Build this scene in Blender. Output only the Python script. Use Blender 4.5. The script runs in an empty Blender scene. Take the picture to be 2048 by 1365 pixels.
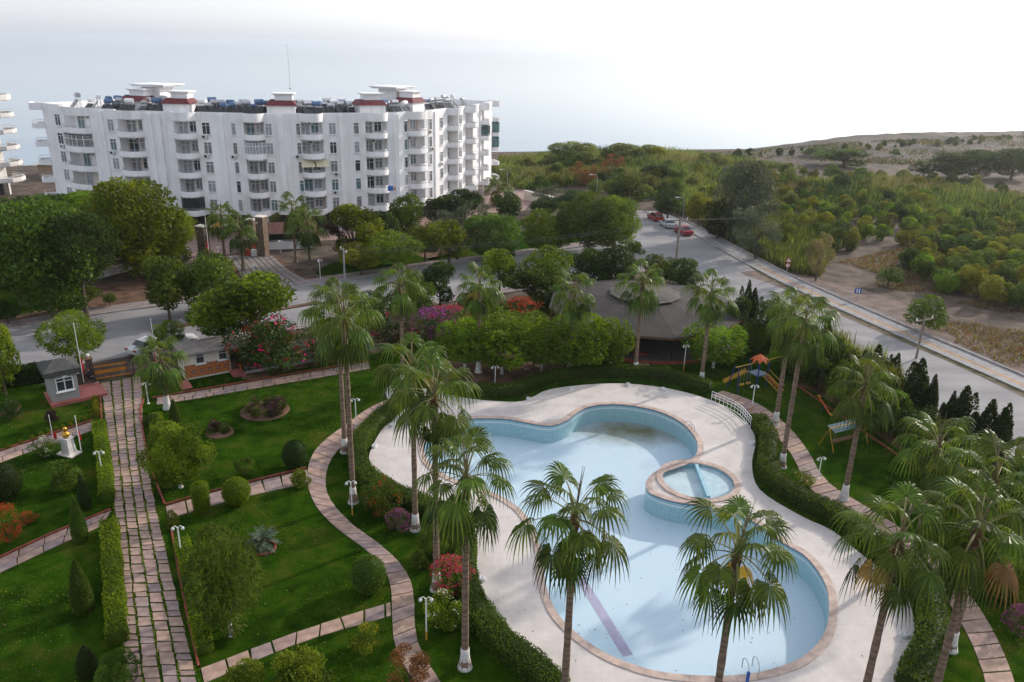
import bpy, math, random
import numpy as np
from mathutils import Vector, Matrix
from mathutils.geometry import tessellate_polygon

random.seed(11)
rng = np.random.default_rng(11)
rad = math.radians
SC = bpy.context.scene
COL = SC.collection

# ------------------------------------------------------------------ camera
CAM_H = 29.0; FPX = 1590.0; PITCH = rad(20.3); ROLL = rad(1.5)
_f = np.array([0, math.cos(PITCH), -math.sin(PITCH)])
_u0 = np.array([0, math.sin(PITCH), math.cos(PITCH)]); _r0 = np.array([1.0, 0, 0])
_r = math.cos(ROLL)*_r0 + math.sin(ROLL)*_u0
_u = math.cos(ROLL)*_u0 - math.sin(ROLL)*_r0
cd = bpy.data.cameras.new('camera'); cam = bpy.data.objects.new('camera', cd); COL.objects.link(cam)
cd.sensor_width = 36.0; cd.lens = FPX/2048*36; cd.clip_start = 0.1; cd.clip_end = 40000
cam.matrix_world = Matrix(((_r[0], _u[0], -_f[0], 0), (_r[1], _u[1], -_f[1], 0), (_r[2], _u[2], -_f[2], CAM_H), (0, 0, 0, 1)))
SC.camera = cam

# ------------------------------------------------------------------ sky, sun, exposure
SUN_AZ = rad(52); SUN_EL = rad(24.5)
w = bpy.data.worlds.new('World'); SC.world = w; w.use_nodes = True
nt = w.node_tree; nt.nodes.clear()
sky = nt.nodes.new('ShaderNodeTexSky'); sky.sky_type = 'NISHITA'; sky.sun_disc = False
sky.sun_elevation = SUN_EL; sky.sun_rotation = SUN_AZ
sky.air_density = 1.0; sky.dust_density = 1.6; sky.ozone_density = 1.0; sky.altitude = 0
bg = nt.nodes.new('ShaderNodeBackground'); bg.inputs[1].default_value = 0.15
wo = nt.nodes.new('ShaderNodeOutputWorld')
# a thin even veil of high haze over the whole dome whitens the clear sky
hsv = nt.nodes.new('ShaderNodeHueSaturation'); hsv.inputs['Saturation'].default_value = 0.4; hsv.inputs['Value'].default_value = 0.74
veil = nt.nodes.new('ShaderNodeMix'); veil.data_type = 'RGBA'; veil.blend_type = 'ADD'; veil.inputs[0].default_value = 1.0
veil.inputs[7].default_value = (2.4, 2.55, 3.0, 1)
nt.links.new(sky.outputs[0], hsv.inputs['Color']); nt.links.new(hsv.outputs[0], veil.inputs[6])
nt.links.new(veil.outputs[2], bg.inputs[0]); nt.links.new(bg.outputs[0], wo.inputs[0])
sl = bpy.data.lights.new('sun', 'SUN'); sl.energy = 3.0; sl.angle = rad(1.2); sl.color = (1.0, 0.91, 0.80)
so = bpy.data.objects.new('sun', sl); COL.objects.link(so)
sd = Vector((math.sin(SUN_AZ)*math.cos(SUN_EL), math.cos(SUN_AZ)*math.cos(SUN_EL), math.sin(SUN_EL)))
so.rotation_euler = (-sd).to_track_quat('-Z', 'Y').to_euler()
so.location = (60, 60, 80)
SC.view_settings.view_transform = 'Standard'; SC.view_settings.look = 'None'
SC.view_settings.gamma = 1.0; SC.view_settings.exposure = 0.28
SC.view_settings.use_curve_mapping = False

# ------------------------------------------------------------------ survey: picture point -> point on a level
def ray(x, y): return _f + _r*(x-1024)/FPX - _u*(y-682.5)/FPX
def G(x, y, z=0.0):
    d = ray(x, y); t = (z-CAM_H)/d[2]
    return np.array([d[0]*t, d[1]*t, z])
def proj(p):
    d = np.array(p, float)-np.array([0, 0, CAM_H]); Z = d@_f
    return 1024+FPX*(d@_r)/Z, 682.5-FPX*(d@_u)/Z
def height_at(base, ytop):
    lo, hi = 0.0, 26.0
    for _ in range(40):
        m = (lo+hi)/2
        if proj((base[0], base[1], base[2]+m))[1] > ytop: lo = m
        else: hi = m
    return lo
def scale_at(p):
    d = np.array(p, float)-np.array([0, 0, CAM_H]); return FPX/(d@_f)
def GL(pts, z=0.0): return [G(x, y, z) for x, y in pts]
def smooth_closed(pts, n=6):
    P = [np.array(p[:2]) for p in pts]; m = len(P); out = []
    for i in range(m):
        a, b, c, d = P[i-1], P[i], P[(i+1) % m], P[(i+2) % m]
        for k in range(n):
            t = k/n
            out.append(0.5*((2*b)+(-a+c)*t+(2*a-5*b+4*c-d)*t*t+(-a+3*b-3*c+d)*t**3))
    return out
def smooth_open(pts, n=6):
    P = [np.array(p[:2]) for p in pts]; P = [2*P[0]-P[1]]+P+[2*P[-1]-P[-2]]; out = []
    for i in range(1, len(P)-2):
        a, b, c, d = P[i-1], P[i], P[i+1], P[i+2]
        for k in range(n):
            t = k/n
            out.append(0.5*((2*b)+(-a+c)*t+(2*a-5*b+4*c-d)*t*t+(-a+3*b-3*c+d)*t**3))
    out.append(P[-2]); return out
def resample(path, step):
    P = np.array([p[:2] for p in path]); d = np.r_[0, np.cumsum(np.linalg.norm(np.diff(P, axis=0), axis=1))]
    n = max(2, int(round(d[-1]/step))+1); s = np.linspace(0, d[-1], n)
    return [np.array([np.interp(t, d, P[:, 0]), np.interp(t, d, P[:, 1])]) for t in s]

# ------------------------------------------------------------------ objects
def tag(o, label=None, cat=None, group=None, kind=None):
    if label: o['label'] = label
    if cat: o['category'] = cat
    if group: o['group'] = group
    if kind: o['kind'] = kind
    return o
def thing(name, label, cat, loc=(0, 0, 0), rz=0.0, group=None):
    o = bpy.data.objects.new(name, None); COL.objects.link(o)
    o.location = tuple(loc); o.rotation_euler = (0, 0, rz); o.empty_display_size = 0.3
    return tag(o, label, cat, group)
def inst(name, mesh, parent=None, loc=(0, 0, 0), rot=(0, 0, 0), scale=(1, 1, 1), mats=None):
    o = bpy.data.objects.new(name, mesh); COL.objects.link(o)
    o.location = tuple(loc); o.rotation_euler = rot; o.scale = scale
    if parent is not None: o.parent = parent
    if mats:
        for i, m in enumerate(mats):
            if i < len(o.material_slots):
                o.material_slots[i].link = 'OBJECT'; o.material_slots[i].material = m
    return o
def copy_tree(o, parent=None):
    c = o.copy(); COL.objects.link(c); c.parent = parent
    for ch in list(o.children): copy_tree(ch, c)
    return c
class MB:
    def __init__(s): s.v = []; s.f = []; s.m = []; s.uv = None
    def add(s, V, F, mi=0):
        o = len(s.v); s.v += [tuple(map(float, p)) for p in V]
        s.f += [tuple(i+o for i in f) for f in F]; s.m += [mi]*len(F); return s
    def box(s, c, d, rz=0.0, mi=0, tilt=None):
        cx, cy, cz = c; hx, hy, hz = d[0]/2, d[1]/2, d[2]/2; V = []
        for z in (-hz, hz):
            for x, y in ((-hx, -hy), (hx, -hy), (hx, hy), (-hx, hy)):
                p = Vector((x, y, z))
                if tilt: p = tilt @ p
                V.append((cx+p.x*math.cos(rz)-p.y*math.sin(rz), cy+p.x*math.sin(rz)+p.y*math.cos(rz), cz+p.z))
        return s.add(V, [(3, 2, 1, 0), (4, 5, 6, 7), (0, 1, 5, 4), (1, 2, 6, 5), (2, 3, 7, 6), (3, 0, 4, 7)], mi)
    def tube(s, P, R, n=6, mi=0, cap=True):
        P = [Vector(p) for p in P]; R = R if hasattr(R, '__len__') else [R]*len(P)
        V = []; F = []; ref = Vector((0, 0, 1))
        for i, p in enumerate(P):
            d = (P[min(i+1, len(P)-1)]-P[max(i-1, 0)]).normalized()
            r = ref if abs(d.dot(ref)) < 0.95 else Vector((1, 0, 0))
            a = d.cross(r).normalized(); b = d.cross(a)
            for k in range(n):
                t = 2*math.pi*k/n; V.append(p+a*(R[i]*math.cos(t))+b*(R[i]*math.sin(t)))
        for i in range(len(P)-1):
            for k in range(n):
                F.append((i*n+k, i*n+(k+1) % n, (i+1)*n+(k+1) % n, (i+1)*n+k))
        if cap: F += [tuple(range(n)), tuple(range((len(P)-1)*n, len(P)*n))[::-1]]
        return s.add(V, F, mi)
    def lathe(s, prof, n=12, c=(0, 0, 0), mi=0, cap=True):
        V = []; F = []
        for r, z in prof:
            for k in range(n):
                t = 2*math.pi*k/n; V.append((c[0]+r*math.cos(t), c[1]+r*math.sin(t), c[2]+z))
        for i in range(len(prof)-1):
            for k in range(n):
                F.append((i*n+k, i*n+(k+1) % n, (i+1)*n+(k+1) % n, (i+1)*n+k))
        if cap: F += [tuple(range(n))[::-1], tuple(range((len(prof)-1)*n, len(prof)*n))]
        return s.add(V, F, mi)
    def prism(s, poly, z0, z1, mi=0, bottom=True, top=True, mit=None):
        n = len(poly); V = [(p[0], p[1], z0) for p in poly]+[(p[0], p[1], z1) for p in poly]
        area = sum(poly[i-1][0]*poly[i][1]-poly[i][0]*poly[i-1][1] for i in range(n))
        F = []
        for i in range(n):
            j = (i+1) % n; q = (i, j, n+j, n+i); F.append(q if area > 0 else q[::-1])
        s.add(V, F, mi)
        tr = tessellate_polygon([[Vector((p[0], p[1], 0)) for p in poly]])
        if top: s.add([(p[0], p[1], z1) for p in poly], [orient(t, poly) for t in tr], mi if mit is None else mit)
        if bottom: s.add([(p[0], p[1], z0) for p in poly], [orient(t, poly)[::-1] for t in tr], mi)
        return s
    def sheet(s, loops, z, mi=0):
        tr = tessellate_polygon([[Vector((p[0], p[1], 0)) for p in L] for L in loops])
        al = [p for L in loops for p in L]
        return s.add([(p[0], p[1], z) for p in al], [orient(t, al) for t in tr], mi)
    def strip(s, A, B, za, zb, mi=0):
        n = len(A)
        return s.add([(p[0], p[1], za) for p in A]+[(p[0], p[1], zb) for p in B], [(i, i+1, n+i+1, n+i) for i in range(n-1)], mi)
    def mesh(s, name, mats, smooth=False):
        me = bpy.data.meshes.new(name); me.from_pydata(s.v, [], s.f)
        for m in mats: me.materials.append(m)
        if len(mats) > 1: me.polygons.foreach_set('material_index', s.m)
        if smooth: me.polygons.foreach_set('use_smooth', [True]*len(me.polygons))
        me.update(); return me
    def build(s, name, mats, parent=None, loc=(0, 0, 0), rot=(0, 0, 0), smooth=False):
        if not isinstance(mats, (list, tuple)): mats = [mats]
        return inst(name, s.mesh(name, mats, smooth), parent, loc, rot)
def orient(t, pts):
    a, b, c = (pts[i] for i in t)
    cr = (b[0]-a[0])*(c[1]-a[1])-(b[1]-a[1])*(c[0]-a[0])
    return tuple(t) if cr > 0 else tuple(t[::-1])

# ------------------------------------------------------------------ materials
def newmat(name):
    m = bpy.data.materials.new(name); m.use_nodes = True; n = m.node_tree; n.nodes.clear()
    o = n.nodes.new('ShaderNodeOutputMaterial'); b = n.nodes.new('ShaderNodeBsdfPrincipled')
    n.links.new(b.outputs[0], o.inputs[0]); return m, n, b, o
def mat(name, col, rough=0.7, var=0.12, scale=2.0, bump=0.0, bscale=20.0, metal=0.0, col2=None, spec=0.3, detail=6.0, coord='Object', lo=0.35, hi=0.65):
    m, n, b, o = newmat(name)
    tc = n.nodes.new('ShaderNodeTexCoord'); nz = n.nodes.new('ShaderNodeTexNoise')
    nz.inputs['Scale'].default_value = scale; nz.inputs['Detail'].default_value = detail
    n.links.new(tc.outputs[coord], nz.inputs['Vector'])
    rp = n.nodes.new('ShaderNodeValToRGB'); e = rp.color_ramp.elements
    c1 = tuple(c*(1-var) for c in col); c2 = tuple(min(1, c*(1+var)) for c in col) if col2 is None else col2
    e[0].position = lo; e[0].color = (*c1, 1); e[1].position = hi; e[1].color = (*c2, 1)
    n.links.new(nz.outputs[0], rp.inputs[0]); n.links.new(rp.outputs[0], b.inputs['Base Color'])
    b.inputs['Roughness'].default_value = rough; b.inputs['Metallic'].default_value = metal
    b.inputs['Specular IOR Level'].default_value = spec
    if bump:
        n2 = n.nodes.new('ShaderNodeTexNoise'); n2.inputs['Scale'].default_value = bscale; n2.inputs['Detail'].default_value = 4
        n.links.new(tc.outputs[coord], n2.inputs['Vector'])
        bp = n.nodes.new('ShaderNodeBump'); bp.inputs['Strength'].default_value = bump; bp.inputs['Distance'].default_value = 0.05
        n.links.new(n2.outputs[0], bp.inputs['Height']); n.links.new(bp.outputs[0], b.inputs['Normal'])
    return m
def leafmat(name, c1, c2, transl=0.3, rough=0.55, hue=0.03):
    m, n, b, o = newmat(name)
    at = n.nodes.new('ShaderNodeAttribute'); at.attribute_name = 'rnd'
    rp = n.nodes.new('ShaderNodeValToRGB'); e = rp.color_ramp.elements
    e[0].color = (*c1, 1); e[1].color = (*c2, 1); n.links.new(at.outputs['Fac'], rp.inputs[0])
    oi = n.nodes.new('ShaderNodeObjectInfo'); hs = n.nodes.new('ShaderNodeHueSaturation')
    mp = n.nodes.new('ShaderNodeMapRange'); mp.inputs[3].default_value = 0.5-hue; mp.inputs[4].default_value = 0.5+hue*0.5
    mv = n.nodes.new('ShaderNodeMapRange'); mv.inputs[3].default_value = 0.8; mv.inputs[4].default_value = 1.25
    n.links.new(oi.outputs['Random'], mp.inputs[0]); n.links.new(oi.outputs['Random'], mv.inputs[0])
    n.links.new(mp.outputs[0], hs.inputs['Hue']); n.links.new(mv.outputs[0], hs.inputs['Value'])
    n.links.new(rp.outputs[0], hs.inputs['Color'])
    n.links.new(hs.outputs[0], b.inputs['Base Color']); b.inputs['Roughness'].default_value = rough
    b.inputs['Specular IOR Level'].default_value = 0.12
    tr = n.nodes.new('ShaderNodeBsdfTranslucent'); mx = n.nodes.new('ShaderNodeMixShader'); mx.inputs[0].default_value = transl
    tint = n.nodes.new('ShaderNodeMix'); tint.data_type = 'RGBA'; tint.blend_type = 'MULTIPLY'; tint.inputs[0].default_value = 1.0
    tint.inputs[7].default_value = (1.6, 1.5, 0.6, 1)
    n.links.new(hs.outputs[0], tint.inputs[6]); n.links.new(tint.outputs[2], tr.inputs[0])
    n.links.new(b.outputs[0], mx.inputs[1]); n.links.new(tr.outputs[0], mx.inputs[2]); n.links.new(mx.outputs[0], o.inputs[0])
    return m
M = {}
# ------------------------------------------------------------------ ground materials
def grass_mat():
    m, n, b, o = newmat('lawn_grass')
    tc = n.nodes.new('ShaderNodeTexCoord')
    def noise(sc, det=5):
        z = n.nodes.new('ShaderNodeTexNoise'); z.inputs['Scale'].default_value = sc; z.inputs['Detail'].default_value = det
        n.links.new(tc.outputs['Object'], z.inputs['Vector']); return z
    big = noise(0.16, 4); mid = noise(0.9, 6); fine = noise(14, 6)
    r1 = n.nodes.new('ShaderNodeValToRGB'); e = r1.color_ramp.elements
    e[0].position = 0.40; e[0].color = (0.012, 0.031, 0.003, 1); e[1].position = 0.62; e[1].color = (0.056, 0.070, 0.010, 1)
    k = e.new(0.51); k.color = (0.024, 0.060, 0.004, 1)
    ad = n.nodes.new('ShaderNodeMath'); ad.operation = 'MULTIPLY_ADD'; ad.inputs[1].default_value = 0.55
    ml = n.nodes.new('ShaderNodeMath'); ml.operation = 'MULTIPLY'; ml.inputs[1].default_value = 0.45
    n.links.new(mid.outputs[0], ml.inputs[0]); n.links.new(big.outputs[0], ad.inputs[0]); n.links.new(ml.outputs[0], ad.inputs[2])
    n.links.new(ad.outputs[0], r1.inputs[0])
    mx = n.nodes.new('ShaderNodeMix'); mx.data_type = 'RGBA'; mx.blend_type = 'MULTIPLY'; mx.inputs[0].default_value = 0.8
    r2 = n.nodes.new('ShaderNodeValToRGB'); f = r2.color_ramp.elements
    f[0].position = 0.3; f[0].color = (0.45, 0.45, 0.45, 1); f[1].position = 0.7; f[1].color = (1.5, 1.5, 1.4, 1)
    n.links.new(fine.outputs[0], r2.inputs[0]); n.links.new(r1.outputs[0], mx.inputs[6]); n.links.new(r2.outputs[0], mx.inputs[7])
    n.links.new(mx.outputs[2], b.inputs['Base Color']); b.inputs['Roughness'].default_value = 0.9; b.inputs['Specular IOR Level'].default_value = 0.0
    bp = n.nodes.new('ShaderNodeBump'); bp.inputs['Strength'].default_value = 0.9; bp.inputs['Distance'].default_value = 0.06
    n.links.new(fine.outputs[0], bp.inputs['Height']); n.links.new(bp.outputs[0], b.inputs['Normal'])
    return m
M['grass'] = grass_mat()
M['dry'] = mat('dry_ground', (0.062, 0.044, 0.031), 0.95, 0.3, 0.4, 0.8, 3.0, col2=(0.125, 0.092, 0.068), detail=10)
M['soil'] = mat('brown_soil', (0.10, 0.052, 0.032), 0.95, 0.3, 0.8, 0.5, 8.0, col2=(0.17, 0.095, 0.06))
M['sand'] = mat('dune_sand', (0.050, 0.041, 0.033), 0.95, 0.35, 0.06, 0.7, 0.8, col2=(0.098, 0.080, 0.066), detail=12)
def road_mat():
    m, n, b, o = newmat('worn_asphalt')
    tc = n.nodes.new('ShaderNodeTexCoord'); mp = n.nodes.new('ShaderNodeMapping'); mp.inputs['Rotation'].default_value = (0, 0, rad(-14)); mp.inputs['Scale'].default_value = (0.06, 0.5, 1)
    n.links.new(tc.outputs['Object'], mp.inputs['Vector'])
    a = n.nodes.new('ShaderNodeTexNoise'); a.inputs['Scale'].default_value = 1.0; a.inputs['Detail'].default_value = 6; n.links.new(mp.outputs[0], a.inputs['Vector'])
    c = n.nodes.new('ShaderNodeTexNoise'); c.inputs['Scale'].default_value = 0.25; c.inputs['Detail'].default_value = 8; n.links.new(tc.outputs['Object'], c.inputs['Vector'])
    d = n.nodes.new('ShaderNodeTexNoise'); d.inputs['Scale'].default_value = 40; d.inputs['Detail'].default_value = 3; n.links.new(tc.outputs['Object'], d.inputs['Vector'])
    s = n.nodes.new('ShaderNodeMath'); s.operation = 'ADD'; n.links.new(a.outputs[0], s.inputs[0]); n.links.new(c.outputs[0], s.inputs[1])
    s2 = n.nodes.new('ShaderNodeMath'); s2.operation = 'MULTIPLY_ADD'; s2.inputs[1].default_value = 0.25; n.links.new(d.outputs[0], s2.inputs[0]); n.links.new(s.outputs[0], s2.inputs[2])
    rp = n.nodes.new('ShaderNodeValToRGB'); e = rp.color_ramp.elements
    e[0].position = 0.42; e[0].color = (0.195, 0.19, 0.195, 1); e[1].position = 0.75; e[1].color = (0.33, 0.315, 0.305, 1)
    dv = n.nodes.new('ShaderNodeMath'); dv.operation = 'MULTIPLY'; dv.inputs[1].default_value = 0.47; n.links.new(s2.outputs[0], dv.inputs[0])
    n.links.new(dv.outputs[0], rp.inputs[0]); n.links.new(rp.outputs[0], b.inputs['Base Color']); b.inputs['Roughness'].default_value = 0.85
    b.inputs['Specular IOR Level'].default_value = 0.25
    return m
M['road'] = road_mat()
M['walk'] = mat('pavement_blocks', (0.23, 0.19, 0.18), 0.85, 0.15, 1.5, 0.3, 12)
M['walk2'] = mat('grey_pavement', (0.27, 0.26, 0.26), 0.85, 0.15, 1.5, 0.3, 12)
M['tactile'] = mat('orange_tactile_paving', (0.36, 0.21, 0.10), 0.8, 0.2, 2)
M['kerb'] = mat('kerb_concrete', (0.30, 0.28, 0.27), 0.85, 0.2, 1.2)
M['redkerb'] = mat('red_painted_kerb', (0.24, 0.06, 0.04), 0.8, 0.3, 2.0)
M['deck'] = mat('pool_deck_stone', (0.60, 0.54, 0.50), 0.75, 0.07, 0.35, 0.15, 30, detail=9)
def deck_mat():
    m, n, b, o = newmat('pool_deck_tiles')
    tc = n.nodes.new('ShaderNodeTexCoord'); br = n.nodes.new('ShaderNodeTexBrick'); br.offset = 0.0
    br.inputs['Color1'].default_value = (0.60, 0.545, 0.51, 1); br.inputs['Color2'].default_value = (0.585, 0.53, 0.50, 1); br.inputs['Mortar'].default_value = (0.545, 0.495, 0.465, 1)
    br.inputs['Scale'].default_value = 1.0; br.inputs['Mortar Size'].default_value = 0.012; br.inputs['Brick Width'].default_value = 0.40; br.inputs['Row Height'].default_value = 0.40
    n.links.new(tc.outputs['Object'], br.inputs['Vector'])
    nz = n.nodes.new('ShaderNodeTexNoise'); nz.inputs['Scale'].default_value = 0.5; nz.inputs['Detail'].default_value = 10; nz.inputs['Roughness'].default_value = 0.65; n.links.new(tc.outputs['Object'], nz.inputs['Vector'])
    rp = n.nodes.new('ShaderNodeValToRGB'); e = rp.color_ramp.elements; e[0].position = 0.30; e[0].color = (0.80, 0.80, 0.80, 1); e[1].position = 0.60; e[1].color = (1.04, 1.04, 1.04, 1); n.links.new(nz.outputs[0], rp.inputs[0])
    mx = n.nodes.new('ShaderNodeMix'); mx.data_type = 'RGBA'; mx.blend_type = 'MULTIPLY'; mx.inputs[0].default_value = 1.0; n.links.new(br.outputs[0], mx.inputs[6]); n.links.new(rp.outputs[0], mx.inputs[7])
    n.links.new(mx.outputs[2], b.inputs['Base Color']); b.inputs['Roughness'].default_value = 0.75; b.inputs['Specular IOR Level'].default_value = 0.3
    return m
M['deck'] = deck_mat()
M['coping'] = mat('pink_coping_stone', (0.47, 0.36, 0.305), 0.7, 0.2, 1.5, 0.2, 12)
M['slab'] = [mat('sandstone_slab_%d' % i, c, 0.85, 0.22, 1.6, 0.3, 10, detail=8) for i, c in enumerate([(0.335, 0.235, 0.195), (0.305, 0.21, 0.18), (0.28, 0.21, 0.195), (0.365, 0.25, 0.195)])]
def pool_floor_mat():
    m, n, b, o = newmat('pool_floor_paint')
    tc = n.nodes.new('ShaderNodeTexCoord'); geo = n.nodes.new('ShaderNodeNewGeometry')
    nz = n.nodes.new('ShaderNodeTexNoise'); nz.inputs['Scale'].default_value = 0.35; nz.inputs['Detail'].default_value = 8
    n.links.new(tc.outputs['Object'], nz.inputs['Vector'])
    rp = n.nodes.new('ShaderNodeValToRGB'); e = rp.color_ramp.elements
    e[0].position = 0.35; e[0].color = (0.46, 0.60, 0.69, 1); e[1].position = 0.7; e[1].color = (0.49, 0.62, 0.70, 1)
    n.links.new(nz.outputs[0], rp.inputs[0])
    # a green-brown stain left by the last standing water at the deep end
    c = G(1258, 862, -1.5)
    vs = n.nodes.new('ShaderNodeVectorMath'); vs.operation = 'SUBTRACT'; vs.inputs[1].default_value = (c[0], c[1], 0)
    n.links.new(geo.outputs['Position'], vs.inputs[0])
    sc = n.nodes.new('ShaderNodeVectorMath'); sc.operation = 'MULTIPLY'; sc.inputs[1].default_value = (1/7.0, 1/3.4, 0); n.links.new(vs.outputs[0], sc.inputs[0])
    ln = n.nodes.new('ShaderNodeVectorMath'); ln.operation = 'LENGTH'; n.links.new(sc.outputs[0], ln.inputs[0])
    n3 = n.nodes.new('ShaderNodeTexNoise'); n3.inputs['Scale'].default_value = 0.9; n3.inputs['Detail'].default_value = 6; n.links.new(geo.outputs['Position'], n3.inputs['Vector'])
    ad = n.nodes.new('ShaderNodeMath'); ad.operation = 'MULTIPLY_ADD'; ad.inputs[1].default_value = 0.7; n.links.new(n3.outputs[0], ad.inputs[0]); n.links.new(ln.outputs['Value'], ad.inputs[2])
    mr = n.nodes.new('ShaderNodeMapRange'); mr.inputs[1].default_value = 0.45; mr.inputs[2].default_value = 1.35; mr.inputs[3].default_value = 0.95; mr.inputs[4].default_value = 0.0
    n.links.new(ad.outputs[0], mr.inputs[0])
    mx = n.nodes.new('ShaderNodeMix'); mx.data_type = 'RGBA'; mx.inputs[7].default_value = (0.12, 0.115, 0.03, 1)
    n.links.new(mr.outputs[0], mx.inputs[0]); n.links.new(rp.outputs[0], mx.inputs[6])
    n.links.new(mx.outputs[2], b.inputs['Base Color']); b.inputs['Roughness'].default_value = 0.55
    return m
M['pfloor'] = pool_floor_mat()
def pool_wall_mat():
    m, n, b, o = newmat('pool_wall_tiles')
    uv = n.nodes.new('ShaderNodeUVMap'); uv.uv_map = 'UVMap'
    br = n.nodes.new('ShaderNodeTexBrick'); br.offset = 0.0; br.inputs['Scale'].default_value = 1.0
    br.inputs['Color1'].default_value = (0.24, 0.42, 0.48, 1); br.inputs['Color2'].default_value = (0.28, 0.46, 0.51, 1); br.inputs['Mortar'].default_value = (0.36, 0.53, 0.57, 1)
    br.inputs['Mortar Size'].default_value = 0.012; br.inputs['Brick Width'].default_value = 0.30; br.inputs['Row Height'].default_value = 0.20
    n.links.new(uv.outputs[0], br.inputs['Vector']); n.links.new(br.outputs[0], b.inputs['Base Color'])
    b.inputs['Roughness'].default_value = 0.35
    return m
M['pwall'] = pool_wall_mat()
M['pband'] = mat('white_tile_band', (0.55, 0.62, 0.64), 0.4, 0.05)
M['pblue'] = mat('navy_tile_line', (0.06, 0.11, 0.22), 0.4, 0.2)
M['lav'] = mat('lavender_lane_paint', (0.36, 0.34, 0.46), 0.6, 0.1, 1.0)
M['white'] = mat('white_paint', (0.72, 0.72, 0.71), 0.5, 0.06)
def sea_mat():
    m, n, b, o = newmat('sea_water')
    tc = n.nodes.new('ShaderNodeTexCoord'); mp = n.nodes.new('ShaderNodeMapping'); mp.inputs['Rotation'].default_value = (0, 0, rad(-22)); mp.inputs['Scale'].default_value = (0.012, 0.06, 1)
    n.links.new(tc.outputs['Object'], mp.inputs['Vector'])
    a = n.nodes.new('ShaderNodeTexNoise'); a.inputs['Scale'].default_value = 1.0; a.inputs['Detail'].default_value = 6; n.links.new(mp.outputs[0], a.inputs['Vector'])
    rp = n.nodes.new('ShaderNodeValToRGB'); e = rp.color_ramp.elements
    e[0].position = 0.35; e[0].color = (0.085, 0.150, 0.205, 1); e[1].position = 0.65; e[1].color = (0.13, 0.20, 0.255, 1)
    n.links.new(a.outputs[0], rp.inputs[0]); n.links.new(rp.outputs[0], b.inputs['Base Color'])
    b.inputs['Roughness'].default_value = 0.12; b.inputs['IOR'].default_value = 1.33
    bp = n.nodes.new('ShaderNodeBump'); bp.inputs['Strength'].default_value = 0.12; bp.inputs['Distance'].default_value = 0.5
    n.links.new(a.outputs[0], bp.inputs['Height']); n.links.new(bp.outputs[0], b.inputs['Normal'])
    return m
M['sea'] = sea_mat()

# ------------------------------------------------------------------ pool outline and big sheets
DECK_Z = 0.12
POOL_PX = [(1182, 813), (1225, 809), (1272, 813), (1322, 825), (1362, 845), (1388, 872), (1396, 896), (1387, 916), (1350, 930), (1312, 944), (1294, 962), (1293, 978), (1306, 990), (1345, 1003), (1390, 1010), (1440, 1019), (1504, 1042), (1566, 1086), (1606, 1109), (1633, 1138), (1653, 1174), (1659, 1212), (1655, 1251), (1641, 1281), (1617, 1307), (1582, 1328), (1510, 1348), (1427, 1354), (1330, 1347), (1260, 1329), (1200, 1302), (1141, 1258), (1107, 1215), (1089, 1160), (1083, 1105), (1066, 1055), (1036, 1016), (990, 988), (940, 970), (893, 952), (860, 928), (848, 900), (856, 872), (890, 848), (940, 838), (1007, 838), (1050, 845), (1098, 852), (1132, 842), (1155, 825)]
POOL = smooth_closed(GL(POOL_PX, DECK_Z), 4)
def offset_loop(L, d):
    P = np.array(L); n = len(P); out = []
    for i in range(n):
        t = P[(i+1) % n]-P[i-1]; t /= np.linalg.norm(t)+1e-9
        out.append(P[i]+np.array([-t[1], t[0]])*d)
    return out
_area = sum(POOL[i-1][0]*POOL[i][1]-POOL[i][0]*POOL[i-1][1] for i in range(len(POOL)))
OUTS = -1 if _area > 0 else 1            # sign for an outward offset
COPE = offset_loop(POOL, OUTS*0.42)
DECK_PX = [(960, 800), (1032, 804), (1062, 796), (1100, 779), (1180, 769), (1260, 768), (1345, 779), (1422, 801), (1470, 828), (1502, 858), (1511, 886), (1504, 930), (1520, 980), (1598, 1030), (1665, 1062), (1722, 1108), (1790, 1160), (1822, 1215), (1832, 1280), (1812, 1330), (1780, 1390), (1600, 1480), (1300, 1480), (1120, 1385), (1058, 1322), (1000, 1270), (958, 1212), (940, 1160), (947, 1100), (935, 1052), (905, 1028), (850, 1010), (790, 985), (752, 950), (738, 920), (746, 890), (770, 850), (800, 815), (778, 800), (772, 782), (790, 762), (840, 775), (900, 790)]
DECK = smooth_closed(GL(DECK_PX, DECK_Z), 4)
SHORE = [(-3000, -750), (-400, 90), (-112, 190), (-40, 226), (1, 240), (75, 263), (126, 312), (217, 356), (420, 430), (900, 640), (3000, 1500)]
land = [(-3000, -300), (3000, -300)] + SHORE[::-1]
KC = G(1396, 962, DECK_Z)[:2]; KR = 2.55
print('kids gap', min(np.linalg.norm(np.array(POOL)-KC, axis=1))-KR)
KHOLE = [(KC[0]+KR*math.cos(2*math.pi*k/40), KC[1]+KR*math.sin(2*math.pi*k/40)) for k in range(40)]
o = MB().sheet([land, POOL, KHOLE], 0.0).build('ground', M['dry']); tag(o, kind='structure')
o = MB().sheet([[(-9000, -2700)] + [(x, y-3) for x, y in SHORE] + [(9000, 4200), (9000, 9500), (-9000, 9500)]], -0.6).build('sea', M['sea']); tag(o, kind='structure')

LAWN_PX = [(-300, 850), (0, 772), (185, 767), (285, 750), (480, 745), (620, 722), (780, 684), (900, 640), (1000, 610), (1100, 590), (1300, 566), (1420, 576), (1500, 632), (1600, 692), (1835, 814), (2026, 924), (2300, 1085), (2500, 1500), (1024, 1750), (-500, 1650)]
LAWN = [p[:2] for p in GL(LAWN_PX)]
o = MB().sheet([LAWN, POOL, KHOLE], 0.006).build('lawn', M['grass']); tag(o, kind='structure')

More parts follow.
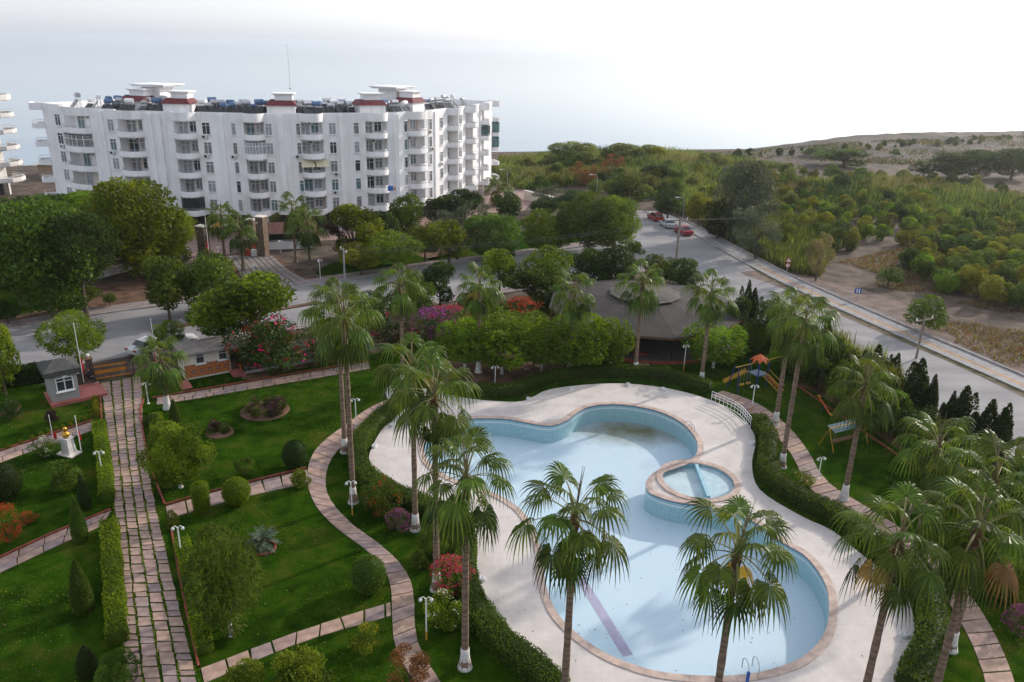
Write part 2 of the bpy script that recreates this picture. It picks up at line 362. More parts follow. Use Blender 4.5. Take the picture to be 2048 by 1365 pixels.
# ---- deck slab with coping, pool pit
o = MB(); o.sheet([DECK, POOL, KHOLE], DECK_Z)
n = len(DECK); o.add([(p[0], p[1], 0.0) for p in DECK]+[(p[0], p[1], DECK_Z) for p in DECK], [(i, (i+1) % n, n+(i+1) % n, n+i) for i in range(n)])
deck = o.build('pool_deck', M['deck']); tag(deck, kind='structure')
PD = 1.62
pool = thing('swimming_pool', 'empty curved swimming pool with pale blue floor and tiled walls', 'pool', (0, 0, 0))
mb = MB(); mb.sheet([POOL], DECK_Z-PD); mb.build('pool_floor', M['pfloor'], pool)
# wall, uv in metres
P = np.array(POOL); n = len(P); L = np.r_[0, np.cumsum(np.linalg.norm(np.diff(np.vstack([P, P[:1]]), axis=0), axis=1))]
me = bpy.data.meshes.new('pool_wall'); V = []; F = []; UV = []; MI = []
levels = [(-PD, 0), (-0.42, 0), (-0.30, 1), (-0.12, 0), (-0.0, 2)]
for i in range(n):
    j = (i+1) % n
    for k in range(4):
        za, zb = DECK_Z+levels[k][0], DECK_Z+levels[k+1][0]; b0 = len(V)
        V += [(*P[i], za), (*P[j], za), (*P[j], zb), (*P[i], zb)]; F.append((b0, b0+1, b0+2, b0+3))
        UV += [(L[i], za), (L[i+1], za), (L[i+1], zb), (L[i], zb)]; MI.append(levels[k+1][1])
me.from_pydata(V, [], F); uvl = me.uv_layers.new(name='UVMap'); uvl.data.foreach_set('uv', np.array(UV, float).ravel())
for m in (M['pwall'], M['pband'], M['pblue']): me.materials.append(m)
me.polygons.foreach_set('material_index', MI); me.update(); inst('pool_wall', me, pool)
# coping: single stones round the rim
OUTER = np.array(COPE); step = 2; stones = list(range(0, n, step))
for i in stones:
    idx = [k % n for k in range(i, min(i+step, n)+1)]
    a = [P[k]+(OUTER[k]-P[k])*(-0.05) for k in idx]; b = [OUTER[k]+(OUTER[k]-P[k])*0.02 for k in idx]
    a[0] = a[0]+(a[1]-a[0])*0.015; a[-1] = a[-1]+(a[-2]-a[-1])*0.015; b[0] = b[0]+(b[1]-b[0])*0.015; b[-1] = b[-1]+(b[-2]-b[-1])*0.015
    MB().prism(a+b[::-1], DECK_Z-0.03, DECK_Z+0.05).build('coping_stone', M['coping'], pool)
# lavender lane stripe on the floor
zf = DECK_Z-PD+0.004
a, b = G(1150, 1140, zf), G(1256, 1312, zf); d = (b-a)/np.linalg.norm(b-a); s = np.array([-d[1], d[0], 0])*0.30
MB().add([a-s, b-s, b+s, a+s], [(0, 1, 2, 3)]).build('lane_stripe', M['lav'], pool)
# round wall lamps
def on_loop(px, z):
    g = G(*px, z)[:2]; i = int(np.argmin(np.linalg.norm(P-g, axis=1))); t = P[(i+1) % n]-P[i-1]; t /= np.linalg.norm(t)
    return P[i], np.array([t[1], -t[0]])*OUTS*-1, i
lampmesh = MB().lathe([(0.17, 0), (0.17, 0.03), (0.11, 0.05), (0.0, 0.055)], 12).mesh('underwater_lamp', [M['white']])
for px in [(1218, 826), (1308, 835), (1052, 864), (1138, 850), (1372, 872), (1575, 1105), (1645, 1205), (1323, 1012)]:
    p, nn, i = on_loop(px, DECK_Z-0.6)
    q = Vector((nn[0], nn[1], 0)).to_track_quat('Z', 'Y').to_euler()
    inst('underwater_lamp', lampmesh, pool, (p[0]+nn[0]*0.01, p[1]+nn[1]*0.01, DECK_Z-0.62), q)
# pale flakes of paint scattered on the floor
fl = MB()
for _ in range(90):
    x = rng.uniform(1100, 1640); y = rng.uniform(880, 1330); g = G(x, y, zf)
    if np.min(np.linalg.norm(P-g[:2], axis=1)) < 1.0: continue
    r = rng.uniform(0.03, 0.10); t = rng.uniform(0, 6)
    fl.add([(g[0]+r*math.cos(t+k*2.1), g[1]+r*0.6*math.sin(t+k*2.1), zf+0.002) for k in range(3)], [(0, 1, 2)])
o = fl.build('paint_flakes', M['white'], pool); tag(o, kind='stuff')

# ---- children's pool: raised round basin standing in the edge of the big pool
kp = thing('childrens_pool', 'small round empty children pool with a dividing wall beside the large pool', 'pool', (KC[0], KC[1], 0))
m2 = MB(); NK = 40
ring = lambda r, z: [(r*math.cos(2*math.pi*k/NK), r*math.sin(2*math.pi*k/NK), z) for k in range(NK)]
def band(mb, r0, z0, r1, z1, mi=0):
    mb.add(ring(r0, z0)+ring(r1, z1), [(k, (k+1) % NK, NK+(k+1) % NK, NK+k) for k in range(NK)], mi)
zr = DECK_Z+0.10; zk = DECK_Z-0.38
band(m2, KR, zk, KR, zr-0.02); m2.build('basin_wall', M['pwall2'] if 'pwall2' in M else mat('blue_basin_tiles', (0.20, 0.40, 0.47), 0.4, 0.12, 3.0), kp)
m2 = MB(); m2.add(ring(KR, zk+0.003), [tuple(range(NK))]); m2.build('basin_floor', mat('pale_basin_floor', (0.44, 0.56, 0.60), 0.6, 0.1, 0.8), kp)
for k in range(NK):
    a0, a1 = 2*math.pi*(k+0.02)/NK, 2*math.pi*(k+0.98)/NK
    q = [(KR*0.985*math.cos(a0), KR*0.985*math.sin(a0)), ((KR+0.42)*math.cos(a0), (KR+0.42)*math.sin(a0)), ((KR+0.42)*math.cos(a1), (KR+0.42)*math.sin(a1)), (KR*0.985*math.cos(a1), KR*0.985*math.sin(a1))]
    MB().prism(q, zr-0.12, zr).build('rim_stone', M['coping'], kp)
a = G(1391, 922, zr)[:2]-KC; b = G(1418, 991, zr)[:2]-KC; d = (b-a)/np.linalg.norm(b-a); s = np.array([-d[1], d[0]])*0.12
MB().prism([a-s, b-s, b+s, a+s], zk, zr-0.05).build('dividing_wall', mat('blue_divider', (0.30, 0.50, 0.58), 0.5, 0.08), kp)
# shallow ledge right of the divider
qs = [b, a]
ang = lambda v: math.atan2(v[1], v[0]); A0, A1 = ang(b), ang(a)
if A1 < A0: A1 += 2*math.pi
arc = [(KR*0.99*math.cos(A0+(A1-A0)*k/16), KR*0.99*math.sin(A0+(A1-A0)*k/16)) for k in range(17)]
MB().prism(arc, zk+0.01, zk+0.22).build('shallow_ledge', mat('pale_ledge', (0.40, 0.53, 0.58), 0.6, 0.1), kp)

# ---- roads (grey worn asphalt), kerbs, pavements
RA_FAR = [(-200, 690), (0, 664), (100, 645), (240, 624), (380, 606), (500, 590), (600, 575), (760, 549), (900, 530), (1040, 511), (1180, 492), (1262, 477)]
RA_NEAR = [(-200, 790), (0, 757), (100, 741), (180, 727), (300, 706), (420, 684), (520, 664), (700, 632), (860, 603), (1020, 578), (1180, 556), (1330, 530)]
RB_L = [(1262, 420), (1268, 440), (1266, 460), (1262, 477)]
RB_R = [(1262, 415), (1290, 424), (1330, 442), (1380, 465), (1440, 500), (1500, 533), (1560, 565), (1640, 603), (1760, 657), (1900, 719), (2048, 785), (2300, 900)]
RB_NEARL = [(1330, 530), (1420, 580), (1500, 640), (1600, 690), (1720, 748), (1835, 808), (1930, 858), (2030, 915), (2200, 1012), (2300, 1070)]
poly = RA_FAR + RB_L[::-1] + RB_R + RB_NEARL[::-1] + RA_NEAR[::-1]
o = MB().sheet([[p[:2] for p in GL(poly)]], 0.012).build('road', M['road']); tag(o, kind='structure')
def ribbon(px_a, px_b, z0, z1, name, m, n=5, z=0.0):
    A = smooth_open(GL(px_a, z), n); B = smooth_open(GL(px_b, z), n)
    A = resample(A, 1e9 if False else 2.0); B = [np.array(b) for b in resample(B, 2.0)]
    k = min(len(A), len(B)); A = [A[int(i*(len(A)-1)/(k-1))] for i in range(k)]; B = [B[int(i*(len(B)-1)/(k-1))] for i in range(k)]
    mb = MB(); mb.strip(A, B, z1, z1); mb.strip(B, B, z1, z0); mb.strip(A, A, z0, z1)
    mb.f = [f for f in mb.f]
    return mb.build(name, m)
def side_offset(px, d, z=0.0):
    A = resample(smooth_open(GL(px, z), 5), 2.0); P_ = np.array(A); out = []
    for i in range(len(P_)):
        t = P_[min(i+1, len(P_)-1)]-P_[max(i-1, 0)]; t /= np.linalg.norm(t); out.append(P_[i]+np.array([-t[1], t[0]])*d)
    return A, out
def strip_solid(A, B, z0, z1, name, m):
    mb = MB(); mb.strip(A, B, z1, z1); mb.strip(A, A, z0, z1); mb.strip(B, B, z1, z0)
    return mb.build(name, m)
def lane(px, d0, d1, z1, name, m, z0=0.0):
    A, _ = side_offset(px, 0); _, a = side_offset(px, d0); _, b = side_offset(px, d1)
    o = strip_solid(a, b, z0, z1, name, m); tag(o, kind='structure'); return o
lane(RA_FAR[:9], 0.0, 0.22, 0.14, 'kerb', M['kerb']); lane(RA_FAR[:6], 0.22, 2.6, 0.125, 'pavement', M['walk']); lane(RA_FAR[6:], 0.22, 2.4, 0.125, 'pavement', M['walk']); lane(RA_FAR[8:], 0.0, 0.22, 0.14, 'kerb', M['kerb'])
lane(RB_R[1:], 0.0, 0.24, 0.14, 'kerb', M['kerb']); lane(RB_R[1:], 0.24, 1.0, 0.125, 'pavement', M['walk2']); lane(RB_R[5:], 1.0, 1.45, 0.128, 'tactile_strip', M['tactile']); lane(RB_R[1:6], 1.0, 1.45, 0.125, 'pavement', M['walk2']); lane(RB_R[1:], 1.45, 3.1, 0.125, 'pavement', M['walk2'])
lane(RB_R[2:], 3.1, 3.3, 0.30, 'kerb', M['kerb'])
lane(RA_NEAR[:4], -0.24, 0.0, 0.14, 'kerb', M['kerb']); lane(RA_NEAR[4:], -1.6, 0.0, 0.13, 'pavement', M['walk']); lane(RB_NEARL, -0.9, 0.0, 0.13, 'kerb', M['kerb'])
# median strip
lane([(350, 656), (400, 647), (480, 633), (560, 620), (640, 606)], -0.35, 0.35, 0.15, 'median_kerb', M['soil'])
# soil / verge patches
def patch(px, z, name, m):
    o = MB().sheet([smooth_closed(GL(px, z), 3)], z).build(name, m); tag(o, kind='structure'); return o
patch([(-200, 660), (0, 622), (60, 590), (180, 575), (300, 555), (430, 560), (500, 575), (380, 592), (240, 608), (100, 628), (0, 646), (-150, 668)], 0.006, 'soil_verge', M['soil'])
patch([(-220, 600), (0, 560), (100, 560), (130, 600), (60, 625), (0, 635), (-200, 665)], 0.010, 'verge_grass', M['grass'])
patch([(640, 552), (660, 528), (760, 505), (860, 495), (900, 512), (780, 534)], 0.008, 'verge_grass', M['grass'])
patch([(860, 522), (900, 500), (1000, 470), (1200, 440), (1255, 440), (1255, 470), (1050, 500)], 0.008, 'verge_grass', M['grass'])
patch([(800, 490), (860, 470), (960, 455), (1000, 470), (880, 512), (840, 512)], 0.010, 'soil_verge', M['soil'])
patch([(870, 730), (930, 700), (1040, 690), (1120, 700), (1140, 735), (1080, 752), (980, 775), (900, 770)], 0.010, 'soil_bed', M['soil'])
patch([(1590, 770), (1640, 790), (1800, 900), (2000, 1010), (2000, 960), (1830, 860), (1620, 745)], 0.010, 'soil_bed', M['soil'])
patch([(500, 760), (600, 738), (760, 705), (760, 694), (600, 724), (490, 745)], 0.010, 'soil_bed', M['soil'])
# opposite forecourt paving
M['court'] = mat('pink_forecourt_paving', (0.30, 0.20, 0.175), 0.85, 0.15, 0.8)
patch([(380, 520), (350, 480), (420, 450), (600, 455), (760, 440), (900, 410), (960, 395), (1060, 380), (1050, 420), (960, 440), (880, 455), (800, 470), (560, 490), (530, 525)], 0.005, 'forecourt', M['court'])

# ---- stone slab paths: every slab its own piece
def slab_mesh(quad, z0, z1):
    mb = MB(); c = np.mean(quad, axis=0); top = [q+(c-q)*0.02 for q in quad]
    V = [(q[0]-c[0], q[1]-c[1], z0) for q in quad]+[(q[0]-c[0], q[1]-c[1], z1-0.012) for q in quad]+[(q[0]-c[0], q[1]-c[1], z1) for q in top]
    F = [(8, 9, 10, 11)]+[(i, (i+1) % 4, 4+(i+1) % 4, 4+i) for i in range(4)]+[(4+i, 4+(i+1) % 4, 8+(i+1) % 4, 8+i) for i in range(4)]
    mb.add(V, F); return mb, c
PATHPOLY = []
def slab_path(A, B, cols, row, name, label=None, gap=0.05, jit=0.04, offs=True, skip=0.0):
    """A, B: the two long edges (same count, world xy) -> slabs laid in cols columns"""
    root = bpy.data.objects.new(name, None); COL.objects.link(root); tag(root, kind='structure')
    PATHPOLY.append([tuple(p) for p in A]+[tuple(p) for p in B][::-1])
    A = np.array(A); B = np.array(B); Cn = (A+B)/2; L = np.r_[0, np.cumsum(np.linalg.norm(np.diff(Cn, axis=0), axis=1))]
    def at(s, t):
        a = np.array([np.interp(s, L, A[:, 0]), np.interp(s, L, A[:, 1])]); b = np.array([np.interp(s, L, B[:, 0]), np.interp(s, L, B[:, 1])]); return a+(b-a)*t
    W = np.mean(np.linalg.norm(A-B, axis=1)); gt = gap/W
    for c in range(cols):
        s = rng.uniform(0, row*0.4) if offs and cols > 1 else 0.0; k = 0
        while s < L[-1]-0.15:
            h = row*(rng.choice([0.6, 1.0, 1.0, 1.15]) if cols > 1 else 1.0)*rng.uniform(0.94, 1.06); e = min(s+h, L[-1])
            t0, t1 = c/cols+gt/2, (c+1)/cols-gt/2
            q = np.array([at(s+gap/2, t0), at(s+gap/2, t1), at(e-gap/2, t1), at(e-gap/2, t0)])+rng.normal(0, jit*0.35, (4, 2))
            ar = (q[1]-q[0])[0]*(q[2]-q[0])[1]-(q[1]-q[0])[1]*(q[2]-q[0])[0]
            if ar < 0: q = q[::-1]
            mb, cc = slab_mesh(q, 0.0, 0.045+rng.uniform(-0.008, 0.008))
            mb.build('slab', random.choice(M['slab']), root, (cc[0], cc[1], 0)); s = e; k += 1
    return root
def two(pa, pb, k=40):
    A = resample(smooth_open(GL(pa), 6), 0.3); B = resample(smooth_open(GL(pb), 6), 0.3)
    A = [A[int(round(i*(len(A)-1)/(k-1)))] for i in range(k)]; B = [B[int(round(i*(len(B)-1)/(k-1)))] for i in range(k)]; return A, B
slab_path(*two([(252, 1385), (221, 930), (200, 766)], [(401, 1385), (296, 930), (284, 752)]), 4, 0.82, 'garden_path', gap=0.11, jit=0.07)
slab_path(*two([(-20, 934), (90, 894), (186, 862)], [(-20, 911), (90, 875), (184, 845)]), 2, 1.3, 'side_path')
slab_path(*two([(-20, 1156), (100, 1100), (206, 1052)], [(-20, 1128), (100, 1072), (222, 1022)]), 2, 1.25, 'side_path')
slab_path(*two([(335, 1040), (450, 1006), (618, 966)], [(330, 1014), (450, 980), (614, 940)]), 1, 1.25, 'side_path', gap=0.07)
slab_path(*two([(408, 1370), (600, 1288), (784, 1234)], [(400, 1338), (600, 1262), (782, 1204)]), 1, 1.2, 'side_path', gap=0.10)
slab_path(*two([(306, 812), (400, 797), (520, 776), (640, 756), (740, 738)], [(304, 798), (400, 783), (520, 762), (640, 742), (738, 724)]), 2, 1.1, 'side_path')
CP_L = [(772, 800), (735, 818), (690, 850), (650, 880), (624, 910), (614, 945), (618, 985), (640, 1025), (680, 1063), (730, 1100), (765, 1135), (780, 1172), (783, 1225), (788, 1290), (812, 1340), (850, 1400)]
CP_R = [(798, 818), (760, 836), (720, 868), (682, 896), (660, 925), (652, 960), (656, 990), (678, 1022), (712, 1055), (757, 1087), (796, 1122), (820, 1158), (829, 1200), (831, 1255), (842, 1300), (885, 1370)]
slab_path(*two(CP_L, CP_R, 80), 1, 1.02, 'curved_path', gap=0.06, jit=0.02)
RP_L = [(1420, 792), (1470, 812), (1510, 838), (1548, 870), (1582, 910), (1602, 950), (1625, 985), (1662, 1012), (1700, 1035), (1752, 1070), (1810, 1110), (1862, 1160), (1905, 1220), (1940, 1285), (1962, 1340), (1975, 1390)]
RP_R = [(1445, 782), (1500, 800), (1545, 826), (1585, 862), (1618, 905), (1640, 945), (1665, 972), (1700, 994), (1740, 1018), (1795, 1052), (1855, 1095), (1905, 1145), (1952, 1205), (1992, 1272), (2018, 1330), (2035, 1385)]
slab_path(*two(RP_L, RP_R, 80), 1, 1.0, 'curved_path', gap=0.08, jit=0.02)
# path from the terrace steps of the pavilion
slab_path(*two([(1267, 745), (1272, 712)], [(1298, 745), (1299, 712)], 6), 1, 0.9, 'pavilion_path')
# red kerbs along paths
for px in [[(-20, 909), (90, 873), (186, 842)], [(-20, 1126), (100, 1070), (222, 1020)], [(330, 1011), (450, 977), (612, 937)], [(205, 860), (199, 768)], [(288, 800), (281, 830), (300, 930), (330, 1010)], [(340, 1040), (364, 1180), (398, 1335)], [(304, 797), (520, 760), (738, 722)], [(1594, 772), (1700, 846), (1790, 908), (1900, 985)]]:
    lane(px, -0.06, 0.06, 0.12, 'edging', M['redkerb'])

# weeds in the joints of the slab path
A_, B_ = two([(252, 1385), (221, 930), (200, 766)], [(401, 1385), (296, 930), (284, 752)]); A_ = np.array(A_); B_ = np.array(B_)
n = 5200; cc = rng.choice([0.0, 0.25, 0.5, 0.75, 1.0], n, p=[0.08, 0.24, 0.34, 0.28, 0.06])+rng.normal(0, 0.012, n); ix = rng.uniform(0, len(A_)-1.001, n); i0 = ix.astype(int); fr = (ix-i0)[:, None]
keep = (np.sin(ix*0.9+cc*9)+np.sin(ix*2.3+cc*17)+rng.normal(0, 0.6, n)) > -0.2
Pw = (A_[i0]*(1-fr)+A_[i0+1]*fr); Pw = Pw+((B_[i0]*(1-fr)+B_[i0+1]*fr)-Pw)*cc[:, None]; Pw = Pw[keep]
WEED = Pw

# fallen leaves and grit on the deck and in the pool
n = 260; pts = []
while len(pts) < n:
    x, y = rng.uniform(760, 1820), rng.uniform(780, 1364); inpool = rng.random() < 0.45; z = (DECK_Z-PD+0.01) if inpool else DECK_Z+0.006; g = G(x, y, z); q = g[:2]
    dd = np.min(np.linalg.norm(P-q, axis=1)); ddk = np.min(np.linalg.norm(np.array(DECK)-q, axis=1))
    c = False; j = len(POOL)-1
    for i in range(len(POOL)):
        (xi, yi), (xj, yj) = POOL[i], POOL[j]
        if ((yi > q[1]) != (yj > q[1])) and q[0] < (xj-xi)*(q[1]-yi)/(yj-yi+1e-12)+xi: c = not c
        j = i
    if c != inpool or dd < 0.3 or (not inpool and (ddk > 2.2 or np.linalg.norm(q-KC) < KR+0.6)): continue
    pts.append(g)
fl = MB()
for g in pts:
    r = rng.uniform(0.03, 0.085); t = rng.uniform(0, 6); fl.add([(g[0]+r*math.cos(t), g[1]+r*math.sin(t), g[2]), (g[0]+r*0.4*math.cos(t+1.6), g[1]+r*0.4*math.sin(t+1.6), g[2]+0.01), (g[0]-r*math.cos(t), g[1]-r*math.sin(t), g[2]), (g[0]-r*0.4*math.cos(t+1.6), g[1]-r*0.4*math.sin(t+1.6), g[2]+0.01)], [(0, 1, 2, 3)])
o = fl.build('fallen_leaves', mat('dry_fallen_leaf', (0.14, 0.09, 0.04), 0.9, 0.4, 3.0)); tag(o, 'dry fallen leaves scattered on the pool deck and floor', None, None, 'stuff')
# ------------------------------------------------------------------ apartment block
def stained_wall(name, c):
    m = mat(name, c, 0.8, 0.06, 0.22, 0.05, 20, detail=9); n = m.node_tree; b = [q for q in n.nodes if q.type == 'BSDF_PRINCIPLED'][0]; src = b.inputs['Base Color'].links[0].from_socket
    tc = n.nodes.new('ShaderNodeNewGeometry'); mp = n.nodes.new('ShaderNodeMapping'); mp.inputs['Scale'].default_value = (1.1, 1.1, 0.10); n.links.new(tc.outputs['Position'], mp.inputs[0])
    nz = n.nodes.new('ShaderNodeTexNoise'); nz.inputs['Scale'].default_value = 1.0; nz.inputs['Detail'].default_value = 7; nz.inputs['Roughness'].default_value = 0.7; n.links.new(mp.outputs[0], nz.inputs['Vector'])
    rp = n.nodes.new('ShaderNodeValToRGB'); e = rp.color_ramp.elements; e[0].position = 0.32; e[0].color = (0.84, 0.835, 0.83, 1); e[1].position = 0.52; e[1].color = (1, 1, 1, 1); n.links.new(nz.outputs[0], rp.inputs[0])
    mx = n.nodes.new('ShaderNodeMix'); mx.data_type = 'RGBA'; mx.blend_type = 'MULTIPLY'; mx.inputs[0].default_value = 1.0; n.links.new(src, mx.inputs[6]); n.links.new(rp.outputs[0], mx.inputs[7]); n.links.new(mx.outputs[2], b.inputs['Base Color']); return m
M['wallw'] = stained_wall('white_render_wall', (0.83, 0.82, 0.82))
M['wallb'] = mat('greyish_white_render', (0.62, 0.60, 0.58), 0.85, 0.1, 0.4)  # second block: greyer, darker white than the main block
M['wallw2'] = mat('cream_render_wall', (0.66, 0.60, 0.52), 0.8, 0.08, 0.4)
M['peach'] = mat('peach_loggia_wall', (0.58, 0.42, 0.33), 0.8, 0.08, 0.6)
M['glassd'] = mat('dark_window_glass', (0.035, 0.042, 0.05), 0.08, 0.4, 0.9, spec=0.6)
M['glassc'] = mat('curtained_glass', (0.20, 0.20, 0.205), 0.15, 0.35, 2.5, spec=0.6)
M['glassl'] = mat('pale_curtained_glass', (0.32, 0.33, 0.35), 0.15, 0.25, 3.0, spec=0.6)
M['glasst'] = mat('teal_glass', (0.10, 0.17, 0.18), 0.1, 0.3, 2.0, spec=0.6)
M['upvc'] = mat('white_window_frame', (0.74, 0.74, 0.75), 0.4, 0.03)
M['redtile'] = mat('red_roof_tiles', (0.15, 0.035, 0.04), 0.7, 0.2, 3.0)
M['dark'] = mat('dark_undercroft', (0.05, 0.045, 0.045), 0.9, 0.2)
M['steel'] = mat('galvanised_steel', (0.42, 0.43, 0.45), 0.4, 0.15, 3.0, metal=0.7)
M['tankb'] = mat('blue_water_tank', (0.10, 0.17, 0.30), 0.5, 0.2)
M['panel'] = mat('solar_collector_panel', (0.025, 0.027, 0.03), 0.25, 0.3, 4.0, spec=0.5)
M['awn'] = mat('cream_awning_cloth', (0.55, 0.50, 0.36), 0.8, 0.12, 4.0)
M['roofgr'] = mat('grey_flat_roof', (0.30, 0.29, 0.28), 0.9, 0.15)
M['acw'] = mat('air_conditioner_casing', (0.55, 0.55, 0.53), 0.5, 0.08)
M['black'] = mat('black_fan_grille', (0.02, 0.02, 0.02), 0.6, 0.1)
FLOOR0 = 3.2; STO = 2.9; NFL = 5; ROOF = FLOOR0+STO*NFL; PTOP = ROOF+0.98
FP = [(-77.0, 133.0), (-64.5, 125.2), (-55.5, 123.2), (-42.5, 123.6), (-36.0, 124.8), (-26.0, 129.2), (-19.5, 132.8), (-14.6, 140.0), (-10.2, 150.0), (-7.4, 158.0), (-5.2, 166.0)]
FP = [np.array(p) for p in FP]
bld = thing('apartment_building', 'long white five storey apartment block with curved balconies and red tiled stair heads', 'building', (-40, 132, 0))
BO = np.array([-40, 132, 0.0])
def bpart(name, mb_or_mesh, mats, loc, rz=0.0, parent=None, poff=None):
    me_ = mb_or_mesh if isinstance(mb_or_mesh, bpy.types.Mesh) else mb_or_mesh.mesh(name, mats if isinstance(mats, list) else [mats])
    return inst(name, me_, parent or bld, np.array(loc)-BO, (0, 0, rz), mats=(mats if isinstance(mats, list) else [mats]) if isinstance(mb_or_mesh, bpy.types.Mesh) else None)
SEG = []
for i in range(len(FP)-1):
    t = FP[i+1]-FP[i]; Lg = np.linalg.norm(t); t = t/Lg; SEG.append((FP[i], t, np.array([t[1], -t[0]]), Lg, math.atan2(t[1], t[0])))
def fac(x, y=255):
    d = ray(x, y)[:2]; best = None
    for i, (p, t, nrm, Lg, a) in enumerate(SEG):
        A = np.array([[d[0], -t[0]], [d[1], -t[1]]])
        try: s = np.linalg.solve(A, p)
        except Exception: continue
        if s[0] > 0 and -1e-6 <= s[1] <= Lg+1e-6:
            if best is None or s[0] < best[2]: best = (i, s[1], s[0])
    return best[:2] if best else None
# bays read off the facade: kind, left and right
BAYS = [('w', 113, 124, 0), ('b', 131, 182, 1), ('w', 217, 228, 0), ('b', 236, 286, 1), ('b', 347, 392, 1), ('w', 405, 419, 0), ('w', 463, 477, 0), ('b', 487, 528, 1), ('w', 531, 543, 2), ('b', 602, 645, 1), ('w', 592, 600, 2), ('w', 658, 671, 0), ('w', 703, 717, 0), ('b', 731, 774, 1), ('b', 815, 849, 1), ('w', 808, 814, 2), ('w', 858, 867, 0), ('w', 880, 885, 0), ('b', 895, 916, 1), ('w', 918, 926, 2), ('b', 931, 946, 1), ('b', 960, 968, 1)]
bays = []
for k, a, b, st in BAYS:
    fa, fb = fac(a), fac(b)
    if fa is None or fb is None: continue
    if fa[0] != fb[0]:
        fb = (fa[0], SEG[fa[0]][3]-0.15) if SEG[fa[0]][3]-fa[1] > fb[1] else fb
        if fa[0] != fb[0]: fa = (fb[0], 0.15)
    bays.append((k, fa[0], fa[1], fb[1], st))
REC = 1.7
def at_(i, u, out=0.0):
    p, t, nrm, Lg, a = SEG[i]; return p+t*u+nrm*out
# main body outline with loggia notches
outline = []
for i in range(len(SEG)):
    outline.append(at_(i, 0))
    for k, j, ua, ub, st in sorted([b for b in bays if b[1] == i and b[0] == 'b'], key=lambda b: b[2]):
        outline += [at_(i, ua), at_(i, ua, -REC), at_(i, ub, -REC), at_(i, ub)]
outline.append(FP[-1])
back = [FP[-1]+np.array([-12.5, 6.0]), FP[7]+np.array([-11, 11.0]), FP[5]+np.array([-6, 15]), FP[3]+np.array([-1, 16]), FP[1]+np.array([3.5, 16]), FP[0]+np.array([7.5, 14])]
plain = list(FP)+back
rel = lambda P_: [np.array(p)-BO[:2] for p in P_]
MB().prism(rel(outline+back), FLOOR0, ROOF-0.12).build('main_wall', M['wallw'], bld)
MB().prism(rel([p*0.98+np.mean(plain, axis=0)*0.02 for p in plain]), ROOF-0.119, ROOF+0.02).build('flat_roof', M['roofgr'], bld)
# undercroft: dark recessed ground floor with white columns
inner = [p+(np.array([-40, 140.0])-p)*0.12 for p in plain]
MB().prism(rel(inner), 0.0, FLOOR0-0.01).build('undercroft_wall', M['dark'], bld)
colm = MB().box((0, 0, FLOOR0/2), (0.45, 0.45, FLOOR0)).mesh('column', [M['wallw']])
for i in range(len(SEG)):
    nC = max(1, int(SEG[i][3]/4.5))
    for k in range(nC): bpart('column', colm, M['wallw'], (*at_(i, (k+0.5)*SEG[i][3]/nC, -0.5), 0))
def bow(w, p, nn=14, e=3.0): return [(-w/2+w*k/nn, -p*(1-abs(2*k/nn-1)**e)) for k in range(nn+1)]
# parapet round the roof, bowed over every balcony
pl = []
for i in range(len(SEG)):
    pl.append(at_(i, 0.0, 0.03))
    for k, j, ua, ub, st in sorted([b for b in bays if b[1] == i and b[0] == 'b'], key=lambda b: b[2]):
        wv = ub-ua; c = at_(i, (ua+ub)/2, 0.03); p, t, nrm, Lg, a = SEG[i]
        pl += [c+t*x+nrm*(-y) for x, y in bow(wv+0.4, 1.65)]
pl.append(FP[-1])
pl += back
inn = [p+(np.array([-38, 141.0])-p)/np.linalg.norm(np.array([-38, 141.0])-p)*0.22 for p in pl]
mb = MB(); n_ = len(pl); R_ = rel(pl); I_ = rel(inn); zb, zt = ROOF-0.28, PTOP
mb.add([(*p, zb) for p in R_]+[(*p, zt) for p in R_]+[(*p, zt) for p in I_]+[(*p, zb) for p in I_], [(i, (i+1) % n_, n_+(i+1) % n_, n_+i) for i in range(n_)]+[(n_+i, n_+(i+1) % n_, 2*n_+(i+1) % n_, 2*n_+i) for i in range(n_)]+[(2*n_+i, 2*n_+(i+1) % n_, 3*n_+(i+1) % n_, 3*n_+i) for i in range(n_)]+[(3*n_+i, 3*n_+(i+1) % n_, (i+1) % n_, i) for i in range(n_)])
mb.build('roof_parapet', M['wallw'], bld)
# windows
_wm = {}
def window_meshes(wd, ht):
    key = (round(wd, 1), round(ht, 1))
    if key not in _wm:
        wd, ht = key; f = MB(); b_ = 0.07; d_ = 0.10
        for x in (-wd/2+b_/2, wd/2-b_/2): f.box((x, -0.03, 0), (b_, d_, ht))
        for z in (-ht/2+b_/2, ht/2-b_/2): f.box((0, -0.03, z), (wd-2*b_, d_, b_))
        if wd > 0.9: f.box((0, -0.03, -0.001), (b_, d_*0.9, ht-2*b_))
        f.box((0, -0.027, ht*0.24), (wd-2*b_, d_*0.9, b_*0.8)); f.box((0, -0.08, -ht/2-0.05), (wd+0.16, 0.22, 0.07))
        g = MB().box((0, -0.012, 0), (wd-b_, 0.02, ht-b_))
        _wm[key] = (f.mesh('window', [M['upvc']]), g.mesh('pane', [M['glassd']]))
    return _wm[key]
GL_ = ['glassd', 'glassc', 'glassl', 'glassc', 'glassc', 'glasst', 'glassl']
def add_window(i, u, z, wd, ht, out, g=None, parent=None):
    f, p = window_meshes(wd, ht); c = at_(i, u, out)
    wo_ = bpart('window', f, M['upvc'], (c[0], c[1], z), SEG[i][4]); inst('pane', p, wo_, mats=[M[g or random.choice(GL_)]])
acm = MB().box((0, -0.16, 0), (0.8, 0.3, 0.55)).mesh('air_conditioner', [M['acw']])
acf = MB().lathe([(0.2, 0), (0.2, 0.02)], 10).mesh('fan_grille', [M['black']])
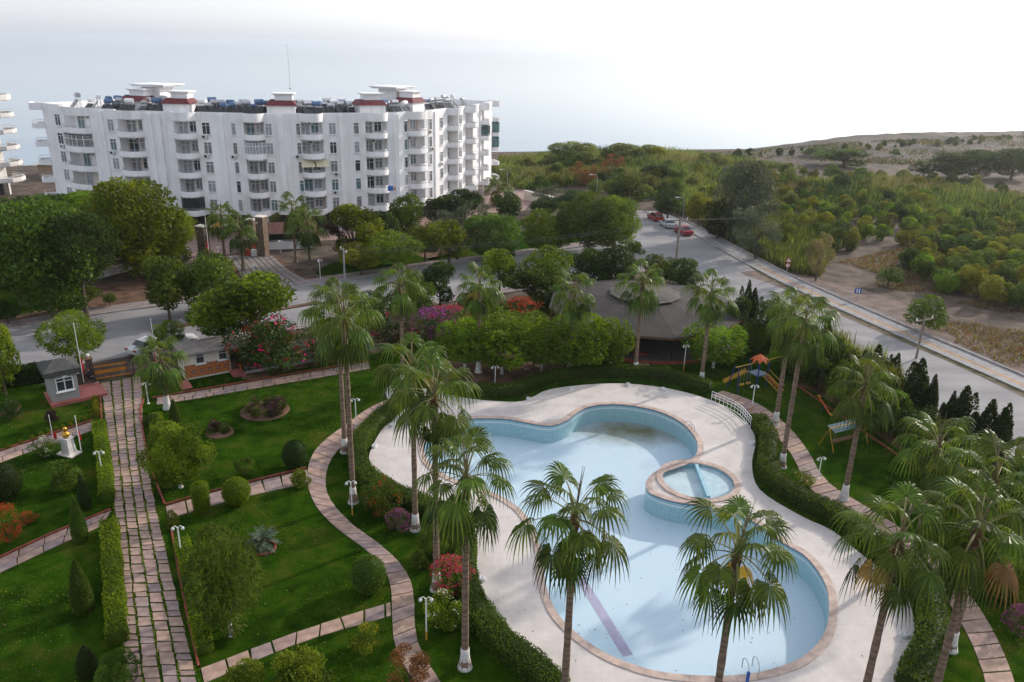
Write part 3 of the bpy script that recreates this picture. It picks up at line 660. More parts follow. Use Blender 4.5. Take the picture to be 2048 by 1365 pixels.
def add_ac(i, u, z, out=0.0):
    c = at_(i, u, out); o_ = bpart('air_conditioner', acm, M['acw'], (c[0], c[1], z), SEG[i][4]); inst('fan_grille', acf, o_, (-0.12, -0.315, 0), (rad(90), 0, 0))
_bm = {}
def balcony_mesh(wv):
    key = round(wv, 1)
    if key not in _bm:
        o_ = MB(); arc = bow(key+0.25, 1.65); inn_ = bow(key+0.0, 1.47)
        o_.prism([(x, y) for x, y in arc]+[(key/2, REC-0.01), (-key/2, REC-0.01)], -0.14, 0.0)
        N_ = len(arc)
        o_.add([(*p, -0.142) for p in arc]+[(*p, 0.78) for p in arc]+[(*p, 0.78) for p in inn_]+[(*p, -0.0) for p in inn_], [q for k in range(N_-1) for q in ((k, k+1, N_+k+1, N_+k), (N_+k, N_+k+1, 2*N_+k+1, 2*N_+k), (2*N_+k, 2*N_+k+1, 3*N_+k+1, 3*N_+k))])
        r_ = MB(); r_.tube([(x, y+0.08, 1.08) for x, y in arc], 0.025, 5)
        r_.tube([(x, y+0.08, 0.93) for x, y in arc], 0.018, 5)
        for k in range(0, N_, 2): r_.tube([(arc[k][0], arc[k][1]+0.08, 0.7), (arc[k][0], arc[k][1]+0.08, 1.08)], 0.018, 4)
        _bm[key] = (o_.mesh('balcony', [M['wallw']]), r_.mesh('railing', [M['steel']]))
    return _bm[key]
awn_m = None
for k, i, ua, ub, st in bays:
    uc = (ua+ub)/2; wv = abs(ub-ua)
    for fl in range(NFL):
        z0 = FLOOR0+fl*STO
        if k == 'w':
            if wv > 0.25:
                add_window(i, uc, z0+1.5, min(max(wv*1.12, 0.6), 1.5), 1.75, 0.0)
                if random.random() < 0.22: add_ac(i, uc+random.choice([-0.3, 0.0, 0.3]), z0+0.28)
        else:
            bm_, rl_ = balcony_mesh(wv); c = at_(i, uc)
            bo_ = bpart('balcony', bm_, M['wallw'], (c[0], c[1], z0+0.02), SEG[i][4]); inst('railing', rl_, bo_)
            # loggia back wall: door and window, sometimes a peach painted wall
            if random.random() < 0.4:
                pw = MB().box((0, 0, 0), (wv-0.02, 0.03, STO-0.2)).mesh('loggia_wall', [M['peach']]); c2 = at_(i, uc, -REC+0.02)
                bpart('loggia_wall', pw, random.choice([M['peach'], M['wallw2']]), (c2[0], c2[1], z0+STO/2), SEG[i][4])
            r = random.random()
            if wv > 2.2:
                add_window(i, ua+wv*0.27, z0+1.2, min(1.9, wv*0.42), 2.25, -REC+0.06); add_window(i, ua+wv*0.72, z0+1.5, min(1.6, wv*0.36), 1.6, -REC+0.06)
                if r < 0.3: add_ac(i, ua+wv*0.5, z0+2.3, -REC+0.04)
            else: add_window(i, uc, z0+1.3, wv*0.5, 2.0, -REC+0.06)
# single glazed-in loggias seen on the facade
def glaze(bay_x, fl, g, fr='upvc'):
    b = [q for q in bays if q[0] == 'b' and q[1] == fac(bay_x)[0] and q[2] <= fac(bay_x)[1] <= q[3]]
    if not b: return
    k, i, ua, ub, st = b[0]; z0 = FLOOR0+fl*STO; arc = bow(ub-ua+0.1, 1.55); c = at_(i, (ua+ub)/2); p, t, nrm, Lg, a = SEG[i]
    g_ = MB(); f_ = MB(); N_ = len(arc)
    g_.add([(x, y, 0.79) for x, y in arc]+[(x, y, 2.6) for x, y in arc], [(k2, k2+1, N_+k2+1, N_+k2) for k2 in range(N_-1)])
    for k2 in range(0, N_, 2): f_.box((arc[k2][0], arc[k2][1], 1.62), (0.09, 0.09, 1.96))
    f_.tube([(x, y, 2.0) for x, y in arc], 0.045, 4); f_.tube([(x, y, 0.83) for x, y in arc], 0.045, 4)
    o_ = inst('glazed_screen', f_.mesh('glazed_screen', [M[fr]]), bld, np.array([c[0], c[1], z0])-BO, (0, 0, a)); inst('pane', g_.mesh('pane', [M[g]]), o_)
glaze(507, 3, 'glassl'); glaze(370, 0, 'glassd', 'black'); glaze(964, 3, 'glasst', 'black'); glaze(160, 3, 'glassc')
# cream awning on the third floor
i, u = fac(624); c = at_(i, u, 1.2); z0 = FLOOR0+2*STO
aw = MB()
for sx in (-1, 1): aw.add([(0.1*sx, 1.0, 2.75), (2.0*sx, 1.0, 2.75), (2.2*sx, -0.45, 1.75), (0.1*sx, -0.45, 1.75), (0.1*sx, 1.0, 2.70), (2.0*sx, 1.0, 2.70), (2.2*sx, -0.45, 1.70), (0.1*sx, -0.45, 1.70)], [(0, 1, 2, 3), (7, 6, 5, 4), (3, 2, 6, 7), (1, 5, 6, 2), (0, 3, 7, 4)])
inst('awning', aw.mesh('awning', [M['awn']]), bld, np.array([c[0], c[1], z0])-BO, (0, 0, SEG[i][4]))
# vertical pilaster strips
for x in (205, 300, 318, 443, 561, 682, 792, 870, 960):
    f_ = fac(x)
    if f_:
        i, u = f_; c = at_(i, u, 0.10); pm = MB().box((0, 0, (FLOOR0+ROOF)/2+0.3), (0.7, 0.3, ROOF-FLOOR0+0.6)).mesh('pilaster', [M['wallw']]); bpart('pilaster', pm, M['wallw'], (c[0], c[1], 0), SEG[i][4])
# end balconies on the left gable
gl = FP[0]; gd = np.array([-0.37, 0.93]); ga = math.atan2(gd[1], gd[0])
for fl in range(NFL+1):
    z0 = FLOOR0+fl*STO; q = gl+gd*1.2+np.array([0.35, 0.2])
    e_ = MB(); arc = [(-1.5, 0.3), (-1.5, 1.7), (-1.2, 2.2), (1.5, 2.4), (1.9, 1.9), (1.9, 0.3)]
    e_.prism([(-1.6, 0), *[(x, y) for x, y in arc], (2.0, 0)], -0.14, 0.0); e_.prism([(x*1.02, y*1.02) for x, y in arc]+[(x*0.92, y*0.93) for x, y in arc[::-1]], -0.13, 0.6 if fl < NFL else 0.96)
    r_ = MB(); r_.tube([(x, y, 0.98) for x, y in arc], 0.03, 5)
    o_ = inst('balcony', e_.mesh('balcony', [M['wallw']]), bld, np.array([q[0], q[1], z0+0.02])-BO, (0, 0, ga))
    if fl < NFL:
        inst('railing', r_.mesh('railing', [M['steel']]), o_)
        f2, p2 = window_meshes(1.4, 2.0); w2 = inst('window', f2, bld, np.array([q[0]-gd[1]*-0.0-0.02, q[1], z0+1.25])-BO, (0, 0, ga+math.pi)); inst('pane', p2, w2, mats=[M['glassc']])
# right gable end balconies
q0 = FP[-1]; gd = np.array([-0.35, 0.93]); ga = math.atan2(gd[1], gd[0])+math.pi
for fl in range(NFL+1):
    z0 = FLOOR0+fl*STO; q = q0+gd*2.0
    e_ = MB(); arc = [(-1.7, 0.3), (-1.7, 1.5), (-1.4, 1.9), (1.4, 1.9), (1.7, 1.5), (1.7, 0.3)]
    e_.prism([(-1.8, 0), *arc, (1.8, 0)], -0.14, 0.0); e_.prism([(x*1.02, y*1.02) for x, y in arc]+[(x*0.92, y*0.93) for x, y in arc[::-1]], -0.13, 0.6 if fl < NFL else 0.96)
    o_ = inst('balcony', e_.mesh('balcony', [M['wallw']]), bld, np.array([q[0], q[1], z0+0.02])-BO, (0, 0, ga))
    if fl in (2, 3):
        g_ = MB().prism([(x*0.97, y*0.97) for x, y in arc], 0.62, 2.6, top=False, bottom=False); inst('glazed_screen', g_.mesh('glazed_screen', [M['glasst']]), bld, np.array([q[0], q[1], z0+0.02])-BO, (0, 0, ga))
# stair heads with red tiled skirts
def stair_head(x0, x1, yref, back_off, wd=5.0, dp=3.6, h=2.2):
    wd *= 0.86
    f_ = fac((x0+x1)/2, 225); i, u = f_; a = SEG[i][4]; c = at_(i, u, -back_off); o_ = np.array([c[0], c[1], ROOF])-BO
    mb = MB().box((0, 0, h/2), (wd, dp, h)); s_ = inst('stair_head', mb.mesh('stair_head', [M['wallw']]), bld, o_, (0, 0, a))
    rt = MB(); e = 0.32
    lo = [(-wd/2-e, -dp/2-e, h-0.25), (wd/2+e, -dp/2-e, h-0.25), (wd/2+e, dp/2+e, h-0.25), (-wd/2-e, dp/2+e, h-0.25)]; hi = [(-wd/2+0.35, -dp/2+0.35, h+0.5), (wd/2-0.35, -dp/2+0.35, h+0.5), (wd/2-0.35, dp/2-0.35, h+0.5), (-wd/2+0.35, dp/2-0.35, h+0.5)]
    rt.add(lo+hi, [(k2, (k2+1) % 4, 4+(k2+1) % 4, 4+k2) for k2 in range(4)]+[(3, 2, 1, 0)]); inst('tiled_skirt', rt.mesh('tiled_skirt', [M['redtile']]), s_)
    tp = MB().box((0.4, 0.2, h+0.9), (wd*0.62, dp*0.72, 0.8)).box((0.4, 0.2, h+1.36), (wd*0.74, dp*0.85, 0.14)).box((0.4, 0.2, h+1.49), (wd*0.82, dp*0.92, 0.12)); inst('lantern_top', tp.mesh('lantern_top', [M['wallw']]), s_)
stair_head(205, 255, 0, 6, 4.6); stair_head(315, 372, 0, 3.6, 4.6); stair_head(528, 592, 0, 3.6, 4.9); stair_head(722, 785, 0, 3.6, 5.0); stair_head(845, 895, 0, 5, 4.6)
i, u = fac(245, 225); c = at_(i, u, -9); tw = MB().box((0, 0, 2.0), (3.2, 3.6, 4.0)).box((0, 0, 4.1), (5.6, 5.0, 0.2)).box((0, 0, 4.32), (6.2, 5.6, 0.16)); inst('lift_tower', tw.mesh('lift_tower', [M['wallw']]), bld, np.array([c[0], c[1], ROOF])-BO, (0, 0, SEG[i][4]))
i, u = fac(875, 225); c = at_(i, u, -9); inst('lift_tower', bpy.data.meshes['lift_tower'], bld, np.array([c[0], c[1], ROOF])-BO, (0, 0, SEG[i][4]))
# solar water heaters: tank on a stand with collector panels
def heater_proto(tm, tn):
    r_ = thing('solar_heater', 'solar water heater with a %s tank above dark collector panels on the white roof' % tn, 'water heater', group='solar water heaters on the apartment roof')
    tk = MB().tube([(-0.65, 0.3, 2.05), (0.65, 0.3, 2.05)], 0.34, 12); tk.build('tank', tm, r_, smooth=False)
    st = MB()
    for x in (-0.5, 0.5):
        for y in (0.05, 0.55): st.tube([(x, y, 0), (x, y, 1.8)], 0.03, 4)
    st.tube([(-0.5, -0.9, 0.05), (-0.5, 0.1, 1.3)], 0.025, 4); st.tube([(0.5, -0.9, 0.05), (0.5, 0.1, 1.3)], 0.025, 4); st.build('stand', M['steel'], r_)
    T = Matrix.Rotation(rad(48), 3, 'X')
    for x in (-0.52, 0.52): MB().box((x, -0.45, 0.75), (0.95, 1.9, 0.08), tilt=T).build('collector_panel', M['panel'], r_)
    return r_
prot = [heater_proto(M['steel'], 'grey steel'), heater_proto(M['tankb'], 'blue'), heater_proto(M['wallw'], 'white')]
used = [False]*3; kk = 0
HX = [(130, 2), (150, 2.6), (163, 4.4), (186, 6), (196, 2.4), (212, 3), (236, 2.6), (262, 3), (276, 6), (390, 3), (399, 6), (410, 4), (420, 6), (428, 3.2), (440, 5), (455, 3), (468, 5), (474, 2.6), (490, 2.4), (500, 4.5), (516, 3), (602, 2.4), (612, 4), (622, 2.4), (645, 3.4), (652, 6), (670, 3), (674, 7), (690, 3), (702, 7), (712, 3), (798, 3), (806, 6), (815, 2.6), (826, 5), (836, 2.6), (905, 2.6), (915, 5), (922, 2.6), (938, 3), (947, 5), (956, 3), (141, 4.5), (157, 6.5), (176, 3), (205, 5), (222, 6), (250, 5), (285, 4), (296, 3), (405, 2.4), (436, 2.4), (447, 6.5), (462, 6.8), (482, 5.5), (508, 6), (520, 5), (608, 6.5), (630, 5), (638, 2.4), (660, 4.6), (682, 5), (696, 5), (716, 5), (793, 5), (810, 4.4), (832, 7), (900, 4.5), (910, 3.2), (930, 5), (952, 6.5)]
for x, bo in HX:
    f_ = fac(x, 222)
    if not f_: continue
    i, u = f_; c = at_(i, u, -bo); t_ = rng.choice(3, p=[0.55, 0.3, 0.15])
    o_ = prot[t_] if not used[t_] else copy_tree(prot[t_]); used[t_] = True
    zn = next(w for lim, w in ((205, 'at the left end of the white roof'), (320, 'around the first stair head of the roof'), (530, 'between second and middle stair heads of the roof'), (725, 'right of the antenna mast on the white roof'), (850, 'right of the fourth stair head on the roof'), (2000, 'at the right end of the white roof')) if x < lim)
    o_['label'] = 'solar water heater with %s tank %s' % (('grey steel', 'blue', 'white')[t_], zn)
    s_ = rng.uniform(0.85, 1.12); o_.location = (c[0], c[1], ROOF+0.02); o_.rotation_euler = (0, 0, SEG[i][4]+rng.uniform(-0.5, 0.5)); o_.scale = (s_*0.95, s_, s_*rng.uniform(0.9, 1.12))
for t_ in range(3):
    if not used[t_]:
        for ch in list(prot[t_].children): bpy.data.objects.remove(ch)
        bpy.data.objects.remove(prot[t_])
i, u = fac(590, 225); c = at_(i, u, -3.2)
an = thing('antenna_mast', 'tall thin antenna mast on the middle stair head of the white block', 'antenna', (c[0], c[1], ROOF+4.3))
MB().tube([(0, 0, 0), (0, 0, 6.5)], [0.05, 0.025], 5).build('mast', M['steel'], an); MB().box((0, 0, 6.4), (0.5, 0.03, 0.03)).box((0, 0, 0.1), (0.3, 0.3, 0.2)).build('mast_fitting', M['steel'], an)
# blue laundry on a balcony of the right half
i, u = fac(770, 255); c = at_(i, u, 1.25); la = thing('laundry', 'blue and orange laundry hung over a balcony rail of the white block', 'laundry', (c[0], c[1], FLOOR0+STO+0.2), SEG[i][4])
MB().box((0.2, 0, 0.45), (0.9, 0.05, 0.8)).build('blue_cloth', mat('blue_cloth', (0.03, 0.14, 0.45), 0.9, 0.1), la); MB().box((0.9, 0, 0.35), (0.3, 0.05, 0.5)).build('orange_cloth', mat('orange_cloth', (0.5, 0.15, 0.05), 0.9, 0.1), la)

# ------------------------------------------------------------------ second block at the left picture edge
b2p = G(-30, 190, PTOP)[:2]; b2 = thing('apartment_building', 'white apartment block with rounded end balconies at the left edge of the view', 'building', (b2p[0], b2p[1], 0))
MB().prism([(-24, 2), (-3.2, 0), (-2.0, 5.0), (-12, 18), (-30, 18)], FLOOR0, PTOP-0.3).build('main_wall', M['wallb'], b2)
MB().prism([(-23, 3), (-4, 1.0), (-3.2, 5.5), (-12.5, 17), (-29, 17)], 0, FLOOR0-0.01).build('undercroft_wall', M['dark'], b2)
for cx, cy in ((-3.6, 0.8), (-2.4, 5.3), (-10, 1.6)): MB().box((cx, cy, FLOOR0/2), (0.5, 0.5, FLOOR0)).build('column', M['wallb'], b2)
for fl in range(NFL+1):
    z0 = FLOOR0+fl*STO; o2 = MB(); arc = [(-4.4, -1.0), (-2.0, -1.3), (0.2, -0.9), (1.8, 0.4), (2.4, 2.2), (2.0, 4.2), (0.6, 5.6), (-1.6, 6.2)]
    o2.prism([(-4.4, 0.3)]+arc+[(-2.2, 5.0)], -0.14, 0); o2.prism(arc+[(-1.8+(x+1.8)*0.93, 2.4+(y-2.4)*0.93) for x, y in arc[::-1]], -0.13, 0.65 if fl < NFL else 0.95)
    bb = o2.build('balcony', M['wallb'], b2, (0, 0, z0+0.02))
    if fl < NFL:
        r2 = MB(); r2.tube([(-1.8+(x+1.8)*0.97, 2.4+(y-2.4)*0.97, 1.0) for x, y in arc], 0.03, 5); r2.build('railing', M['steel'], bb)
        f2, p2 = window_meshes(1.6, 2.0); w2 = inst('window', f2, b2, (-2.56, 2.6, z0+1.25), (0, 0, math.atan2(5, 1.2))); inst('pane', p2, w2, mats=[M['glassc']])
        w2 = inst('window', f2, b2, (-7.2, 0.36, z0+1.65), (0, 0, math.atan2(-2, 20.8))); inst('pane', p2, w2, mats=[M['glassd']])
# beach pavilion roof between the two blocks
g = G(88, 372)
bp_ = thing('beach_pavilion', 'low beach pavilion with pale canopy roof between the white blocks', 'pavilion', (g[0], g[1]+12, 0))
MB().add([(-7, -4, 3.0), (7, -4, 3.0), (7, 6, 3.4), (-7, 6, 3.4), (0, 1, 4.6)], [(0, 1, 4), (1, 2, 4), (2, 3, 4), (3, 0, 4), (3, 2, 1, 0)]).build('canopy', mat('pale_green_canopy', (0.42, 0.46, 0.40), 0.8, 0.1), bp_)
MB().box((0, 1, 1.5), (12, 8, 2.98)).build('wall', mat('tan_wall', (0.36, 0.29, 0.22), 0.9, 0.1), bp_)
# ------------------------------------------------------------------ foliage
M['bark'] = mat('grey_brown_bark', (0.10, 0.075, 0.055), 0.9, 0.3, 4.0, 0.4, 20)
M['palmbark'] = mat('palm_trunk_bark', (0.15, 0.10, 0.07), 0.9, 0.35, 3.0, 0.5, 14, col2=(0.26, 0.18, 0.13))
for nd_ in [q for q in M['palmbark'].node_tree.nodes if q.type == 'TEX_NOISE']:
    mp_ = M['palmbark'].node_tree.nodes.new('ShaderNodeMapping'); mp_.inputs['Scale'].default_value = (0.5, 0.5, 3.2); tc_ = [q for q in M['palmbark'].node_tree.nodes if q.type == 'TEX_COORD'][0]
    M['palmbark'].node_tree.links.new(tc_.outputs['Object'], mp_.inputs[0]); M['palmbark'].node_tree.links.new(mp_.outputs[0], nd_.inputs['Vector'])
M['boots'] = mat('brown_leaf_bases', (0.12, 0.06, 0.035), 0.9, 0.35, 6.0, 0.5, 20)
M['lime'] = mat('whitewashed_trunk', (0.58, 0.56, 0.53), 0.8, 0.15, 4.0, 0.2, 16)
LM = dict(
    broad=leafmat('broad_leaf', (0.0186, 0.0374, 0.0059), (0.1105, 0.1755, 0.0234), 0.35),
    dark=leafmat('dark_leaf', (0.0101, 0.0238, 0.0068), (0.0585, 0.1040, 0.0208)),
    bright=leafmat('bright_leaf', (0.0242, 0.0532, 0.0048), (0.1800, 0.2700, 0.0216), 0.42),
    lime=leafmat('yellow_green_leaf', (0.034, 0.066, 0.004), (0.150, 0.245, 0.014), 0.42, hue=0.015),
    yellow=leafmat('yellowing_leaf', (0.060, 0.075, 0.008), (0.235, 0.245, 0.020), 0.35, hue=0.012),
    olive=leafmat('olive_leaf', (0.0373, 0.0481, 0.0298), (0.1375, 0.1625, 0.1063), 0.2),
    hedge=leafmat('hedge_leaf', (0.0165, 0.0366, 0.0055), (0.1232, 0.1958, 0.0232), 0.3, hue=0.012),
    golden=leafmat('clipped_golden_leaf', (0.0343, 0.0649, 0.0046), (0.1980, 0.2750, 0.0154), 0.42, hue=0.012),
    cypress=leafmat('cypress_leaf', (0.0083, 0.0182, 0.0067), (0.0500, 0.0875, 0.0250), 0.2),
    reed=leafmat('reed_leaf', (0.0215, 0.0414, 0.0083), (0.2125, 0.2438, 0.0688), 0.35),
    dryreed=leafmat('dry_reed_leaf', (0.10, 0.085, 0.045), (0.22, 0.18, 0.11), 0.3),
    rust=leafmat('rusty_leaf', (0.11, 0.055, 0.02), (0.24, 0.12, 0.04), 0.3),
    purple=leafmat('purple_leaf', (0.0216, 0.0130, 0.0144), (0.075, 0.045, 0.042), 0.25),
    palm=leafmat('palm_leaf', (0.0226, 0.0467, 0.0075), (0.1296, 0.1944, 0.0281), 0.40, rough=0.38),
    palmo=leafmat('old_palm_leaf', (0.0142, 0.0314, 0.0071), (0.0713, 0.1150, 0.0207), 0.32, rough=0.42),
    palmd=leafmat('dead_palm_leaf', (0.16, 0.10, 0.035), (0.30, 0.20, 0.07), 0.3),
    pet=leafmat('palm_stalk', (0.16, 0.17, 0.06), (0.26, 0.25, 0.11), 0.1),
    cycad=leafmat('cycad_leaf', (0.0288, 0.0446, 0.0288), (0.110, 0.145, 0.095), 0.2),
    magenta=leafmat('magenta_flower', (0.36, 0.008, 0.08), (0.62, 0.02, 0.16), 0.3, hue=0.0),
    red=leafmat('red_flower', (0.42, 0.02, 0.02), (0.60, 0.06, 0.03), 0.3, hue=0.0),
    violet=leafmat('violet_flower', (0.17, 0.012, 0.17), (0.38, 0.04, 0.36), 0.3, hue=0.0),
    white=leafmat('white_flower', (0.60, 0.60, 0.55), (0.75, 0.75, 0.70), 0.2, hue=0.0),
    pink=leafmat('pink_flower', (0.25, 0.10, 0.13), (0.42, 0.20, 0.24), 0.3, hue=0.0),
    gold=leafmat('yellow_flower', (0.40, 0.26, 0.02), (0.55, 0.38, 0.03), 0.3, hue=0.0))
def unit(a): return a/(np.linalg.norm(a, axis=-1, keepdims=True)+1e-9)
def leaves_mesh(name, C_, D, size, wr=0.5, rnd=None, mi=None, nm=1, up=0.0, extra=None):
    """one small folded leaf (4 points, one face) per centre"""
    n = len(C_); D = unit(D); s = unit(np.cross(D, unit(rng.normal(size=(n, 3)))+np.array([0, 0, up]))); sz = np.asarray(size).reshape(-1, 1)*np.ones((n, 1))
    V = np.empty((n, 4, 3)); V[:, 0] = C_-D*sz*0.5; V[:, 2] = C_+D*sz*0.5; V[:, 1] = C_+s*sz*wr*0.5; V[:, 3] = C_-s*sz*wr*0.5
    r = rng.random(n) if rnd is None else rnd
    return raw_mesh(name, V.reshape(-1, 3), np.arange(n*4).reshape(n, 4), np.repeat(r, 4), mi, nm, extra)
def raw_mesh(name, V, Q, r, mi=None, nm=1, extra=None):
    if extra is not None:      # extra = (V, quads/faces list of 4, rnd value, material index)
        eV, eQ, er, em = extra; Q = np.vstack([Q, np.asarray(eQ)+len(V)]); V = np.vstack([V, eV]); r = np.r_[r, np.full(len(eV), er)]
        mi = np.r_[np.zeros(len(Q)-len(eQ), int) if mi is None else mi, np.full(len(eQ), em)]
    me = bpy.data.meshes.new(name); nv, nf = len(V), len(Q)
    me.vertices.add(nv); me.vertices.foreach_set('co', np.ascontiguousarray(V, np.float32).ravel())
    me.loops.add(nf*4); me.loops.foreach_set('vertex_index', np.ascontiguousarray(Q, np.int32).ravel())
    me.polygons.add(nf); me.polygons.foreach_set('loop_start', np.arange(0, nf*4, 4, dtype=np.int32)); me.polygons.foreach_set('loop_total', np.full(nf, 4, np.int32))
    if mi is not None: me.polygons.foreach_set('material_index', np.asarray(mi, np.int32))
    a = me.attributes.new('rnd', 'FLOAT', 'POINT'); a.data.foreach_set('value', np.ascontiguousarray(r, np.float32))
    for _ in range(nm): me.materials.append(None)
    me.update(calc_edges=True); return me
def sph(n): return unit(rng.normal(size=(n, 3)))
def crown_pts(n, lobes=14, rl=(0.32, 0.52), sq=1.0, flat=0.0, shell=0.35, top=0.0):
    """points clumped in lobes inside a unit crown; returns centres, outward directions, clump tone"""
    L_ = sph(lobes)*rng.uniform(0.42, 0.82, (lobes, 1)); L_[:, 2] = L_[:, 2]*sq+top; R_ = rng.uniform(*rl, lobes); tone = rng.uniform(0.0, 1.0, lobes)
    w_ = R_**2; k = rng.choice(lobes, n, p=w_/w_.sum()); d = sph(n); rr = R_[k]*(1-shell*rng.random(n)**1.5)*(1+0.10*rng.normal(size=n))
    P_ = L_[k]+d*rr[:, None]*np.array([1, 1, 0.85]); ins = np.zeros(n, bool)
    for j in range(lobes): ins |= (np.linalg.norm((P_-L_[j])/np.array([1, 1, 0.85]), axis=1) < R_[j]*0.62) & (k != j)
    P_, d, k = P_[~ins], d[~ins], k[~ins]
    P_ = P_/np.array([*(2*[np.quantile(np.hypot(P_[:, 0], P_[:, 1]), 0.97)]), np.quantile(np.abs(P_[:, 2]), 0.97)])
    rr_ = np.linalg.norm(P_, axis=1, keepdims=True); P_ = np.where(rr_ > 1.05, P_/(rr_/1.05)**0.5, P_)
    if flat: P_[:, 2] = np.maximum(P_[:, 2], -flat+rng.random(len(P_))*0.15)
    return P_, d, tone[k]
def crown(name, n, leaf, lobes=14, wr=0.5, sq=1.0, flat=0.0, shell=0.35, rl=(0.32, 0.52), droop=0.0, out=0.6, flowers=0.0, ntop=0.0):
    P_, d, tone = crown_pts(n, lobes, rl, sq, flat, shell, ntop); m_ = len(P_)
    D = unit(d*out+sph(m_)*0.8+np.array([0, 0, -droop])); r = np.clip(0.68*tone+0.36*rng.random(m_)-0.02, 0, 1)
    mi = None
    if flowers:
        lob = np.sin(P_[:, 0]*7+1)+np.sin(P_[:, 1]*6+2)+np.sin(P_[:, 2]*8); mi = ((lob > np.quantile(lob, 1-flowers*2.2)) & (rng.random(m_) < 0.5) & (np.linalg.norm(P_, axis=1) > 0.55)).astype(int)
    return leaves_mesh(name, P_, D, leaf*rng.uniform(0.6, 1.25, m_), wr, r, mi, 2 if flowers else 1)
CR = {}
for k in range(4): CR['broad%d' % k] = crown('crown', 7000, 0.13, 19+k*3, rl=(0.24, 0.44), shell=0.5)
for k in range(3): CR['fine%d' % k] = crown('crown', 17000, 0.095, 30+k*4, 0.45, rl=(0.2, 0.4), shell=0.5)
for k in range(2): CR['loose%d' % k] = crown('crown', 4200, 0.115, 22, 0.4, rl=(0.16, 0.34), shell=0.8, out=0.9)
for k in range(2): CR['flat%d' % k] = crown('crown', 8000, 0.12, 30, 0.42, sq=0.5, flat=0.55, rl=(0.2, 0.36), out=0.8)
for k in range(2): CR['feather%d' % k] = crown('crown', 6500, 0.17, 16, 0.22, sq=0.6, droop=0.35, rl=(0.25, 0.42), out=1.0)
for k in range(2): CR['shrub%d' % k] = crown('crown', 3000, 0.17, 10, 0.45, sq=0.7, flat=0.6, rl=(0.35, 0.55))
for k in range(2): CR['flower%d' % k] = crown('crown', 5200, 0.10, 16, 0.5, sq=0.7, flat=0.6, flowers=0.10)
CR['flowerm'] = crown('crown', 6200, 0.09, 18, 0.55, sq=0.6, flat=0.6, flowers=0.40)
def ball_mesh(name, n, leaf, prof, noise=0.05, tilt=0.7, core=0.93):
    """leaves over a lathe profile prof(t)->(r,z), t in 0..1, with a solid core so that it does not read as hollow"""
    t = np.linspace(0, 1, 60); pr_ = np.array([prof(x) for x in t]); seg = np.hypot(np.diff(pr_[:, 0]), np.diff(pr_[:, 1])); w_ = seg*(pr_[:-1, 0]+pr_[1:, 0]+0.02); cdf = np.r_[0, np.cumsum(w_)/w_.sum()]
    u = np.interp(rng.random(n), cdf, t); a = rng.uniform(0, 2*math.pi, n); r = np.interp(u, t, pr_[:, 0]); z = np.interp(u, t, pr_[:, 1]); k = 1+noise*rng.normal(size=n)
    P_ = np.c_[r*np.cos(a)*k, r*np.sin(a)*k, z+noise*0.5*rng.normal(size=n)]
    dr = np.interp(u, t[:-1], np.diff(pr_[:, 0])); dz = np.interp(u, t[:-1], np.diff(pr_[:, 1])); nn = unit(np.c_[dz*np.cos(a), dz*np.sin(a), -dr]); nn[np.sum(nn*np.c_[np.cos(a), np.sin(a), np.zeros(n)], axis=1) < -0.3] *= -1
    D = unit(nn*tilt+sph(n)); NA = 14; tt = t[::6]; cV = []; cQ = []
    for x in tt:
        rr, zz = prof(x)
        for q in range(NA): cV.append((rr*core*math.cos(2*math.pi*q/NA), rr*core*math.sin(2*math.pi*q/NA), zz))
    for i in range(len(tt)-1):
        for q in range(NA): cQ.append((i*NA+q, i*NA+(q+1) % NA, (i+1)*NA+(q+1) % NA, (i+1)*NA+q))
    return leaves_mesh(name, P_, D, leaf*rng.uniform(0.6, 1.3, n), 0.5, np.clip(rng.random(n)*0.8+0.1, 0, 1), extra=(np.array(cV), cQ, 0.15, 0))
CR['ball'] = ball_mesh('foliage', 5200, 0.085, lambda t: (math.sin(math.pi*t)+1e-3, 1-math.cos(math.pi*t)), 0.045)
CR['drum'] = ball_mesh('foliage', 4200, 0.10, lambda t: ((0.9+0.1*math.sin(3*t)) if t < 0.75 else (1.0*(1-t)/0.25)**0.5*1.0+1e-3, 3.0*min(t/0.75, 1)+0.25*max(0, t-0.75)/0.25), 0.04)
CR['cone'] = ball_mesh('foliage', 4200, 0.11, lambda t: (max(1e-3, 1.0*math.sin(math.pi*min(1, 0.28+t*0.72))**0.9*(1-0.35*t)), 4.0*t), 0.05)
def cypress_mesh(k):
    n = 5200; ns = 7; c = rng.normal(0, 0.28, (ns, 2)); c[0] = 0; h = rng.uniform(0.62, 1.0, ns); h[0] = 1.0; j = rng.integers(0, ns, n); t = rng.random(n); rr = 0.42*np.sin(math.pi*np.clip(0.12+t*0.88, 0, 1))**0.8+0.03; a = rng.uniform(0, 6.283, n); q = rr*(1-0.4*rng.random(n)**2)
    P_ = np.c_[c[j, 0]*(0.5+0.7*t)+q*np.cos(a), c[j, 1]*(0.5+0.7*t)+q*np.sin(a), t*h[j]*5.0]
    D = np.c_[np.cos(a)*0.35, np.sin(a)*0.35, np.ones(n)]+sph(n)*0.35
    return leaves_mesh('crown', P_, D, 0.26*rng.uniform(0.6, 1.2, n), 0.3)
for k in range(2): CR['cypress%d' % k] = cypress_mesh(k)
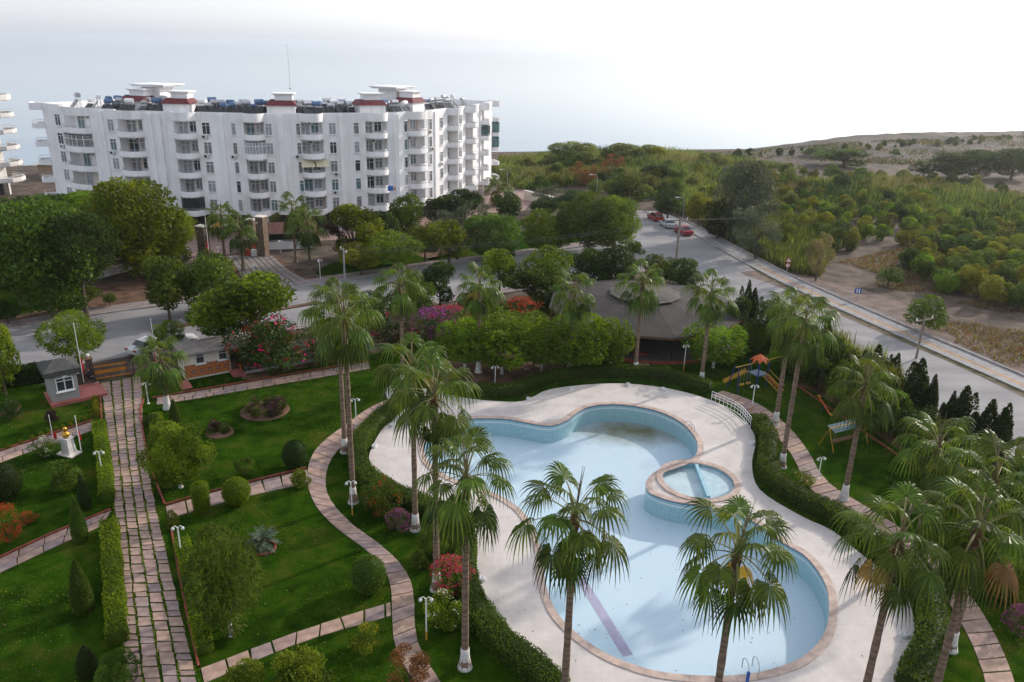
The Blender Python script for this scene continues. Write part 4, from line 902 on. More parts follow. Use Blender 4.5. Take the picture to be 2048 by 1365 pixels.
def spray_mesh(n, leaf, wr, spread=0.5, h=1.0, curl=0.35, seg=2, flowers=0.0):
    """upright blades from the ground: reeds, tall grass, cane"""
    b = rng.normal(0, spread, (n, 2)); a = rng.uniform(0, 6.283, n); ln = rng.uniform(0.25, curl+0.25, n); H = h*rng.uniform(0.55, 1.1, n); wdt = leaf*rng.uniform(0.6, 1.3, n); V = np.empty((n, 6, 3)); sx, sy = -np.sin(a), np.cos(a)
    for q, (t, wf) in enumerate(((0.0, 1.0), (0.55, 0.9), (1.0, 0.12))):
        x = b[:, 0]+np.cos(a)*ln*H*t**2; y = b[:, 1]+np.sin(a)*ln*H*t**2; z = H*(t-0.18*t**3)
        V[:, q*2] = np.c_[x-sx*wdt*wf/2, y-sy*wdt*wf/2, z]; V[:, q*2+1] = np.c_[x+sx*wdt*wf/2, y+sy*wdt*wf/2, z]
    base = np.arange(n)[:, None]*6; Q = np.concatenate([base+np.array([0, 1, 3, 2]), base+np.array([2, 3, 5, 4])])
    r = np.repeat(rng.random(n), 6)
    return raw_mesh('blades', V.reshape(-1, 3), Q, r)
CR['spray'] = spray_mesh(420, 0.05, 0, 0.30, 1.0); CR['cane'] = spray_mesh(520, 0.07, 0, 0.42, 1.0, 0.3)

def trunk_mesh(h, r0, forks=4, spread=1.0, lean=0.0, n=7, white=0.0):
    """tapered trunk with limbs reaching into the crown"""
    mb = MB(); top = h*0.62; P_ = [(0, 0, -0.05), (lean*0.15*h, 0, h*0.25), (lean*0.3*h, 0.02*h, top)]
    mb.tube(P_, [r0*1.35, r0, r0*0.72], n)
    for k in range(forks):
        a = 2*math.pi*(k+rng.uniform(-0.3, 0.3))/forks; s = spread*rng.uniform(0.6, 1.0); z1 = h*rng.uniform(0.95, 1.25)
        p0 = Vector(P_[-1]); p1 = p0+Vector((math.cos(a)*s*0.45, math.sin(a)*s*0.45, (z1-top)*0.5)); p2 = p0+Vector((math.cos(a)*s, math.sin(a)*s, z1-top))
        mb.tube([p0-Vector((0, 0, 0.08*h)), p1, p2], [r0*0.6, r0*0.4, r0*0.15], 5)
    return mb
TREES_MADE = 0
def tree(base, crown_key, r, zc, lm, label, cat='tree', group=None, sz=None, th=None, tr=None, white=False, name='tree', flm=None, rz=None, cname='crown'):
    """base (x,y[,z]); crown radius r (sx), vertical half size sz, crown centre height zc"""
    global TREES_MADE; TREES_MADE += 1
    z = base[2] if len(base) > 2 else 0.0
    t_ = thing(name, label, cat, (base[0], base[1], z), 0 if rz is None else rz, group)
    sz = r*0.85 if sz is None else sz
    o_ = inst(cname, CR[crown_key], t_, (0, 0, zc), (0, 0, rng.uniform(0, 6.28)), (r*rng.uniform(0.94, 1.08), r*rng.uniform(0.94, 1.08), sz), [LM[lm]]+([LM[flm]] if flm else []))
    th = zc if th is None else th
    if th > 0.15:
        tr = max(0.05, r*0.06) if tr is None else tr
        trunk_mesh(th, tr, 4, r*0.55).build('trunk', M['bark'], t_)
        if white: MB().lathe([(tr*1.55, -0.02), (tr*1.25, 0.12), (tr*1.12, 0.75)], 8).build('whitewash', M['lime'], t_)
    return t_
def pxtree(px, pytop, pybot, halfw, ybase, crown_key, lm, label, **kw):
    """a tree from its picture: crown left/right half width, crown top and bottom, foot of the trunk"""
    g = G(px, ybase); s = scale_at(g); r = halfw/s; zt = height_at(g, pytop); zb_ = height_at(g, pybot) if pybot < ybase else 0.0
    gx = (px-proj((g[0], g[1], (zt+zb_)/2))[0])/s
    kw.setdefault('th', (zt+zb_)/2*0.95)
    return tree((g[0]+gx, g[1]), crown_key, r, (zt+zb_)/2, lm, label, sz=(zt-zb_)/2*1.04, **kw)

# ---- fan palms
def frond_mesh(elev, lp, lb, nseg=22, droop=0.55):
    V = []; Q = []; R_ = []; MI = []
    def quad(a, b, c, d, r, m):
        o_ = len(V); V.extend([a, b, c, d]); R_.extend([r]*4); Q.append((o_, o_+1, o_+2, o_+3)); MI.append(m)
    # stalk
    p = np.zeros(3); e = elev; pts = [p.copy()]
    for k in range(5):
        p = p+np.array([math.cos(e), 0, math.sin(e)])*lp/5; e -= rad(7)+0.05*math.cos(e); pts.append(p.copy())
    for k in range(5):
        w0, w1 = 0.045-0.005*k, 0.045-0.005*(k+1); a, b = pts[k], pts[k+1]
        for s1, s2 in (((0, 1, 0), (0, 0, 0.5)), ((0, -1, 0), (0, 0, 0.5))):
            q1, q2 = np.array(s1), np.array(s2)
            quad(a+q1*w0, b+q1*w1, b+q2*w1, a+q2*w0, 0.5, 1)
    d = np.array([math.cos(e), 0, math.sin(e)]); s = np.array([0, 1.0, 0]); nrm = np.cross(d, s); o_ = pts[-1]
    amax = rad(128)
    for k in range(nseg):
        a = -amax+2*amax*k/(nseg-1); da = amax/(nseg-1)*0.98; L_ = lb*(0.72+0.28*math.cos(a*0.75))*rng.uniform(0.93, 1.05); rr = rng.random()*0.7+0.15
        rows = []
        for t in (0.06, 0.42, 0.62, 0.82, 1.0):
            u = d*math.cos(a)+s*math.sin(a); v = -d*math.sin(a)+s*math.cos(a)
            c = o_+u*t*L_+nrm*(-0.16*lb*abs(math.sin(a))**1.5*t)           # cupped blade
            g_ = droop*L_*max(0, t-0.34)**1.7*(1.15+0.35*abs(math.sin(a)))
            c = c+np.array([0, 0, -g_*1.6]); c -= u*g_*0.55
            wv = L_*math.tan(da)*min(t, 0.45)*(1.0 if t < 0.5 else max(0.0, 1-(t-0.45)/0.55)*0.9+0.06); tw = nrm*(0.25*wv*(1 if k % 2 else -1))
            rows.append((c-v*wv-tw, c+v*wv+tw))
        for q in range(4): quad(rows[q][0], rows[q][1], rows[q+1][1], rows[q+1][0], rr*(0.9 if q < 3 else 1.1), 0)
    return raw_mesh('frond', np.array(V), np.array(Q), np.clip(np.array(R_), 0, 1), MI, 2)
FR = []
for el in (82, 66, 48, 30, 12, -8, -30, -55):
    FR.append([frond_mesh(rad(el+rng.uniform(-5, 5)), rng.uniform(1.25, 1.6)*(1.0 if el > 60 else 1.0), rng.uniform(1.0, 1.15), droop=0.62 if el < 60 else 0.4) for _ in range(2)])
spear = MB().tube([(0, 0, 0), (0.05, 0.02, 1.0), (0.12, 0.03, 1.9)], [0.035, 0.025, 0.006], 5).mesh('spear_leaf', [M['palmbark']])
_tk = {}
def palm(base, h, label, size=1.0, nf=30, group='fan palms round the pool', white=True, dead=0.025, tr=0.165, name='fan_palm', lean=(0, 0)):
    t_ = thing(name, label, 'palm', (base[0], base[1], 0), 0, group)
    mb = MB(); prof = []
    for k in range(15):
        z = h*k/14; fl = 0.20*math.exp(-z/0.45); prof.append((tr*(1.12-0.22*k/14)+fl+0.012*math.sin(k*2.3), z))
    tb = []
    for k in range(15): tb.append((lean[0]*(k/14)**2, lean[1]*(k/14)**2, prof[k][1]-0.05))
    mb.tube(tb, [p[0] for p in prof], 9); mb.build('trunk', M['palmbark'], t_, smooth=True)
    hx, hy = lean
    MB().lathe([(tr*0.9, -0.75), (tr*1.35, -0.45), (tr*1.45, -0.1), (tr*0.7, 0.15)], 9, (hx, hy, h)).build('leaf_bases', M['boots'], t_)
    if white:
        wp = [(tr*1.12+0.20*math.exp(-z/0.45)+0.016, z) for z in (-0.02, 0.15, 0.35, 0.6, 0.9, 1.2)]; MB().lathe(wp, 10).build('whitewash', M['lime'], t_, smooth=True)
    a = rng.uniform(0, 6.28)
    for k in range(nf):
        q = k/(nf-1); cls = min(7, int(q**0.95*7.6)); a += 2.39996+rng.uniform(-0.25, 0.25); m_ = FR[cls][int(rng.integers(0, 2))]
        lm = LM['palmd'] if (cls >= 5 and rng.random() < dead) else (LM['palm'] if cls < 5 else LM['palmo']); s_ = size*rng.uniform(0.9, 1.1)
        inst('frond', m_, t_, (hx, hy, h+0.05-0.03*cls), (0, rng.uniform(-0.08, 0.08), a), (s_, s_, s_), [lm, LM['pet'] if lm is not LM['palmd'] else LM['palmd']])
    for k in range(2): inst('spear_leaf', spear, t_, (hx, hy, h), (rng.uniform(-0.15, 0.15), rng.uniform(-0.1, 0.2), rng.uniform(0, 6)), (size, size, size))
    return t_
PALMS = [((930, 1335), 955, 'tall fan palm with whitewashed foot nearest on the left of the pool', 1.0), ((873, 1180), 795, 'tall fan palm rising behind red flowers left of the pool', 1.05), ((831, 1060), 745, 'fan palm with whitewashed foot by violet bush left of the pool', 1.0), ((707, 1005), 640, 'tallest slim fan palm of the pair standing beside the curved path', 1.0), ((690, 905), 612, 'rear slim fan palm of the pair standing beside the curved path', 0.98), ((806, 775), 575, 'fan palm standing before the purple bougainvillea', 1.0), ((957, 745), 575, 'fan palm standing before the clipped ficus trees, left of three', 1.0), ((1139, 745), 585, 'fan palm in front of the clipped ficus row left of the pavilion', 1.0), ((1270, 748), 565, 'fan palm beside the short red path of the grey pavilion', 1.0), ((1402, 768), 588, 'fan palm in front of the round ficus right of the pavilion', 1.0), ((1550, 850), 625, 'slimmer rear fan palm of the pair beside the play frame', 0.95), ((1563, 935), 645, 'front fan palm of the pair beside the play frame', 1.0), ((1687, 1000), 770, 'fan palm right of the pool between the path and the swing', 1.0), ((1825, 1120), 895, 'fan palm behind the right hand hedge near the cypresses', 1.0), ((1900, 1300), 965, 'fan palm at the right edge with whitewashed foot by the path', 1.0)]
for (bx, by), yt, lab, s_ in PALMS:
    g = G(bx, by); palm(g, height_at(g, yt), lab, s_*1.22, 25)
def palm_at(px, py, h, lab, s_=1.30, nf=25, **kw):
    g = G(px, py, h); return palm(g, h, lab, s_, nf, **kw)
palm_at(1150, 1035, 10.2, 'fan palm in front of the pool with trunk leaving the lower picture edge, left one'); palm_at(1475, 1105, 9.8, 'fan palm in front of the pool beside the blue posts'); palm_at(1798, 1085, 9.6, 'fan palm over the right end of the pool deck'); palm_at(1955, 1062, 10.0, 'fan palm nearest the lower right corner')
for (bx, by), yt, lab, s_ in [((450, 520), 436, 'palm just behind the left stone gate pillar', 1.15), ((487, 542), 462, 'palm in the middle of the opposite driveway', 1.15), ((592, 525), 422, 'taller palm of the pair right of the opposite gatehouse', 1.2), ((620, 540), 448, 'shorter palm of the pair right of the opposite gatehouse', 1.3), ((997, 412), 376, 'palm at the right end of the white apartment block', 1.4), ((335, 818), 722, 'palm with whitewashed foot beside the sliding gate', 1.0)]:
    g = G(bx, by); palm(g, height_at(g, yt), lab, s_*1.15, 24, 'palms along the road', white=(bx == 335), tr=0.17)
# ------------------------------------------------------------------ hedges (leafy box following a line)
def hedge(px, width, hgt, label, lm='hedge', dens=330, leaf=0.13, closed=False, z=0.0, flowers=None, cat='hedge', off=0.0):
    A = resample(smooth_open(GL(px), 6), 0.35); P_ = np.array(A); T = np.gradient(P_, axis=0); T /= np.linalg.norm(T, axis=1, keepdims=True); N_ = np.c_[-T[:, 1], T[:, 0]]; P_ = P_+N_*off
    s = np.r_[0, np.cumsum(np.linalg.norm(np.diff(P_, axis=0), axis=1))]; Lg = s[-1]; c0 = P_[0]
    n = int(Lg*(width+2*hgt)*dens*0.62); u = rng.uniform(0, Lg, n); q = rng.uniform(0, width+2*hgt, n)
    lat = np.where(q < hgt, -width/2, np.where(q > hgt+width, width/2, q-hgt-width/2)); zz = np.where(q < hgt, q, np.where(q > hgt+width, 2*hgt+width-q, hgt)); side = np.where(q < hgt, -1, np.where(q > hgt+width, 1, 0))
    wob = 0.07*np.sin(u*1.7)+0.05*np.sin(u*4.1+1); lat = lat*(1+wob)+rng.normal(0, 0.04, n); zz = zz+np.where(side == 0, rng.normal(0, 0.035, n)+0.05*np.sin(u*2.3), 0)
    f = lambda arr: np.interp(u, s, arr)
    X = f(P_[:, 0])+f(N_[:, 0])*lat; Y = f(P_[:, 1])+f(N_[:, 1])*lat; nx, ny = f(N_[:, 0])*side, f(N_[:, 1])*side
    D = np.c_[nx, ny, (side == 0)*1.0]*0.6+sph(n)*0.9+np.array([0, 0, 0.25])
    iw, ih = width*0.44, hgt*0.93; cV = []; cQ = []
    for i in range(len(P_)):
        for a, b in ((-iw, 0), (-iw, ih), (iw, ih), (iw, 0)): cV.append((P_[i][0]+N_[i][0]*a-c0[0], P_[i][1]+N_[i][1]*a-c0[1], b))
    for i in range(len(P_)-1):
        for k in range(3): cQ.append((i*4+k, i*4+k+1, (i+1)*4+k+1, (i+1)*4+k))
    cQ += [(0, 1, 2, 3), tuple(len(P_)*4-4+k for k in range(4))]
    r = np.clip(rng.random(n)*0.75+0.12+0.15*np.sin(u*0.9), 0, 1)
    mi = None
    if flowers: mi = ((np.sin(u*3.1)+np.sin(zz*9+u) > 1.2) & (rng.random(n) < 0.5)).astype(int)
    me = leaves_mesh('foliage', np.c_[X-c0[0], Y-c0[1], zz], D, leaf*rng.uniform(0.6, 1.3, n), 0.5, r, mi, 2 if flowers else 1, extra=(np.array(cV), cQ, 0.1, 0))
    t_ = thing('hedge', label, cat, (c0[0], c0[1], z)); o_ = inst('foliage', me, t_, mats=[LM[lm]]+([LM[flowers]] if flowers else []))
    return t_
hedge([(955, 790), (1025, 790), (1062, 776), (1110, 761), (1180, 753), (1260, 752), (1340, 762), (1418, 785)], 1.1, 1.0, 'clipped green hedge curving along the far side of the pool deck')
hedge([(818, 800), (775, 838), (735, 875), (716, 915), (726, 955), (765, 988), (820, 1015), (880, 1038), (918, 1068)], 1.25, 1.05, 'clipped green hedge bounding the left lobe of the pool deck')
hedge([(925, 1078), (932, 1120), (930, 1170), (955, 1235), (1005, 1300), (1065, 1350), (1120, 1400)], 1.25, 1.05, 'clipped green hedge bounding the near left side of the pool deck')
hedge([(1512, 850), (1536, 890), (1532, 935), (1550, 975), (1610, 1015), (1680, 1046), (1730, 1085)], 1.3, 1.05, 'clipped green hedge bounding the right side of the pool deck behind the railing')
hedge([(1740, 1095), (1805, 1145), (1848, 1205), (1862, 1275), (1842, 1340), (1815, 1395)], 1.5, 1.1, 'clipped green hedge bounding the near right side of the pool deck')
hedge([(199, 858), (210, 930), (216, 1005)], 0.85, 0.75, 'golden green clipped hedge left of the slab path near the bust', 'golden')
hedge([(221, 1058), (226, 1130), (237, 1290)], 0.95, 0.8, 'golden green clipped hedge left of the slab path in the foreground', 'golden')
hedge([(312, 838), (318, 890), (332, 960)], 0.9, 0.6, 'low golden green hedge right of the slab path beside the round bush', 'golden')
hedge([(365, 1090), (385, 1180), (412, 1310)], 0.8, 0.6, 'low green hedge right of the slab path in the foreground', 'golden')
hedge([(-20, 775), (60, 765), (100, 758)], 1.4, 1.5, 'dark hedge behind the guard hut along the road', 'dark', leaf=0.2)
hedge([(1600, 705), (1700, 770), (1800, 838), (1900, 905)], 1.2, 1.6, 'loose dark hedge along the right hand road behind the swing', 'dark', leaf=0.22)

# ------------------------------------------------------------------ clipped bushes and garden plants
def topiary(px, ybase, wpx, hpx, key, lm, label, name='clipped_bush', stem=0.0):
    g = G(px, ybase); s = scale_at(g); r = wpx/2/s; h = max(0.3, height_at(g, ybase-hpx)); base = {'ball': 2.0, 'drum': 3.25, 'cone': 4.0}[key]
    t_ = thing(name, label, 'bush', (g[0], g[1], 0)); inst('foliage', CR[key], t_, (0, 0, stem), (0, 0, rng.uniform(0, 6)), (r, r, (h-stem)/base), [LM[lm]])
    MB().tube([(0, 0, -0.05), (0, 0, stem+0.3)], 0.05, 6).build('stem', M['bark'], t_); return t_
topiary(591, 935, 48, 53, 'ball', 'dark', 'round dark clipped bush on the lawn beside the curved path')
topiary(475, 1008, 54, 50, 'ball', 'golden', 'round bright green clipped bush at the side path')
topiary(405, 1026, 34, 60, 'drum', 'golden', 'drum shaped clipped bush beside the side path')
topiary(738, 1182, 68, 66, 'ball', 'hedge', 'large round clipped bush in the bend of the curved path')
topiary(162, 1082, 33, 95, 'cone', 'hedge', 'cone shaped clipped cypress at the left side path')
topiary(168, 1222, 44, 110, 'cone', 'hedge', 'larger cone shaped clipped cypress on the left lawn in front')
topiary(352, 850, 24, 55, 'cone', 'hedge', 'small pointed clipped bush right of the slab path')
topiary(172, 1018, 26, 75, 'cone', 'dark', 'dark pointed clipped bush behind the left side path')
topiary(178, 1350, 46, 62, 'cone', 'dark', 'dark clipped bush at the lower left edge')
topiary(440, 1130, 36, 52, 'drum', 'golden', 'drum shaped clipped bush behind the feathery tree')
topiary(15, 1000, 62, 70, 'ball', 'dark', 'dark rounded bush at the left picture edge')
def bush(px, ybase, wpx, hpx, key, lm, label, flm=None, name='shrub', stem=0.0, cat='shrub', white=False, th=0.0, tr=None):
    g = G(px, ybase); s = scale_at(g); r = wpx/2/s; h = max(0.25, height_at(g, ybase-hpx))
    return tree((g[0], g[1]), key, r, (h+stem)/2, lm, label, cat, None, (h-stem)/2*1.06, th or max(0.3, h*0.4), tr or 0.05, white, name, flm, cname='foliage')
bush(362, 975, 130, 120, 'fine0', 'bright', 'large round leafy tree right of the slab path with whitewashed trunk', cat='tree', name='tree', stem=0.9, th=1.5, tr=0.12, white=True)
bush(462, 1272, 150, 195, 'feather0', 'broad', 'feathery tree with whitewashed foot in the foreground lawn', cat='tree', name='tree', stem=0.6, th=2.0, tr=0.10, white=True)
bush(888, 1255, 75, 72, 'flower0', 'bright', 'white flowered bush beside the near lamp post', 'white')
bush(765, 1030, 80, 70, 'flower1', 'hedge', 'green bush with orange flowers at the deck hedge', 'red')
bush(795, 1060, 56, 36, 'flowerm', 'hedge', 'violet bougainvillea at the foot of a whitewashed palm', 'violet')
bush(870, 1115, 70, 70, 'loose0', 'broad', 'leafy bush between two palms left of the deck')
bush(900, 1190, 95, 66, 'flowerm', 'hedge', 'magenta bougainvillea in front of the deck hedge', 'magenta')
bush(742, 1010, 46, 40, 'loose1', 'broad', 'loose leafy bush below the paired palms')
bush(905, 1262, 44, 40, 'shrub1', 'hedge', 'small dark shrub behind the white flowered bush')
bush(838, 1135, 40, 34, 'shrub0', 'broad', 'small leafy shrub at the foot of the hedge left of the pool')
bush(600, 972, 44, 30, 'shrub0', 'lime', 'small yellow green shrub at the path fork')
bush(735, 1300, 66, 46, 'flower0', 'bright', 'low shrub with yellow flowers beside the slab side path', 'gold')
bush(820, 1368, 90, 62, 'loose1', 'rust', 'thin brownish shrub at the end of the curved path')
bush(600, 1385, 130, 70, 'broad1', 'bright', 'bright leafy shrub at the lower picture edge left of the brown shrub')
bush(490, 1385, 90, 45, 'broad2', 'bright', 'smaller leafy shrub at the lower picture edge')
bush(490, 952, 42, 42, 'loose0', 'broad', 'small loose shrub on the lawn beside the side path')
bush(20, 1085, 70, 70, 'flowerm', 'hedge', 'red flowering shrub at the left picture edge', 'red')
bush(55, 1045, 40, 18, 'flowerm', 'broad', 'sparse red flowers beside the left edge shrub', 'red')
bush(135, 975, 70, 52, 'shrub1', 'broad', 'low dark rose bush behind the left side path')
bush(90, 915, 60, 40, 'flower0', 'broad', 'low flowering bush beside the bust pedestal', 'white')
bush(105, 845, 30, 24, 'shrub0', 'purple', 'small purple shrub on the lawn behind the bust')
bush(22, 840, 56, 40, 'flower1', 'dark', 'dark rose bush on the lawn left of the guard hut', 'pink')
bush(1605, 972, 52, 34, 'flower0', 'bright', 'pale flowering shrub beside the right curved path', 'white')
bush(1330, 752, 40, 18, 'shrub0', 'lime', 'small yellow green shrub behind the far deck hedge')
bush(1195, 742, 34, 16, 'shrub1', 'bright', 'small green shrub left of the pavilion path')
bush(2020, 1190, 110, 60, 'fine1', 'lime', 'bright leafy shrub at the right picture edge')
bush(2035, 1270, 70, 50, 'flowerm', 'dark', 'dark shrub with violet flowers at the right picture edge', 'violet')
bush(345, 1062, 30, 36, 'shrub0', 'broad', 'small bush at the corner of the slab path')
bush(305, 850, 36, 22, 'shrub1', 'dark', 'dark low bush at the foot of the white lamp by the gate')
bush(245, 1372, 80, 60, 'feather1', 'broad', 'spiky grass clump at the lower edge beside the slab path')
bush(1895, 1190, 60, 40, 'shrub0', 'hedge', 'leafy shrub between hedge and path on the right')
bush(700, 885, 36, 26, 'flowerm', 'hedge', 'violet flowers at the foot of the paired palms', 'violet')
for x, y in [(40, 893), (68, 882), (96, 872), (122, 862), (146, 853)]: pass
def row_plants(px_list, lm, label, group, r=0.22):
    for x, y in px_list:
        g = G(x, y); t_ = thing('small_bush', label, 'bush', (g[0], g[1], 0), 0, group); inst('foliage', CR['shrub0'], t_, (0, 0, 0.16), (0, 0, rng.uniform(0, 6)), (r, r, r), [LM[lm]])
row_plants([(18, 897), (42, 888), (66, 880), (84, 873), (98, 868), (112, 862), (126, 857), (141, 852), (156, 846), (170, 842), (184, 836)], 'yellow', 'tiny golden bush in the row along the red edged side path', 'golden bushes along the side path')
row_plants([(194, 832), (193, 822), (192, 812), (191, 803)], 'yellow', 'golden shrub in the short row between guard hut and slab path', 'golden shrubs by the hut', 0.38)
row_plants([(400, 775), (425, 770), (455, 765), (540, 748), (560, 745), (585, 741), (620, 735), (650, 729), (690, 722)], 'broad', 'small green plant in the narrow bed along the fence', 'bed plants along the fence', 0.3)
# rose beds
def bed(px, py, rx, label, flm, lm='purple', n=26):
    g = G(px, py); s = scale_at(g); r = rx/s; t_ = thing('flower_bed', label, 'flower bed', (g[0], g[1], 0))
    MB().lathe([(r, 0.008), (r*0.97, 0.06), (r*0.6, 0.10), (0.01, 0.12)], 24, cap=False).build('bed_soil', M['soil'], t_)
    for k in range(n):
        a = rng.uniform(0, 6.28); q = r*0.82*math.sqrt(rng.random()); sc_ = rng.uniform(0.35, 0.55)
        inst('rose_bush', CR['flower%d' % (k % 2)], t_, (q*math.cos(a), q*math.sin(a), 0.08+sc_*0.7), (0, 0, a), (sc_, sc_, sc_*0.9), [LM[lm if rng.random() < 0.5 else 'broad'], LM[flm]])
bed(530, 822, 48, 'large round rose bed with pale flowers on the lawn', 'pink'); bed(440, 866, 27, 'small round flower bed with a pinkish shrub on the lawn', 'pink', n=6)
# cycad in a brick ring
g = G(527, 1098); cy = thing('cycad', 'grey green cycad in a round brick ring on the lawn', 'plant', (g[0], g[1], 0))
MB().lathe([(0.78, 0), (0.78, 0.16), (0.66, 0.16), (0.66, 0.0)], 20, cap=False).build('brick_ring', M['redkerb'], cy)
MB().lathe([(0.2, 0), (0.22, 0.35), (0.12, 0.5)], 10).build('trunk', M['boots'], cy); MB().lathe([(0.16, 0.48), (0.2, 0.6), (0.1, 0.78), (0.01, 0.84)], 10).build('cone', M['dry'], cy)
def cycad_leaf(e0):
    V = []; Q = []; R_ = []
    p = np.zeros(3); e = e0; pts = []
    for k in range(11): pts.append((p.copy(), e)); p = p+np.array([math.cos(e), 0, math.sin(e)])*0.115; e -= 0.13
    for k in range(11):
        c, ee = pts[k]; L_ = 0.16*math.sin(math.pi*(0.15+0.85*k/11))+0.04
        for s in (-1, 1):
            o_ = len(V); tip = c+np.array([math.cos(ee)*L_*0.6, s*L_, math.sin(ee)*L_*0.6+0.02]); t0 = np.array([math.cos(ee), 0, math.sin(ee)])*0.05
            V.extend([c-t0, c+t0, tip+t0*0.3, tip-t0*0.3]); Q.append((o_, o_+1, o_+2, o_+3)); R_.extend([rng.random()]*4)
    return raw_mesh('frond', np.array(V), np.array(Q), np.array(R_))
CL = [cycad_leaf(rad(x)) for x in (75, 50, 28, 8)]
for k in range(34): inst('frond', CL[min(3, k*4//34)], cy, (0, 0, 0.45), (0, 0, k*2.4), (1.0, 1.0, 1.0), [LM['cycad']])

# ------------------------------------------------------------------ trees of the garden and along the roads
T = pxtree
# ficus umbrella trees left of the pavilion, and the single one right of it
for px, top, bot, hw, yb, lab in [(930, 640, 702, 52, 742, 'clipped yellow green ficus at the left end of the row'), (1010, 614, 668, 78, 712, 'clipped yellow green ficus in the back of the row'), (1005, 650, 712, 66, 748, 'clipped yellow green ficus in the front middle of the row'), (1085, 640, 704, 58, 742, 'clipped yellow green ficus with a pale trunk left of the pavilion'), (1160, 632, 706, 62, 736, 'clipped yellow green ficus second from the pavilion'), (1225, 640, 706, 44, 735, 'clipped yellow green ficus touching the pavilion roof'), (1432, 644, 706, 56, 736, 'round yellow green ficus with whitewashed trunk right of the pavilion')]:
    T(px, top+4, bot+22, hw*1.18, yb, 'flat%d' % (px % 2), 'lime', lab, white=True, tr=0.12, name='ficus_tree')
# bougainvillea masses
T(560, 640, 735, 78, 742, 'flower0', 'dark', 'wide dark bougainvillea with scattered red flowers along the fence', flm='magenta', name='bougainvillea', cat='shrub')
T(500, 650, 735, 55, 740, 'flower1', 'dark', 'bougainvillea with orange red flowers beside the gatehouse', flm='red', name='bougainvillea', cat='shrub')
T(640, 660, 720, 60, 728, 'flower1', 'broad', 'green climber with few red flowers on the fence behind the paired palms', flm='red', name='bougainvillea', cat='shrub')
T(785, 625, 700, 60, 712, 'flower0', 'dark', 'bougainvillea with pink flowers behind a single palm', flm='magenta', name='bougainvillea', cat='shrub')
T(860, 622, 672, 62, 690, 'flowerm', 'dark', 'purple bougainvillea mass in full bloom', flm='violet', name='bougainvillea', cat='shrub')
T(900, 614, 650, 48, 668, 'flowerm', 'dark', 'magenta bougainvillea behind the ficus row', flm='magenta', name='bougainvillea', cat='shrub')
T(1045, 600, 628, 42, 640, 'flowerm', 'dark', 'red bougainvillea showing above the ficus row', flm='red', name='bougainvillea', cat='shrub')
# road side trees near the gate
T(500, 556, 690, 105, 712, 'broad0', 'bright', 'large irregular leafy tree between the road and the gatehouse', tr=0.2)
T(440, 590, 660, 60, 690, 'broad3', 'broad', 'left limb like leafy tree beside the large irregular one')
T(148, 634, 712, 64, 738, 'feather0', 'bright', 'flat topped feathery tree behind the guard hut', tr=0.14)
T(338, 646, 690, 32, 716, 'feather1', 'bright', 'small feathery tree behind the white car')
T(330, 516, 610, 52, 640, 'broad1', 'broad', 'slender leafy tree on the road verge, left of two', tr=0.14)
T(420, 512, 610, 56, 625, 'broad2', 'broad', 'leafy tree on the road verge, right of two', tr=0.14)
T(-5, 650, 770, 34, 790, 'broad2', 'bright', 'leafy tree cut by the left picture edge at the road')
T(86, 416, 610, 108, 636, 'fine1', 'broad', 'large dense leafy tree left on the far verge', tr=0.3)
T(150, 430, 560, 70, 640, 'fine2', 'dark', 'dark tree mass behind the large verge tree')
T(20, 400, 560, 90, 610, 'fine0', 'dark', 'dark tree at the left picture edge')
T(262, 366, 535, 104, 555, 'fine2', 'bright', 'very large rounded bright green tree before the white block', tr=0.35)
T(330, 410, 520, 58, 548, 'fine0', 'bright', 'right shoulder tree of the large rounded green tree')
T(180, 390, 500, 70, 540, 'fine1', 'bright', 'left shoulder tree of the large rounded green tree')
T(90, 392, 470, 100, 500, 'broad0', 'broad', 'tree crown behind the large verge tree')
T(172, 575, 606, 28, 618, 'shrub0', 'broad', 'small round citrus tree on the brown verge, left', white=False, tr=0.06, name='citrus_tree')
T(136, 590, 612, 20, 622, 'shrub1', 'dark', 'small dark shrub on the brown verge', name='shrub', cat='shrub')
T(218, 588, 608, 14, 614, 'shrub0', 'broad', 'smallest round shrub on the brown verge', name='shrub', cat='shrub')
T(10, 600, 640, 26, 650, 'shrub1', 'dark', 'dark shrub at the left edge of the far verge', name='shrub', cat='shrub')
